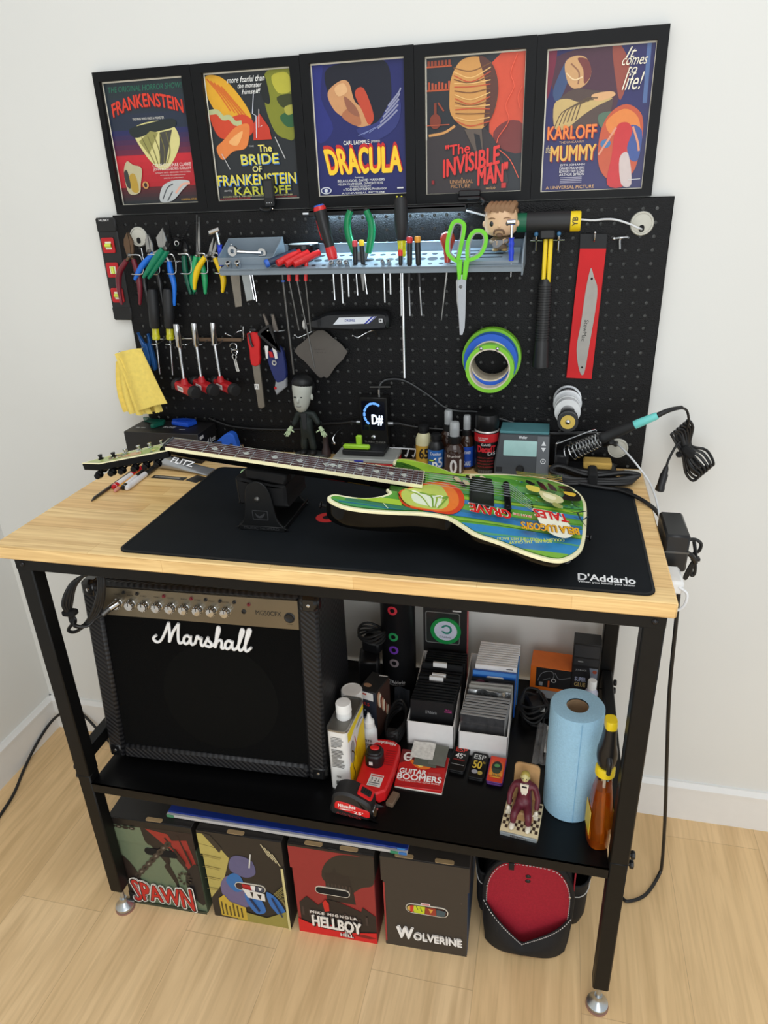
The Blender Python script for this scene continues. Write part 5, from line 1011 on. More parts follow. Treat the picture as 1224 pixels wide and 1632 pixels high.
for s_ in (-1, 1):
    h_ = MB(); h_.ell((s_ * 0.028, -0.006, 0.031), (0.0048, 0.004, 0.0068), IV, n=12)
    for k in range(4): h_.tube([(s_ * 0.028 - 0.0036 + 0.0024 * k, -0.0075, 0.027), (s_ * 0.028 - 0.0038 + 0.0025 * k, -0.009, 0.022 - 0.001 * (k in (1, 2))), (s_ * 0.028 - 0.0036 + 0.0024 * k, -0.0085, 0.018)], 0.0012, IV, 6)
    h_.tube([(s_ * 0.0245, -0.008, 0.031), (s_ * 0.022, -0.010, 0.027)], 0.0013, IV, 6); h_.build('hand', t)
    MB().ell((s_ * 0.0162, -0.0315, 0.0128), (0.0058, 0.0115, 0.005), IV, n=14).build('shoe', t)
# boxes and odds behind the paper roll
t = thing('orange_carton', 'flat orange and black earphone carton leaning behind the paper roll', 'carton', T(1.072, 0.497, SH + 0.03) @ RZ(-3))
oc = MB().box((0, 0.02, 0.035), (0.100, 0.07, 0.07), mat('orange_card', (226, 112, 30), 0.5), b=0.001); A = Art(oc, T(0.008, -0.0152, 0.040) @ FRONT, 0.088, 0.058, 100, 62); A.rect(0, 0, 100, 62, (34, 33, 34))
A.line([(6, 44), (16, 18), (40, 8), (50, 20), (44, 40)], 2.2, (110, 110, 112), 5); A.line([(52, 12), (66, 30), (96, 20)], 2.2, (110, 110, 112), 5); A.line([(20, 40), (40, 30)], 1.5, (130, 130, 130)); A.mb.ring(circ(0.006, 20, 0.0, -0.006), circ(0.0045, 20, 0.0, -0.006), 0.0004, 0.0005, ink((214, 210, 206)), A.t); A.rect(34, 40, 39, 60, (190, 90, 40)); A.rect(10, 46, 20, 58, (150, 150, 150)); oc.build('carton_body', t)
t = thing('grey_carton', 'thin pale grey carton lying flat below the orange one', 'carton', T(1.085, 0.505, SH))
MB().box((0, 0.02, 0.015), (0.090, 0.075, 0.028), mat('pale_grey_card', (176, 176, 176), 0.6), b=0.001).build('carton_body', t)
t = thing('glue_carton', 'tall black printed glue carton at the right rear of the shelf', 'carton', T(1.153, 0.50, SH) @ RZ(-2))
gc = MB().box((0, 0, 0.093), (0.064, 0.048, 0.186), mat('black_card', (26, 25, 26), 0.45), b=0.001); A = Art(gc, T(0, -0.0241, 0.093) @ FRONT, 0.062, 0.182, 62, 182); A.rect(2, 2, 60, 36, (52, 52, 54)); A.rect(2, 40, 60, 60, (44, 44, 46)); A.rect(12, 48, 24, 51, (150, 150, 150)); A.rect(2, 66, 60, 180, (30, 29, 32)); A.poly([(40, 66), (60, 66), (60, 150), (48, 120)], (110, 116, 128)); A.text('SUPER', 8, 96, 34, 108, (170, 176, 200), bold=0.03); A.text('GLUE', 8, 112, 34, 124, (196, 170, 110), bold=0.03); A.ell(53, 76, 5, 5, (150, 70, 50)); A.text('JET BLACK', 8, 72, 34, 78, (170, 170, 170)); A.rect(8, 134, 30, 138, (190, 190, 190)); A.rect(8, 144, 34, 148, (190, 190, 190)); gc.build('carton_body', t)
t = thing('small_bottle', 'little clear bottle with white cap in front of the glue carton', 'bottle', T(1.168, 0.44, SH))
MB().lathe([(0.014, 0), (0.0155, 0.002), (0.0155, 0.075), (0.010, 0.085), (0.009, 0.088)], mat('frosted_lilac_plastic', (196, 196, 212), 0.3), None, 24).build('bottle_body', t); MB().lathe([(0.0105, 0.087), (0.0105, 0.108), (0.009, 0.11), (0, 0.11)], cpw, None, 24).build('cap', t)
# black camera-like tangle, plastic bag, adapters between amplifier and tube
t = thing('adapter_bundle', 'black power adapter with coiled leads left of the paper roll', 'adapter', T(1.033, 0.425, SH))
MB().box((0.01, 0.0, 0.022), (0.05, 0.06, 0.044), PLB, RZ(20), b=0.006).build('adapter', t)
cbm = MB(); random.seed(21)
for k in range(5): cbm.tube([(0.0 + 0.030 * math.cos(a) + random.uniform(-.004, .004), -0.015 + 0.035 * math.sin(a), 0.008 + 0.012 * k + 0.008 * math.sin(2 * a + k)) for a in [2 * PI * j / 9 for j in range(9)]], 0.0032, RUB, 7, 4, True)
cbm.build('coiled_lead', t); MB().box((0.022, -0.034, 0.046), (0.012, 0.01, 0.01), mat('pale_plug', (190, 190, 186), 0.4), b=0.001).build('plug', t)
FILM = mat('clear_plastic_film', (150, 150, 150), 0.12, spec=0.8, alpha=0.35, coat=0.5)
t = thing('plastic_bag', 'flat clear plastic bag with white slip lying beside the paper roll', 'bag', T(1.055, 0.32, SH + 0.001))
MB().sheet(lambda u, v: (-0.018 + 0.04 * u + 0.01 * v, -0.07 + 0.14 * v, 0.003 + 0.003 * math.sin(8 * v + 4 * u) + 0.002 * math.sin(19 * u)), 10, 16, FILM, thick=0.0006).build('film', t)
MB().box((0.016, 0.02, 0.0012), (0.012, 0.09, 0.0012), mat('white_paper_slip', (206, 206, 204), 0.6), RZ(-4)).build('paper_slip', t)
t = thing('adapter_pile', 'black power adapters and leads piled behind the carton', 'adapter', T(0.655, 0.42, SH))
MB().box((-0.035, 0.02, 0.06), (0.05, 0.07, 0.12), PLB, RZ(10), b=0.005).build('adapter', t)
MB().box((-0.038, 0.03, 0.142), (0.05, 0.05, 0.04), PLB, RZ(-14), b=0.005).box((-0.02, 0.024, 0.166), (0.02, 0.02, 0.012), PLB, b=0.003).build('power_plug', t)
cbm = MB()
for k in range(4): cbm.tube([(-0.030 + 0.034 * math.cos(a), 0.02 + 0.03 * math.sin(a), 0.170 + 0.006 * k + 0.006 * math.sin(2 * a + k)) for a in [2 * PI * j / 9 for j in range(9)]], 0.003, RUB, 7, 4, True)
cbm.build('coiled_lead', t)
t = thing('lead_coil', 'coil of black lead with velcro wrap lying before the black tube', 'cable', T(0.712, 0.318, SH))
cbm = MB()
for k in range(5): cbm.tube([(0.0 + 0.022 * math.cos(a), -0.01 + 0.06 * math.sin(a), 0.012 + 0.006 * k + 0.006 * math.sin(2 * a + k)) for a in [2 * PI * j / 9 for j in range(9)]], 0.0033, RUB, 7, 4, True)
cbm.build('coiled_lead', t); MB().box((0.002, -0.06, 0.024), (0.03, 0.02, 0.036), RUB, b=0.004).build('velcro_wrap', t)
single('film_pouch', MB().sheet(lambda u, v: (0.04 * u, 0.006 * math.sin(5 * u), 0.055 * v), 6, 6, mat('dark_film_pouch', (44, 46, 50), 0.1, coat=0.6), thick=0.001), 'dark shiny film pouch standing in front of the black tube', 'pouch', T(0.69, 0.385, SH) @ RX(-12))
# ------------------------------------------------------------------ printed storage boxes under the shelf
def storage_box(x0, x1, y0, lab, side_c, front_fn, lid_c, tabs, inner, slot, rz=0.0, dpt=0.40):
    W_ = x1 - x0; Hh = 0.300; t = thing('storage_box', lab, 'cardboard box', T(x0, y0, 0) @ RZ(rz), 'printed storage boxes in a row on the floor')
    sm_ = mat('box_side_%02x%02x%02x' % side_c, side_c, 0.55, var=0.05); ld = mat('box_lid_%02x%02x%02x' % lid_c, lid_c, 0.5, var=0.05)
    mb = MB().box((W_ / 2, dpt / 2 + 0.001, 0.1125), (W_ - 0.006, dpt - 0.004, 0.225), sm_, b=0.001)
    fa = Art(mb, T(W_ / 2, 0.0008, Hh / 2) @ FRONT, W_ - 0.007, Hh, 100, 140)
    # the front shows below the lid skirt
    cl = fa.clip; fa.clip = lambda p: [] if not cl(p) else cut_y(cl(p), 36, True)
    front_fn(fa)
    mb.build('box_body', t)
    lm = MB(); zl = Hh - 0.0765
    lm.box((W_ / 2, dpt / 2, Hh - 0.001), (W_, dpt + 0.002, 0.003), ld, b=0.0008); lm.box((W_ / 2, -0.0015, (Hh + zl) / 2), (W_, 0.003, Hh - zl), ld, b=0.0006); lm.box((W_ / 2, dpt + 0.0015, (Hh + zl) / 2), (W_, 0.003, Hh - zl), ld)
    for x in (0.0012, W_ - 0.0012): lm.box((x, dpt / 2, (Hh + zl) / 2), (0.0024, dpt + 0.003, Hh - zl), ld, b=0.0005)
    la = Art(lm, T(W_ / 2, -0.0031, Hh / 2) @ FRONT, W_ - 0.001, Hh, 100, 140)
    c2_ = la.clip; la.clip = lambda p: [] if not c2_(p) else cut_y(c2_(p), 35.6, False)
    front_fn(la); lm.build('lid', t)
    tn = mat('kraft_card', (176, 146, 104), 0.7)
    for tx in tabs: MB().prism(rrect(0.042, 0.011, 0.004, 3), 0, 0.0016, tn, T(W_ * tx, 0.0055, Hh + 0.0006), b=0.0003).build('lid_tab', t)
    if slot:
        cx, cz, w_, h_, rc = slot; sm = MB()
        sm.ring(rrect(w_ + 0.006, h_ + 0.006, h_ / 2 + 0.0028, 6), rrect(w_, h_, h_ / 2 - 0.0002, 6), -0.004, 0.0012, rc, T(W_ * cx, 0.0, cz) @ FRONT)
        so = sm.build('hand_hole', t); im = MB().flat(rrect(w_ + 0.002, h_ + 0.002, h_ / 2, 6), 0.00145, mat('hole_painted_shadow', (12, 11, 11), 0.9), T(W_ * cx, 0.0, cz) @ FRONT)  # flat dark panel paints the shade inside the hole, any contents drawn over it
        if inner:
            A = Art(im, T(W_ * cx, -0.0015, cz) @ FRONT, w_, h_ * 0.98, 100, 40); cl3 = A.clip
            A.clip = lambda p: cut_capsule(cl3(p)); inner(A)
        im.build('hole_shade_contents', so)
    return t
def cut_y(pts, lim, below):
    out = []; n = len(pts); sg = 1 if below else -1
    for i in range(n):
        a, b = pts[i], pts[(i + 1) % n]; da, db = (a[1] - lim) * sg, (b[1] - lim) * sg
        if da >= 0: out.append(a)
        if da * db < 0: k = da / (da - db); out.append((a[0] + (b[0] - a[0]) * k, lim))
    return out if len(out) > 2 else []
def cut_capsule(pts):
    pg = rrect(99, 39, 19, 4, 50, 20)
    for i in range(len(pg)):
        if len(pts) < 3: return []
        a, b = pg[i], pg[(i + 1) % len(pg)]; out = []; n = len(pts)
        f = lambda p: (b[0] - a[0]) * (p[1] - a[1]) - (b[1] - a[1]) * (p[0] - a[0])
        for j in range(n):
            p, q = pts[j], pts[(j + 1) % n]; fp, fq = f(p), f(q)
            if fp >= 0: out.append(p)
            if fp * fq < 0: k = fp / (fp - fq); out.append((p[0] + (q[0] - p[0]) * k, p[1] + (q[1] - p[1]) * k))
        pts = out
    return pts
def chain(A, p, q, n, c, w=5):
    for k in range(n):
        x = p[0] + (q[0] - p[0]) * k / (n - 1); y = p[1] + (q[1] - p[1]) * k / (n - 1); a = math.degrees(math.atan2(q[1] - p[1], q[0] - p[0]))
        A.ell(x, y, w, w * .62, c, a, 12); A.ell(x, y, w * .5, w * .22, (120, 112, 100) if k % 2 else (20, 18, 18), a, 8)
def f1(A):
    A.rect(0, 0, 100, 140, (104, 118, 94)); A.rect(0, 0, 100, 10, (26, 23, 22)); A.poly([(38, 10), (60, 10), (66, 60), (62, 70), (40, 30)], (34, 28, 27)); A.poly([(46, 8), (100, 8), (100, 90), (84, 72), (60, 30)], (40, 28, 28)); A.poly([(44, 10), (70, 14), (80, 40), (62, 30)], (150, 44, 36)); A.poly([(60, 26), (92, 20), (98, 62), (92, 78), (78, 52)], (146, 42, 38), 0); A.line([(66, 20), (84, 60)], 2.4, (44, 26, 26)); A.line([(82, 14), (92, 60)], 2, (44, 26, 26))
    A.poly([(62, 60), (70, 90), (70, 120), (66, 96), (56, 70)], (34, 30, 28)); A.poly([(84, 74), (100, 60), (100, 124), (86, 116), (80, 96)], (30, 28, 30), 3); A.poly([(0, 62), (16, 80), (22, 112), (12, 126), (0, 126)], (46, 36, 32), 3)
    chain(A, (18, 92), (68, 30), 9, (58, 50, 44), 6); chain(A, (4, 12), (28, 12), 4, (40, 34, 30), 4); A.mb.ring(circ(0.009, 16, 0.018, -0.006), circ(0.006, 16, 0.018, -0.006), A.z, A.z + 0.0002, ink((40, 36, 34)), A.t) if False else None
    for k in range(10): a = 2 * PI * k / 10; A.ell(80 + 7 * math.cos(a), 84 + 9 * math.sin(a), 2.4, 1.6, (44, 40, 36), 40 * k, 8)
    A.poly([(0, 120), (20, 130), (0, 140)], (40, 36, 34)); A.rect(0, 136, 100, 140, (52, 62, 50))
    for dx, dy, c, b_ in ((0, 0, (236, 232, 226), 0.11), (0, 0, (40, 26, 26), 0.075), (0, 0, (190, 40, 36), 0.03)): A.text('SPAWN', 10 + dx - b_ * 12, 103 + dy - b_ * 16, 84 + dx + b_ * 12, 127 + dy + b_ * 16, c, bold=b_, warp=lambda al, be, X, Y: (X, Y + 0.012 * (al - .5) ** 2 * 4 * (1 if be > .5 else -1) - 0.006 * al))
def f2(A):
    A.rect(0, 0, 100, 140, (40, 36, 33)); A.poly([(0, 4), (14, 4), (34, 36), (20, 80), (0, 110)], (178, 164, 92), 0); 
    for k in range(5): A.line([(0, 20 + 18 * k), (26 - 3 * k, 24 + 17 * k)], 0.7, (110, 98, 54))
    A.poly([(6, 2), (16, 4), (28, 22), (24, 30)], (54, 48, 40)); A.poly([(34, 40), (44, 30), (60, 34), (64, 56), (50, 66), (32, 58)], (92, 90, 128), 4); A.poly([(16, 84), (30, 66), (44, 84), (60, 100), (44, 116), (20, 110)], (104, 96, 134), 4)
    A.poly([(24, 76), (34, 62), (44, 66), (46, 84), (34, 92)], (46, 108, 172), 4); A.poly([(46, 92), (62, 92), (70, 116), (58, 124), (48, 110)], (50, 108, 180), 4); A.poly([(74, 84), (86, 92), (96, 116), (94, 134), (84, 118), (76, 104)], (48, 106, 178), 4); A.line([(80, 92), (90, 120)], 2, (26, 50, 90)); A.line([(52, 98), (62, 118)], 2, (26, 50, 90))
    A.poly([(30, 140), (40, 124), (70, 128), (96, 112), (100, 140)], (150, 140, 70)); A.poly([(10, 108), (18, 100), (24, 110), (44, 116), (44, 138), (10, 136)], (196, 166, 60)); 
    for k in range(6): A.rect(12 + 5 * k, 112 + (k % 3) * 3, 14 + 5 * k, 134, (84, 70, 30))
    for k in range(4): A.line([(76 + 4 * k, 6 + k * 4), (84 + 4 * k, 24 + k * 4)], 1.2, (196, 186, 150)); A.line([(62, 24), (58, 46)], 1.4, (220, 220, 214))
    for k in range(6): A.line([(84 + 2 * k, 84 + 2 * k), (96, 70 + 6 * k)], 0.8, (150, 140, 80))
    A.poly([(44, 82), (72, 86), (72, 98), (50, 96)], (222, 220, 216)); A.poly([(54, 86), (58, 86), (56, 96)], (40, 36, 36)); A.poly([(62, 88), (68, 88), (66, 97)], (40, 36, 36))
    A.rect(97, 40, 100, 140, (206, 196, 140))
def i2(A): A.rect(0, 0, 100, 40, (40, 36, 40)); A.rect(0, 0, 22, 40, (60, 30, 34)); A.poly([(22, 0), (56, 0), (58, 40), (26, 40)], (176, 34, 40)); A.poly([(52, 0), (70, 0), (66, 40), (56, 40)], (226, 224, 224)); A.rect(70, 0, 100, 40, (70, 74, 90)); A.poly([(80, 4), (94, 10), (84, 30)], (226, 226, 226))
def f3(A):
    A.rect(0, 0, 100, 140, (146, 44, 44)); A.rect(0, 0, 100, 3, (30, 27, 25)); A.poly([(44, 20), (60, 6), (80, 4), (100, 4), (100, 44), (84, 54), (70, 66), (58, 62), (44, 56), (36, 44)], (46, 41, 36), 4)
    A.poly([(40, 38), (50, 34), (54, 24), (56, 34), (70, 38), (74, 60), (76, 82), (40, 82)], (40, 34, 32)); 
    for k in range(7): A.rect(43 + 4.4 * k, 54, 44.4 + 4.4 * k, 66, (70, 58, 52))
    A.poly([(4, 92), (14, 80), (28, 92), (40, 80), (56, 82), (72, 88), (82, 92), (84, 84), (100, 96), (100, 140), (4, 140)], (36, 30, 30)); 
    for k in range(10): A.rect(6 + 9 * k, 98 + (k % 3) * 3, 9 + 9 * k, 112, (62, 50, 48))
    A.poly([(34, 86), (38, 80), (42, 86), (42, 98), (36, 100)], (196, 40, 34)); A.poly([(0, 118), (16, 124), (40, 120), (70, 128), (100, 122), (100, 140), (0, 140)], (206, 30, 34)); A.poly([(70, 132), (84, 128), (100, 131), (90, 134)], (120, 24, 26))
    A.text('MIKE MIGNOLA', 18, 101, 76, 105, (226, 220, 214), bold=0.02, space=1.3)
    for dx, dy, c in ((1, 1.6, (24, 20, 20)), (0, 0, (232, 228, 222))): A.text('HELLBOY', 20 + dx, 108 + dy, 80 + dx, 125 + dy, c, bold=0.05, warp=lambda al, be, X, Y: (X, Y - 0.004 * al)); A.text('IN', 60 + dx, 126 + dy * .5, 67 + dx, 129.4 + dy * .5, c, bold=0.04); A.text('HELL', 54 + dx, 130.4 + dy * .5, 70 + dx, 135 + dy * .5, c, bold=0.05)
def f4(A):
    A.rect(0, 0, 100, 140, (56, 50, 45)); A.rect(45, 64, 56, 69, (226, 206, 206)); A.rect(46, 65, 55, 68, (206, 120, 120)); A.rect(92, 55, 93.4, 56.4, (90, 84, 78))
    A.text('W', 16, 106, 35, 123, (236, 234, 232), bold=0.06); A.text('OLVERINE', 36, 112, 93, 123, (236, 234, 232), bold=0.04); A.rect(0, 40, 2, 134, (156, 50, 50))
def i4(A):
    A.rect(0, 0, 100, 40, (70, 40, 36)); A.poly([(0, 0), (22, 0), (16, 40), (0, 40)], (200, 170, 90)); A.poly([(8, 0), (18, 0), (14, 40), (8, 40)], (196, 50, 40)); A.poly([(18, 0), (46, 0), (44, 40), (18, 40)], (196, 206, 40)); A.line([(24, 2), (28, 22), (34, 6), (38, 30)], 2.4, (60, 90, 40)); A.poly([(46, 0), (72, 0), (74, 40), (46, 40)], (150, 56, 40)); A.poly([(54, 6), (66, 10), (60, 30)], (206, 150, 60)); A.poly([(74, 4), (98, 8), (94, 36), (74, 38)], (66, 84, 92))
KR = mat('kraft_white_edge', (214, 206, 190), 0.6); BKE = mat('black_card_edge', (22, 20, 20), 0.7)
storage_box(0.056, 0.272, 0.044, 'grey green storage box with chains and red lettering, leftmost on the floor', (72, 84, 66), f1, (36, 33, 31), [0.55], None, (0.56, 0.197, 0.082, 0.017, BKE), 2.0)
storage_box(0.285, 0.494, 0.050, 'dark storage box with yellow bricks and blue shapes, second from the left', (40, 36, 33), f2, (40, 36, 33), [0.46], i2, (0.54, 0.127, 0.072, 0.020, KR), 1.6)
storage_box(0.508, 0.709, 0.057, 'dark red storage box with white lettering, third from the left', (120, 36, 38), f3, (38, 34, 31), [0.30, 0.71], None, (0.48, 0.158, 0.078, 0.019, KR), 1.6)
storage_box(0.722, 0.921, 0.066, 'plain dark brown storage box with white lettering, rightmost in the row', (52, 74, 104), f4, (56, 50, 45), [0.27, 0.72], i4, (0.52, 0.142, 0.092, 0.025, KR), 1.8)
# long flat boards lying on the boxes
def board(name, z0, th, x0, x1, y0, m, lab, edge=None):
    t = thing(name, lab, 'board', T((x0 + x1) / 2, y0, z0) @ RZ(0.7)); L_ = x1 - x0
    MB().box((0, 0.11, th / 2), (L_, 0.22, th), m, b=0.0008).build('board', t)
    for xx, c in edge or (): MB().box((xx, -0.0004, th / 2), (0.018 if abs(xx) < L_ else 0.02, 0.0012, th * .9), mat('end_sticker_%d_%d' % (c[0], c[2]), c, 0.5)).build('end_sticker', t)
board('flat_carton', 0.3022, 0.0085, 0.2005, 0.782, 0.071, mat('white_flat_card', (206, 202, 198), 0.5), 'long white flat board lying across the storage boxes', [(-0.281, (90, 150, 110)), (0.262, (70, 150, 110)), (0.281, (60, 120, 190))])
board('flat_carton', 0.3110, 0.0055, 0.203, 0.783, 0.076, mat('blue_flat_card', (30, 56, 142), 0.4), 'long blue flat board on top of the white one under the shelf', [(0.275, (60, 130, 200))])
# ------------------------------------------------------------------ red and black tool pouch
CAN = mat('black_pouch_canvas', (20, 20, 22), 0.75, var=0.15, vs=300, bump=0.35, bs=700); RDC = mat('red_pouch_lining', (160, 24, 44), 0.8, var=0.1, vs=200, bump=0.3, bs=600); STI = mat('white_stitching', (206, 204, 200), 0.7)
t = thing('tool_pouch', 'black canvas tool pouch with red lining on the floor by the right leg', 'pouch', T(1.048, 0.115, 0) @ RZ(2))
def prof_y(z): return 0.0
outl = s2([(-0.092, 0.022), (-0.086, 0.004), (-0.05, 0.001), (0.05, 0.001), (0.084, 0.004), (0.094, 0.022), (0.100, 0.12), (0.098, 0.20), (0.078, 0.252), (0.045, 0.275), (-0.04, 0.277), (-0.076, 0.255), (-0.098, 0.20), (-0.100, 0.12)], 4)
def bulge(x, z, d): return -d * max(0, 1 - (x / 0.1) ** 2) * max(0.0, math.sin(PI * min(1, max(0, z / 0.2)))) ** 0.8
MB().prism(outl, -0.150, -0.022, CAN, FRONT, b=0.012).build('rear_body', t)
MB().prism(inset(outl, 0.004), -0.022, -0.016, RDC, FRONT, b=0.002).build('red_panel', t)
MB().tube([(x, 0.018, z) for x, z in inset(outl, 0.003)], 0.0058, CAN, 8, closed=True).build('edge_binding', t)
dz = [(x, 0.0118, z) for x, z in inset(outl, 0.0085)]
mb = MB()
for k in range(0, len(dz), 1):
    a, b = Vector(dz[k]), Vector(dz[(k + 1) % len(dz)])
    if a.z > 0.02:
        n_ = max(1, int((b - a).length / 0.006))
        for j in range(n_): mb.cyl(a.lerp(b, j / n_), a.lerp(b, (j + .55) / n_), 0.0009, STI, 5)
mb.build('stitching', t)
def topz(u):
    x = -0.1 + 0.2 * u
    return 0.155 - 0.112 * max(0, 1 - abs(x + 0.008) / (0.10)) ** 1.0 if x < -0.008 else 0.125 - 0.082 * (1 - abs(x + 0.008) / 0.11)
def pocket(u, v):
    x = -0.100 + 0.2 * u; z = 0.003 + v * (topz(u) - 0.003); e = 1 - (abs(x) / 0.102) ** 4
    w_ = x * (1 - 0.07 * (1 - v))
    return (w_, 0.016 - 0.040 * e * (0.55 + 0.45 * math.sin(PI * (0.15 + 0.75 * v))), z)
MB().sheet(pocket, 30, 14, CAN, thick=0.003).build('front_pocket', t)
mb = MB()
for k in range(46):
    u0, u1 = k / 46 + 0.004, (k + .55) / 46 + 0.004; a, b = Vector(pocket(u0, 0.965)), Vector(pocket(u1, 0.965)); mb.cyl(a + Vector((0, -0.002, 0)), b + Vector((0, -0.002, 0)), 0.001, STI, 5)
mb.build('pocket_stitching', t)
for z in (0.232, 0.217): MB().ell((-0.002, 0.0150, z), (0.006, 0.002, 0.005), PLB).build('snap', t)
MB().box((-0.04, 0.011, 0.262), (0.012, 0.003, 0.022), CAN, b=0.001).build('loop_tab', t)
for x in (-0.092, 0.091): MB().ell((x, 0.0105, 0.190), (0.003, 0.002, 0.003), CHROME, n=10).build('rivet', t)
def side_pocket(sx):
    ring = []
    for z, sc in ((0.06, 0.75), (0.09, 0.95), (0.16, 1.0), (0.205, 1.06)):
        ring.append([(sx * (0.097 + sc * (0.040 if sx > 0 else 0.022) * max(0, math.sin(a)) ** 0.7), 0.075 + 0.045 * sc * math.cos(a), z + (0.03 * (math.cos(a) + 1) / 2 if z > 0.2 else 0)) for a in [PI * k / 12 for k in range(13)]])
    m = MB()
    for k in range(3): m.add([*ring[k], *ring[k + 1]], [(i, i + 1, 14 + i, 13 + i) for i in range(12)], CAN)
    m.add([*ring[0]], [list(range(13))], CAN); m.tube(ring[3], 0.003, CAN, 7); m.tube([(x, y, z - 0.034) for x, y, z in ring[3]], 0.0012, STI, 5); return m
for sx in (1, -1): side_pocket(sx).build('side_pocket', t)
MB().box((0.099, 0.02, 0.235), (0.003, 0.006, 0.07), mat('red_pouch_strap', (150, 24, 44), 0.7), b=0.001).build('red_strap', t)
# ------------------------------------------------------------------ light bar, tray
def wt(name, lab, cat, base, group=None):
    m = T(*base); return thing(name, lab, cat, m, group), m
CY = mat('chrome_wire', (200, 202, 204), 0.2, 1.0, var=0.03)
t, R_ = wt('light_bar', 'slim black LED light bar under the middle posters', 'light bar', (0.67, 0.560, 1.598))
MB().box((0.67, 0.5640, 1.6035), (0.335, 0.030, 0.008), PLB, b=0.002).box((0.67, 0.5505, 1.5995), (0.335, 0.003, 0.012), PLB, b=0.001).build('housing', t, R_)
MB().box((0.67, 0.5625, 1.5988), (0.315, 0.010, 0.0016), mat('led_diffuser', (196, 232, 255), 0.5, emit=130.0)).build('diffuser', t, R_)
MB().box((0.4965, 0.560, 1.599), (0.020, 0.006, 0.004), mat('white_lit_end', (224, 226, 228), 0.4), b=0.001).build('end_piece', t, R_)  # white block, the lit end of the bar put into its colour
TR = mat('grey_tray_plastic', (128, 140, 150), 0.45, var=0.03); HOLE = mat('tray_hole_dark', (30, 34, 38), 0.7)
t, R_ = wt('tool_tray', 'long grey plastic tool tray fixed across the pegboard', 'tray', (0.64, 0.525, 1.49))
sl = (1.5185 - 1.4965) / 0.105
TM = frame((0.318, 0.472, 1.4965), (1, 0, 0), (0, 1, sl))        # local x along the tray, y towards the board
tl = 0.640; td_ = 0.107
mb = MB()
HX = [(0.118 + 0.0225 * k, y, r) for k in range(18) for y, r in ((0.017, 0.0048), (0.05, 0.0085 if k % 3 else 0.011), (0.083, 0.0062))]
def punched(mb, x0, x1, y0, y1, holes, z, m):
    pass
mb.box((tl / 2, td_ / 2, -0.003), (tl, td_, 0.006), TR, TM, b=0.0008); mb.box((tl / 2, 0.0015, -0.0065), (tl, 0.003, 0.013), TR, TM, b=0.0006); mb.box((tl / 2, td_ - 0.001, 0.008), (tl, 0.003, 0.024), TR, TM, b=0.0006)
mb.prism([(0, -0.020), (td_, -0.03), (td_, 0.032), (td_ * .55, 0.034), (0.012, 0.018), (0, 0.004)], -0.0015, 0.0015, TR, TM @ T(tl, 0, 0) @ frame((0, 0, 0), (0, 1, 0), (0, 0, 1)), b=0.0005)
mb.box((0.575, 0.05, 0.0035), (0.115, 0.088, 0.007), TR, TM, b=0.001)
mb.build('tray_shelf', t, R_)
hb = MB()
for x, y, r in HX: hb.lathe([(r, 0), (r, 0.0003)], HOLE, TM @ T(x, y, 0.00015), 16)
for k in range(3): hb.box((0.556, 0.03 + 0.022 * k, 0.0072), (0.085, 0.006, 0.0004), HOLE, TM)
hb.build('tray_holes', t, R_)
bn = MB()
for (x0, x1, y0, y1, h) in ((-0.012, 0.115, 0.030, 0.104, 0.026),):
    bn.box(((x0 + x1) / 2, (y0 + y1) / 2, 0.001), (x1 - x0, y1 - y0, 0.002), TR, TM); bn.box(((x0 + x1) / 2, y0, h * .3), (x1 - x0, 0.002, h * .6), TR, TM, b=0.0005); bn.box(((x0 + x1) / 2, y1, h * .7), (x1 - x0, 0.002, h * 1.4), TR, TM, b=0.0005)
    for x in (x0, x1): bn.prism([(y0, 0), (y1, 0), (y1, h * 1.4), (y0, h * .6)], -0.001, 0.001, TR, TM @ T(x, 0, 0) @ frame((0, 0, 0), (0, 1, 0), (0, 0, 1)))
bn.build('corner_bin', t, R_)

# ------------------------------------------------------------------ level
t, R_ = wt('spirit_level', 'black and red spirit level hanging left of the pegboard', 'level', (0.0, 0.587, 1.374))
MB().box((-0.003, 0.5865, 1.489), (0.050, 0.0165, 0.206), mat('level_black_frame', (30, 30, 32), 0.4), b=0.0015).build('frame', t, R_)
for z in (1.588, 1.388): MB().box((-0.0035, 0.586, z), (0.052, 0.019, 0.032), RUB, b=0.003).build('end_cap', t, R_)
MB().text('HUSKY', ink((226, 226, 226)), T(0, 0.5762, 0) @ FRONT, box=(-0.019, 1.5965, 0.008, 1.601), bold=0.04).build('lettering', t, R_)
VR = mat('level_red', (186, 30, 36), 0.4); VG = mat('level_vial_green', (208, 220, 70), 0.15, coat=0.6)
for z, ang in ((1.5440, 0), (1.4890, 90), (1.431, 0)):
    v = MB().prism(rrect(0.032, 0.034, 0.004, 3), 0, 0.004, VR, T(-0.006, 0.5785, z) @ FRONT, b=0.001); vo = v.build('vial_frame', t, R_)
    v = MB().box((0, 0, 0.0042), (0.015, 0.017, 0.002), ink((226, 226, 200)), T(-0.004, 0.578, z) @ FRONT); v.cyl((-0.0075, 0, 0.0052), (0.0075, 0, 0.0052), 0.0045, VG, 14, t=T(-0.004, 0.578, z) @ FRONT @ RZ(ang)); v.build('vial', vo, R_)

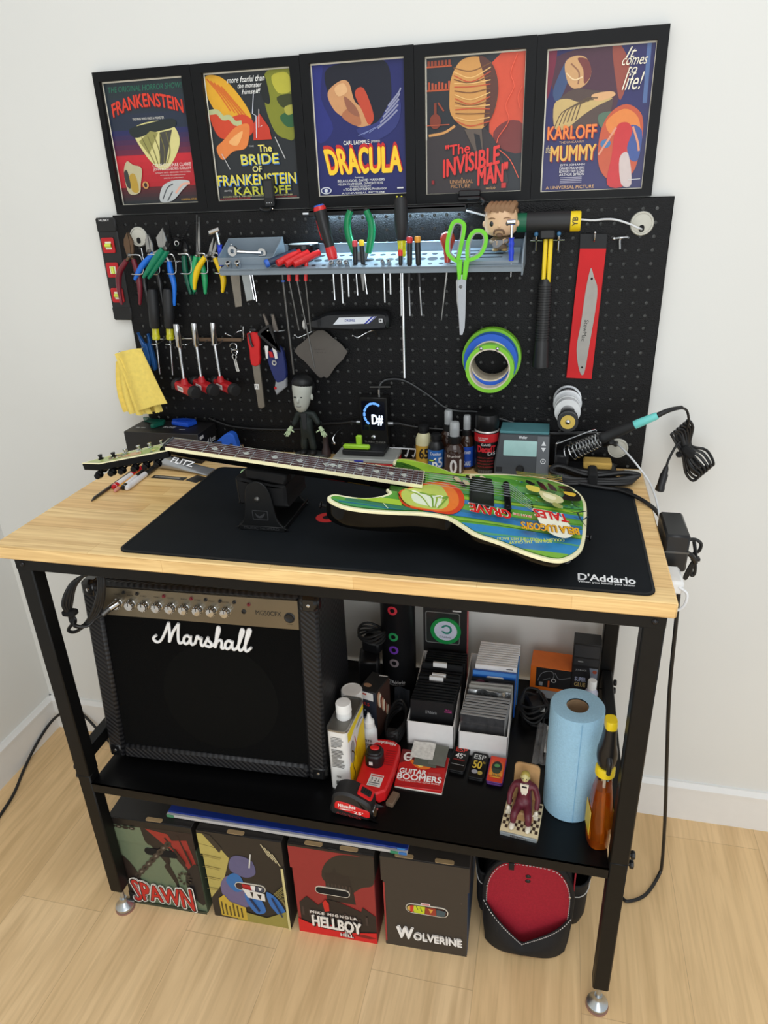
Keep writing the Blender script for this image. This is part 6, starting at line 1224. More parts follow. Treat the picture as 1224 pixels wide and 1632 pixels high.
# ------------------------------------------------------------------ grommets
GRM = mat('ivory_grommet', (206, 204, 192), 0.45)
def grommet(x, z, r, lab, hx, hz):
    t, R_ = wt('cable_grommet', lab, 'grommet', (x, 0.578, z), 'white cable grommets on the board')
    g_ = MB().lathe([(r * .86, 0.004), (r * .9, 0.0035), (r, 0.0), (r, 0.0025), (r * .93, 0.0055), (r * .84, 0.005)], GRM, T(x, 0.580, z) @ RX(90), 40, cap=False); g_.build('rim', t, R_)
    MB().lathe([(r * .84, 0), (r * .84, 0.0036), (r * .78, 0.004), (0, 0.004)], mat('ivory_grommet_lid', (196, 194, 182), 0.5), T(x, 0.580, z) @ RX(90), 40).build('lid', t, R_)
    MB().prism(rrect(0.010, 0.013, 0.0045, 4), 0, 0.0004, mat('hole_dark', (14, 13, 13), 0.8), T(hx, 0.5758, hz) @ FRONT).build('cable_slot', t, R_)
grommet(0.0757, 1.561, 0.0215, 'white cable grommet behind the maroon pliers', 0.0757, 1.553); grommet(1.1815, 1.5605, 0.0225, 'white cable grommet at the top right corner of the board', 1.1815, 1.5515); grommet(1.1815, 1.0925, 0.0225, 'white cable grommet at the bottom right by the soldering iron', 1.176, 1.1035)

# ------------------------------------------------------------------ wire pliers rack
t, R_ = wt('pliers_rack', 'chrome wire rack holding the pliers at the upper left', 'rack', (0.17, 0.56, 1.507))
mb = MB().tube([(0.088, 0.562, 1.537), (0.090, 0.56, 1.512), (0.10, 0.56, 1.508), (0.19, 0.560, 1.5075), (0.296, 0.560, 1.5065)], 0.0017, CY, 8, 3)
mb.build('back_wire', t, R_)
for x0, x1 in ((0.064, 0.096), (0.112, 0.137), (0.154, 0.179), (0.189, 0.217), (0.238, 0.258), (0.273, 0.290)):
    MB().tube([(x1, 0.56, 1.5075), (x1, 0.545, 1.5075), (x1 - 0.002, 0.538, 1.5235), (x0 + 0.004, 0.538, 1.5245), (x0, 0.545, 1.523)], 0.0015, CY, 7, 3).tube([(x1, 0.545, 1.5075), (x1 - 0.001, 0.538, 1.484), (x0 + 0.006, 0.536, 1.483), (x0 - 0.002, 0.543, 1.4825)], 0.0015, CY, 7, 3).build('hook', t, R_)

# ------------------------------------------------------------------ pliers
def pliers(lab, y, hand, c, jaws, piv, rr=0.0058, jm=STEEL, group='hand pliers on the wire rack'):
    t, R_ = wt('pliers', lab, 'pliers', (piv[0], y, piv[1]), group)
    gm = mat('grip_%02x%02x%02x' % c, c, 0.32, spec=0.6)
    for i, h in enumerate(hand):
        h3 = [(a, y + (0.003 if i else -0.003), b) for a, b in h]
        MB().tube([(piv[0], y, piv[1])] + h3[:1], 0.0035, jm, 8).tube(h3, lambda u: rr * (0.72 + 0.5 * math.sin(PI * min(1, 0.15 + u))) * (1 if u < .97 else .7), gm, 10, 5).build('handle', t, R_)
    for i, j in enumerate(jaws):
        MB().prism(j, -0.0035 + 0.001 * i, 0.0035 - 0.001 * (1 - i), jm, T(0, y + (0.0006 if i else -0.0006), 0) @ FRONT, b=0.0008).build('jaw', t, R_)
    MB().lathe([(0.005, 0), (0.005, 0.001), (0.003, 0.0024), (0, 0.0026)], DSTEEL, T(piv[0], y - 0.004, piv[1]) @ RX(90), 14).build('pivot', t, R_)
pliers('pliers with maroon handles, leftmost on the wire rack', 0.548, [[(0.0545, 1.512), (0.030, 1.485), (0.0215, 1.450), (0.0215, 1.4136)], [(0.0684, 1.5142), (0.0744, 1.476), (0.0715, 1.44), (0.065, 1.4122)]], (108, 26, 40), [[(0.058, 1.516), (0.054, 1.545), (0.0563, 1.558), (0.0665, 1.572), (0.070, 1.55), (0.066, 1.518)], [(0.066, 1.516), (0.070, 1.54), (0.0703, 1.5729), (0.0784, 1.5543), (0.076, 1.53), (0.070, 1.518)]], (0.0645, 1.523), jm=mat('browned_steel', (110, 88, 70), 0.45, 0.7))
pliers('flat nose pliers with black handles behind the green grip', 0.562, [[(0.1004, 1.51), (0.0831, 1.4686), (0.0836, 1.4355), (0.0854, 1.4033)], [(0.110, 1.51), (0.1183, 1.4712), (0.1184, 1.4355), (0.1177, 1.4032)]], (28, 29, 30), [[(0.100, 1.528), (0.1015, 1.555), (0.1095, 1.567), (0.111, 1.53)], [(0.111, 1.53), (0.1115, 1.567), (0.119, 1.548), (0.118, 1.528)]], (0.108, 1.530))
pliers('pliers with bright blue handles spread open', 0.545, [[(0.128, 1.5259), (0.0985, 1.504), (0.078, 1.482), (0.0687, 1.4699)], [(0.1602, 1.5087), (0.1607, 1.4857), (0.1640, 1.4548), (0.1566, 1.4106)]], (24, 110, 214), [[(0.142, 1.540), (0.140, 1.560), (0.1605, 1.5806), (0.1560, 1.553), (0.156, 1.536)], [(0.152, 1.535), (0.156, 1.556), (0.1605, 1.579), (0.1650, 1.556), (0.1614, 1.536)]], (0.150, 1.535))
pliers('strippers with one thick green grip slanting across the blue pliers', 0.528, [[(0.1625, 1.5369), (0.134, 1.5091), (0.1022, 1.4762)], [(0.1690, 1.533), (0.141, 1.5051), (0.1112, 1.4742)]], (8, 124, 90), [[(0.166, 1.537), (0.172, 1.552), (0.180, 1.556), (0.176, 1.543)], [(0.170, 1.535), (0.178, 1.549), (0.1845, 1.549), (0.176, 1.537)]], (0.169, 1.538), 0.0066, mat('blackened_jaw', (40, 40, 42), 0.4, 0.6))
pliers('pliers with dark green translucent handles, fifth from the left', 0.556, [[(0.1974, 1.5201), (0.1954, 1.4885), (0.1985, 1.455), (0.2001, 1.4354)], [(0.2088, 1.5185), (0.2138, 1.4882), (0.211, 1.455), (0.2035, 1.4354)]], (6, 84, 62), [[(0.197, 1.528), (0.198, 1.54), (0.203, 1.552), (0.204, 1.528)], [(0.203, 1.528), (0.204, 1.552), (0.208, 1.541), (0.209, 1.528)]], (0.203, 1.530), jm=mat('blackened_jaw', (40, 40, 42), 0.4, 0.6))
pliers('long needle nose pliers with light green handles', 0.550, [[(0.2297, 1.518), (0.2145, 1.4771), (0.2119, 1.455), (0.2149, 1.4414)], [(0.236, 1.516), (0.241, 1.4768), (0.2395, 1.455), (0.237, 1.4359)]], (34, 158, 98), [[(0.231, 1.524), (0.235, 1.5508), (0.2438, 1.6041), (0.2448, 1.604), (0.2369, 1.552), (0.2355, 1.524)], [(0.2365, 1.524), (0.2385, 1.552), (0.2486, 1.600), (0.2496, 1.600), (0.2445, 1.5508), (0.2405, 1.524)]], (0.2357, 1.5242))
pliers('pliers with yellow handles and curved cutting jaws', 0.545, [[(0.2547, 1.5171), (0.2327, 1.4919), (0.2215, 1.466), (0.2172, 1.447)], [(0.2752, 1.5139), (0.2884, 1.4768), (0.2874, 1.456), (0.2824, 1.4392)]], (236, 196, 20), [[(0.262, 1.5198), (0.268, 1.539), (0.2815, 1.5598), (0.277, 1.541), (0.270, 1.5198)], [(0.268, 1.519), (0.276, 1.534), (0.286, 1.553), (0.285, 1.535), (0.277, 1.5198)]], (0.2666, 1.5228))
def mini_hammer(lab, y, hd0, hd1, top, gt, gb, tip, r):
    t, R_ = wt('mini_hammer', lab, 'hammer', (gb[0], y, gb[1]), 'small blue handled hammers')
    MB().cyl((*hd0[:1], y, hd0[1]), (hd1[0], y, hd1[1]), r, CHROME, 16).build('head', t, R_)
    MB().cyl((gt[0], y, gt[1]), (top[0], y, top[1]), 0.0028, CHROME, 10).build('shaft', t, R_)
    MB().tube([(gt[0], y, gt[1]), (gt[0] * .6 + gb[0] * .4, y, gt[1] * .6 + gb[1] * .4), (gb[0], y, gb[1])], lambda u: 0.0062 - 0.0016 * abs(math.sin(u * 9)), mat('cobalt_blue_plastic', (32, 62, 196), 0.35), 10, 6).build('handle', t, R_)
    if tip: MB().cyl((gb[0], y, gb[1]), (tip[0], y, tip[1]), 0.0026, CHROME, 10, r2=0.001).build('driver_tip', t, R_)
mini_hammer('tiny hammer with blue handle at the left end of the tray', 0.530, (0.2795, 1.5675), (0.3035, 1.5745), (0.2950, 1.570), (0.2985, 1.5426), (0.2970, 1.4985), None, 0.0052)
mini_hammer('tiny ball hammer with blue handle at the right end of the tray', 0.480, (0.9260, 1.5735), (0.9412, 1.5742), (0.9345, 1.5724), (0.9347, 1.5462), (0.9357, 1.5039), (0.9363, 1.4736), 0.0052)
t, R_ = wt('folding_gauge', 'black toothed folding gauge hanging behind the green pliers', 'gauge', (0.1792, 0.562, 1.5457))
GB2 = mat('black_gauge_steel', (34, 34, 36), 0.3, 0.7)
MB().ring(circ(0.0130, 24, 0.1792, 1.5457), circ(0.0075, 24, 0.1792, 1.5457), -0.001, 0.001, GB2, T(0, 0.562, 0) @ FRONT).ring(circ(0.006, 20, 0.1792, 1.5457), circ(0.004, 20, 0.1792, 1.5457), -0.001, 0.0015, CHROME, T(0, 0.562, 0) @ FRONT).build('ring', t, R_)
a_ = MB()
for i in range(9):
    k = i / 8; a_.box((0.1885 + 0.030 * k, 0.562, 1.551 + 0.034 * k), (0.006, 0.002, 0.0046), GB2, b=0.0008)
for i in range(12): a_.box((0.1672 - 0.003 * i / 11, 0.562, 1.556 + 0.045 * i / 11), (0.0034, 0.002, 0.0036), GB2)
for i in range(8): a_.box((0.168 + 0.024 * i / 7, 0.562, 1.533 - 0.006 * i / 7), (0.005, 0.002, 0.003), GB2)
a_.build('toothed_arms', t, R_)

# ------------------------------------------------------------------ drivers on the lower bar
t, R_ = wt('driver_bar', 'wire and brown wood bar holding the drivers at the left', 'rack', (0.2, 0.565, 1.329))
MB().tube([(0.070, 0.572, 1.327), (0.12, 0.572, 1.329), (0.18, 0.572, 1.330)], 0.0016, CY, 8).tube([(0.300, 0.572, 1.328), (0.312, 0.568, 1.330), (0.314, 0.566, 1.345), (0.314, 0.57, 1.359)], 0.0017, CY, 8, 3).build('wire', t, R_)
MB().box((0.242, 0.570, 1.3285), (0.128, 0.006, 0.008), mat('brown_wood_strip', (104, 82, 62), 0.6), b=0.001).build('wood_strip', t, R_)
for x in (0.0915, 0.129, 0.171, 0.208, 0.2475): MB().tube([(x - 0.012, 0.57, 1.329), (x - 0.010, 0.555, 1.324), (x - 0.006, 0.540, 1.322), (x + 0.006, 0.540, 1.322), (x + 0.010, 0.555, 1.324), (x + 0.012, 0.57, 1.329)], 0.0014, CY, 7, 3).build('hook', t, R_)
YEL = mat('yellow_clear_acetate', (226, 220, 30), 0.12, trans=0.35, coat=0.6, var=0.25, vs=120)
def black_driver(lab, p0, p1, p2, y):
    t, R_ = wt('screwdriver', lab, 'screwdriver', (p1[0], y, p1[1]), 'black and yellow screwdrivers')
    M_ = along((p1[0], y, p1[1]), (p0[0], y, p0[1])); L_ = (Vector((*p0, 0)) - Vector((*p1, 0))).length
    MB().lathe([(0.0098, 0), (0.0126, 0.004), (0.0133, L_ * .5), (0.0122, L_ - 0.008), (0.009, L_), (0, L_ + 0.001)], mat('black_grip_rubber', (30, 31, 33), 0.5), M_, 22).build('grip', t, R_)
    MB().lathe([(0.0068, -0.028), (0.0094, -0.026), (0.0098, -0.018), (0.0086, -0.016), (0.0086, 0.0), (0.007, 0.001)], YEL, M_, 14).build('acetate_collar', t, R_)
    a, b = M_ @ Vector((0, 0, -0.026)), Vector((p2[0], y, p2[1])); MB().cyl(a, b, 0.0026, CHROME, 10, r2=0.0022).build('shaft', t, R_)
black_driver('left of the two black and yellow screwdrivers above the cloth', (0.1045, 1.4480), (0.0962, 1.3583), (0.0879, 1.2466), 0.550); black_driver('right of the two black and yellow screwdrivers above the cloth', (0.1450, 1.4480), (0.1341, 1.3584), (0.1225, 1.2456), 0.550)
TDR = mat('t_handle_red', (178, 28, 34), 0.38)
def t_driver(lab, top, mid, low, hc, y, nm):
    t, R_ = wt('nut_driver', lab, 'nut driver', (hc[0], y, hc[1]), 'nut drivers with red T handles')
    a, b = Vector((top[0], y, top[1])), Vector((mid[0], y, mid[1])); d = (b - a)
    M_ = along(b, a); L_ = d.length
    MB().lathe([(0.0055, -0.004), (0.0074, 0.0), (0.0074, L_ - 0.001), (0.0066, L_), (0.0050, L_), (0.0050, L_ - 0.012), (0, L_ - 0.012)], CHROME, M_, 18).build('socket', t, R_)
    MB().cyl(b, (low[0], y, low[1]), 0.0037, CHROME, 12).build('shaft', t, R_)
    HM_ = T(hc[0], y, hc[1]) @ RZ(-35) @ RY(4)
    h = MB(); sec = rrect(0.022, 0.026, 0.006, 4)
    h.prism([(a_, b_) for a_, b_ in sec], -0.036, 0.036, TDR, HM_ @ RY(90), b=0.004); h.lathe([(0.010, 0), (0.0075, 0.010), (0.0055, 0.014)], TDR, T(low[0], y, hc[1] + 0.010), 16); h.build('t_handle', t, R_)
    for s_ in (-1, 1): MB().lathe([(0.0135, 0), (0.0155, 0.002), (0.0155, 0.012), (0.013, 0.016), (0.004, 0.0165), (0, 0.0165)], RUB, HM_ @ T(s_ * 0.034, 0, 0) @ RY(90 * s_), 20).build('end_cap', t, R_)
    l = MB().box((-0.004, -0.0132, 0), (0.026, 0.0006, 0.011), ink((226, 226, 222)), HM_); l.text(nm, ink((40, 40, 40)), HM_ @ T(-0.004, -0.0136, 0) @ FRONT, box=(-0.010, -0.003, 0.010, 0.003), bold=0.03); l.build('size_label', t, R_)
t_driver('nut driver with red T handle, left of three', (0.1715, 1.3743), (0.171, 1.3234), (0.1695, 1.243), (0.171, 1.222), 0.517, '8MM'); t_driver('nut driver with red T handle, middle of three', (0.2093, 1.3744), (0.2078, 1.3238), (0.208, 1.2438), (0.2126, 1.2245), 0.531, '10MM'); t_driver('nut driver with red T handle, right of three', (0.2499, 1.373), (0.2475, 1.3241), (0.2504, 1.2415), (0.2600, 1.2225), 0.545, '7MM')
t, R_ = wt('key_bunch', 'small bunch of silver keys hanging from the wood bar', 'keys', (0.2895, 0.556, 1.31))
for x, z, r in ((0.2892, 1.314, 0.0085), (0.2900, 1.3010, 0.0066), (0.2945, 1.3045, 0.005)): MB().tube([(x + r * math.cos(a), 0.556 + 0.002 * math.sin(2 * a), z + r * math.sin(a)) for a in [2 * PI * k / 16 for k in range(16)]], 0.0011, CHROME, 6, closed=True).build('key_ring', t, R_)
for x0, x1 in ((0.2885, 0.2926), (0.291, 0.2965)):
    k_m = MB().prism(circ(0.005, 14, x0, 1.2915), -0.001, 0.001, CHROME, T(0, 0.5545, 0) @ FRONT); k_m.prism([(x0 - 0.002, 1.288), (x0 + 0.002, 1.288), (x1 + 0.002, 1.258), (x1, 1.2555), (x1 - 0.0024, 1.258)], -0.001, 0.001, CHROME, T(0, 0.5545, 0) @ FRONT); k_m.build('key', t, R_)
def hook(name, lab, pts, r=0.0016, grp='chrome pegboard hooks'):
    b = MB().tube(pts, r, CY, 8, 4); b.ell(pts[-1], (r * 1.7,) * 3, CY, n=10); p = Vector(pts[0]); m = T(*p); o = b.build(name, None, m); o.matrix_world = m; return tag(o, lab, 'hook', grp)
hook('peg_hook', 'chrome hook between the keys and the red handled file', [(0.313, 0.578, 1.332), (0.313, 0.566, 1.350), (0.300, 0.56, 1.347), (0.2944, 0.545, 1.342), (0.2841, 0.535, 1.349)])
hook('peg_hook', 'chrome hook carrying the red handled file', [(0.345, 0.578, 1.350), (0.345, 0.55, 1.350), (0.346, 0.535, 1.353)])
hook('peg_hook', 'chrome hook carrying the blue multi tool', [(0.4217, 0.578, 1.358), (0.418, 0.565, 1.352), (0.40, 0.552, 1.352), (0.389, 0.536, 1.356)])
hook('peg_hook', 'chrome hook behind the top of the grey diamond plate', [(0.498, 0.578, 1.354), (0.490, 0.560, 1.352), (0.4596, 0.545, 1.340), (0.4519, 0.540, 1.3456)])
hook('peg_hook', 'chrome hook under the white labelled black tool', [(0.6335, 0.578, 1.337), (0.6335, 0.562, 1.354), (0.618, 0.556, 1.350), (0.599, 0.545, 1.341), (0.5889, 0.540, 1.3455)])
hook('peg_hook', 'empty chrome double hook right of the red pouch', [(1.1439, 0.566, 1.5147), (1.1430, 0.566, 1.535), (1.1575, 0.560, 1.5365), (1.1430, 0.562, 1.5360), (1.1300, 0.558, 1.5350)], 0.0021)
hook('peg_hook', 'silver hook holding the red pouch by its hole', [(1.0925, 0.578, 1.532), (1.0925, 0.555, 1.532), (1.0925, 0.548, 1.5475)])

# ------------------------------------------------------------------ tools standing in the tray
RG = mat('red_grip_gloss', (204, 34, 36), 0.25, coat=0.3)
for i, (a, b, s0, s1, lab) in enumerate((((0.4536, 1.5), (0.4904, 1.5195), (0.4691, 1.492), (0.4776, 1.3641), 'red T handled hex driver, left of three on the tray'), ((0.4726, 1.4983), (0.5091, 1.5172), (0.4868, 1.492), (0.5072, 1.280), 'red T handled hex driver, middle of three on the tray'), ((0.4901, 1.4981), (0.534, 1.5168), (0.5060, 1.492), (0.5045, 1.362), 'red T handled hex driver, right of three on the tray'))):
    t, R_ = wt('hex_driver', lab, 'hex driver', (s0[0], 0.487, s0[1]), 'red T handled hex drivers')
    MB().tube([(a[0], 0.468, a[1] + 0.007), ((a[0] + b[0]) / 2, 0.487, (a[1] + b[1]) / 2 + 0.007), (b[0], 0.510, b[1] + 0.007)], lambda u: 0.0078 - 0.002 * abs(u - .35), RG, 12, 5).build('handle', t, R_)
    MB().tube([((a[0] + b[0]) / 2, 0.487, (a[1] + b[1]) / 2 + 0.004), (s0[0], 0.488, s0[1] - 0.022)], 0.0042, RG, 10).build('collar', t, R_); MB().cyl((s0[0], 0.488, s0[1] - 0.02), (s1[0], 0.50, s1[1]), 0.0019, DSTEEL, 8).build('shaft', t, R_)
t, R_ = wt('nut_driver', 'long black shafted nut driver with blue end on the tray', 'nut driver', (0.4545, 0.49, 1.495))
MB().tube([(0.4330, 0.470, 1.5085), (0.4844, 0.505, 1.5268)], 0.0072, mat('dark_blue_grip', (38, 52, 76), 0.35), 12).build('handle', t, R_)
MB().lathe([(0.0084, 0), (0.0084, 0.006), (0.007, 0.008), (0, 0.0085)], mat('blue_end_cap', (48, 96, 190), 0.35), along((0.4335, 0.4703, 1.5087), (0.4268, 0.4655, 1.5063)), 18).build('end_cap', t, R_)
MB().cyl((0.4545, 0.488, 1.51), (0.4561, 0.50, 1.2659), 0.0027, DSTEEL, 10).build('shaft', t, R_); MB().lathe([(0.0045, 0), (0.0045, 0.003)], mat('blue_end_cap', (48, 96, 190), 0.35), T(0.4546, 0.491, 1.468), 14).build('depth_ring', t, R_)
t, R_ = wt('tin_can', 'flat round black tin with pale lid on the tray', 'tin', (0.489, 0.545, 1.5125))
MB().lathe([(0.033, 0.002), (0.0345, 0.003), (0.0345, 0.017), (0.033, 0.018), (0.0345, 0.0185), (0.0345, 0.026), (0.032, 0.0275)], mat('black_tin_gloss', (22, 22, 24), 0.2, 0.4), T(0.489, 0.542, 1.5125), 36).build('tin_body', t, R_)
MB().lathe([(0.0318, 0.0268), (0.0312, 0.0282), (0, 0.0284)], mat('pale_tin_lid', (206, 212, 214), 0.3), T(0.489, 0.542, 1.5125), 36).build('lid', t, R_)
t, R_ = wt('ratchet_screwdriver', 'big red and black ratchet screwdriver with blue end, leaning in the tray', 'screwdriver', (0.566, 0.50, 1.507))
A_, B_ = Vector((0.543, 0.500, 1.6145)), Vector((0.5655, 0.503, 1.510)); M_ = along(B_, A_); L_ = (A_ - B_).length
MB().lathe([(0.0095, 0), (0.0105, 0.003), (0.0112, 0.016), (0.0098, 0.026), (0.0098, 0.0275)], RG, M_, 24).build('chuck', t, R_)
MB().lathe([(0.0100, 0.026), (0.0112, 0.040), (0.0128, 0.066), (0.0133, 0.084), (0.0128, L_ - 0.006), (0.011, L_ - 0.002)], PLB, M_, 24).build('grip', t, R_)
MB().lathe([(0.0131, L_ - 0.009), (0.0131, L_ - 0.005), (0.011, L_ - 0.001)], RG, M_, 24).build('red_ring', t, R_); MB().lathe([(0.0110, L_ - 0.004), (0.0106, L_ + 0.0005), (0.0085, L_ + 0.002), (0.004, L_ + 0.002), (0.004, L_ + 0.0005), (0, L_ + 0.0005)], mat('blue_end_cap', (48, 96, 190), 0.35), M_, 24).build('blue_end', t, R_)
MB().box((-0.001, -0.0126, 0.062), (0.009, 0.002, 0.040), RG, M_, b=0.001).build('badge', t, R_)
t, R_ = wt('pliers', 'green handled pliers standing upside down in the tray', 'pliers', (0.624, 0.52, 1.51), 'hand pliers on the wire rack'); t['group'] = 'upside down pliers'
GN = mat('grip_green_gloss', (14, 128, 78), 0.28)
for h in ([(0.6038, 1.603), (0.5965, 1.585), (0.5960, 1.560), (0.603, 1.535), (0.6090, 1.520)], [(0.6372, 1.602), (0.6463, 1.580), (0.6470, 1.560), (0.642, 1.535), (0.638, 1.520)]): MB().tube([(x, 0.520, z) for x, z in h], lambda u: 0.0066 + 0.001 * math.sin(u * PI), GN, 10, 5).build('handle', t, R_)
for x in (0.6038, 0.6372): MB().ell((x, 0.520, 1.6035), (0.0058, 0.0058, 0.0046), RUB, n=12).build('dipped_end', t, R_)
MB().prism([(0.608, 1.523), (0.640, 1.523), (0.632, 1.505), (0.626, 1.4446), (0.6225, 1.4446), (0.616, 1.505)], -0.003, 0.003, STEEL, T(0, 0.52, 0) @ FRONT, b=0.0008).build('jaw', t, R_)
def small_driver(lab, top, bot, tip, y, cap, r=0.0052, body=None, mid=None, grp='small precision screwdrivers in the tray', rings=False):
    t, R_ = wt('precision_screwdriver', lab, 'screwdriver', (bot[0], y, bot[1]), grp)
    M_ = along((bot[0], y, bot[1] - 0.004), (top[0], y, top[1])); L_ = (Vector((*top, 0)) - Vector((*bot, 0))).length + 0.004
    MB().lathe([(r * .7, 0), (r * .95, 0.004), (r, L_ * .5), (r * .92, L_ - 0.010)], body or PLB, M_, 14).build('barrel', t, R_)
    cm_ = mat('cap_%02x%02x%02x' % cap, cap, 0.35); MB().lathe([(r * .98, L_ - 0.0115), (r * 1.05, L_ - 0.010), (r * 1.05, L_ - 0.002), (r * .8, L_), (0, L_ + 0.0004)], cm_, M_, 16).build('spin_cap', t, R_)
    if mid: MB().cyl((bot[0], y, bot[1]), (mid[0], y, mid[1]), r * .62, PLB, 10).build('lower_barrel', t, R_)
    a = mid or bot; MB().cyl((a[0], y, a[1]), (tip[0], y, tip[1]), 0.0016, CHROME, 8).build('shaft', t, R_)
small_driver('thin black screwdriver with pinkish red tip, left in front of the green pliers', (0.6165, 1.5469), (0.6156, 1.5024), (0.617, 1.4384), 0.495, (206, 70, 80)); small_driver('thin black screwdriver with yellow tip in front of the green pliers', (0.6303, 1.548), (0.6325, 1.5021), (0.6376, 1.4412), 0.495, (236, 204, 40))
small_driver('short red tipped black screwdriver before the yellow collar', (0.7146, 1.5283), (0.7146, 1.5025), (0.7134, 1.3985), 0.480, (206, 50, 44), 0.0046); small_driver('black screwdriver with wide red cap, right of the large driver', (0.734, 1.5524), (0.733, 1.5022), (0.7321, 1.3985), 0.480, (196, 44, 46), 0.0060, mid=(0.7311, 1.4569)); small_driver('black screwdriver with orange cap, right of the red capped one', (0.7502, 1.5529), (0.7513, 1.502), (0.7565, 1.3991), 0.480, (214, 150, 50), 0.0060, mid=(0.7535, 1.4567))
t, R_ = wt('screwdriver', 'long shafted black screwdriver with yellow collar, tallest in the tray', 'screwdriver', (0.7125, 0.505, 1.517), 'black and yellow screwdrivers')
t['group'] = 'long screwdriver'
MB().lathe([(0.0100, 0), (0.0126, 0.004), (0.0138, 0.04), (0.0128, 0.074), (0.009, 0.081), (0, 0.082)], mat('black_grip_rubber', (30, 31, 33), 0.5), T(0.7128, 0.505, 1.5445), 22).build('grip', t, R_)
for dx in (-0.006, 0.003): MB().ell((0.7128 + dx, 0.498, 1.6255), (0.0024, 0.002, 0.002), YEL, n=8).build('yellow_dot', t, R_)
MB().lathe([(0.006, -0.032), (0.0082, -0.03), (0.0088, -0.018), (0.008, -0.012), (0.0092, -0.002), (0.008, 0.002)], YEL, T(0.7125, 0.505, 1.5445), 14).build('acetate_collar', t, R_); MB().cyl((0.7124, 0.505, 1.515), (0.7119, 0.505, 1.2613), 0.0033, CHROME, 10).build('shaft', t, R_)
def bit(x, z0, z1, r0, y, lab, zt):
    t, R_ = wt('socket_bit', lab, 'socket bit', (x, y, z0), 'chrome bits and sockets in the tray')
    MB().lathe([(r0, 0), (r0, 0.010), (r0 * .9, 0.0112), (r0 * .55, 0.0112), (r0 * .5, 0.004), (0, 0.004)], CHROME, along((x, y, z0), (x - 0.002, y - 0.012, z0 + 0.012)), 16).build('socket', t, R_); MB().cyl((x, y, z0 + 0.002), (x, y, zt), 0.0021, CHROME, 10).build('shank', t, R_)
for x, r, zt, lab in ((0.5692, 0.0058, 1.4304, 'dark chrome socket, first of three right of the ratchet'), (0.5866, 0.0056, 1.4238, 'dark chrome socket, second of three right of the ratchet'), (0.6006, 0.0054, 1.437, 'bright chrome socket, third right of the ratchet'), (0.6780, 0.0042, 1.4251, 'small chrome bit left of the long screwdriver, left of two'), (0.6909, 0.0042, 1.4414, 'small chrome bit left of the long screwdriver, right of two')): bit(x, 1.5005, 0, r, 0.485, lab, zt)
t, R_ = wt('awl', 'scratch awl with round orange red wooden handle in the tray', 'awl', (0.8073, 0.50, 1.503))
MB().lathe([(0.0062, 0), (0.0068, 0.012), (0.0085, 0.024), (0.0145, 0.038), (0.0155, 0.046), (0.012, 0.055), (0.005, 0.0588), (0, 0.059)], mat('orange_red_lacquer', (176, 48, 28), 0.25, coat=0.5), T(0.8073, 0.50, 1.500), 24).build('handle', t, R_)
MB().lathe([(0.0040, -0.012), (0.0052, -0.008), (0.0052, 0.002)], CHROME, T(0.8065, 0.50, 1.494), 16).build('ferrule', t, R_); MB().cyl((0.8065, 0.50, 1.488), (0.7946, 0.50, 1.3865), 0.0026, STEEL, 10, r2=0.0006).build('spike', t, R_)
t, R_ = wt('scissors', 'large scissors with lime green loop handles through the tray front', 'scissors', (0.838, 0.468, 1.50))
LG_ = mat('lime_green_plastic', (110, 204, 40), 0.35); GI = mat('grey_soft_grip', (150, 152, 150), 0.6)
l1 = s2([(0.8185, 1.575), (0.8095, 1.545), (0.8105, 1.520), (0.8260, 1.505), (0.8360, 1.508), (0.8430, 1.535), (0.8485, 1.570), (0.8395, 1.5815), (0.8290, 1.583)], 4); l2 = s2([(0.8530, 1.552), (0.8480, 1.535), (0.8485, 1.510), (0.858, 1.505), (0.8790, 1.515), (0.8895, 1.535), (0.8895, 1.553), (0.8790, 1.5635), (0.8630, 1.563)], 4)
for i, l in enumerate((l1, l2)):
    FMx = T(0, 0.466 + 0.003 * i, 0) @ FRONT
    MB().ring(l, inset(l, 0.0068), -0.004, 0.004, LG_, FMx).build('handle_loop', t, R_); MB().ring(inset(l, 0.0063), inset(l, 0.0090), -0.0032, 0.0034, GI, FMx).build('soft_grip', t, R_)
for p in ([(0.8295, 1.509), (0.8420, 1.509), (0.8395, 1.472), (0.8330, 1.470)], [(0.8445, 1.508), (0.8560, 1.507), (0.8500, 1.470), (0.8420, 1.472)]): MB().prism(p, -0.0035, 0.0035, LG_, T(0, 0.468, 0) @ FRONT, b=0.001).build('shank_cover', t, R_)
MB().prism([(0.8315, 1.478), (0.8420, 1.481), (0.8495, 1.470), (0.8485, 1.400), (0.8475, 1.376), (0.8430, 1.362), (0.8375, 1.362), (0.8350, 1.40), (0.8330, 1.44)], -0.0016, 0.0002, CHROME, T(0, 0.468, 0) @ FRONT, b=0.0004).build('blade', t, R_); MB().prism([(0.8440, 1.478), (0.8350, 1.480), (0.8290, 1.468), (0.8305, 1.430), (0.8370, 1.385), (0.8390, 1.385)], -0.0034, -0.0018, STEEL, T(0, 0.468, 0) @ FRONT, b=0.0004).build('blade', t, R_)
MB().lathe([(0.0035, 0), (0.003, 0.0014), (0, 0.0018)], DSTEEL, T(0.8388, 0.4675, 1.4573) @ RX(90), 14).build('pivot_screw', t, R_)
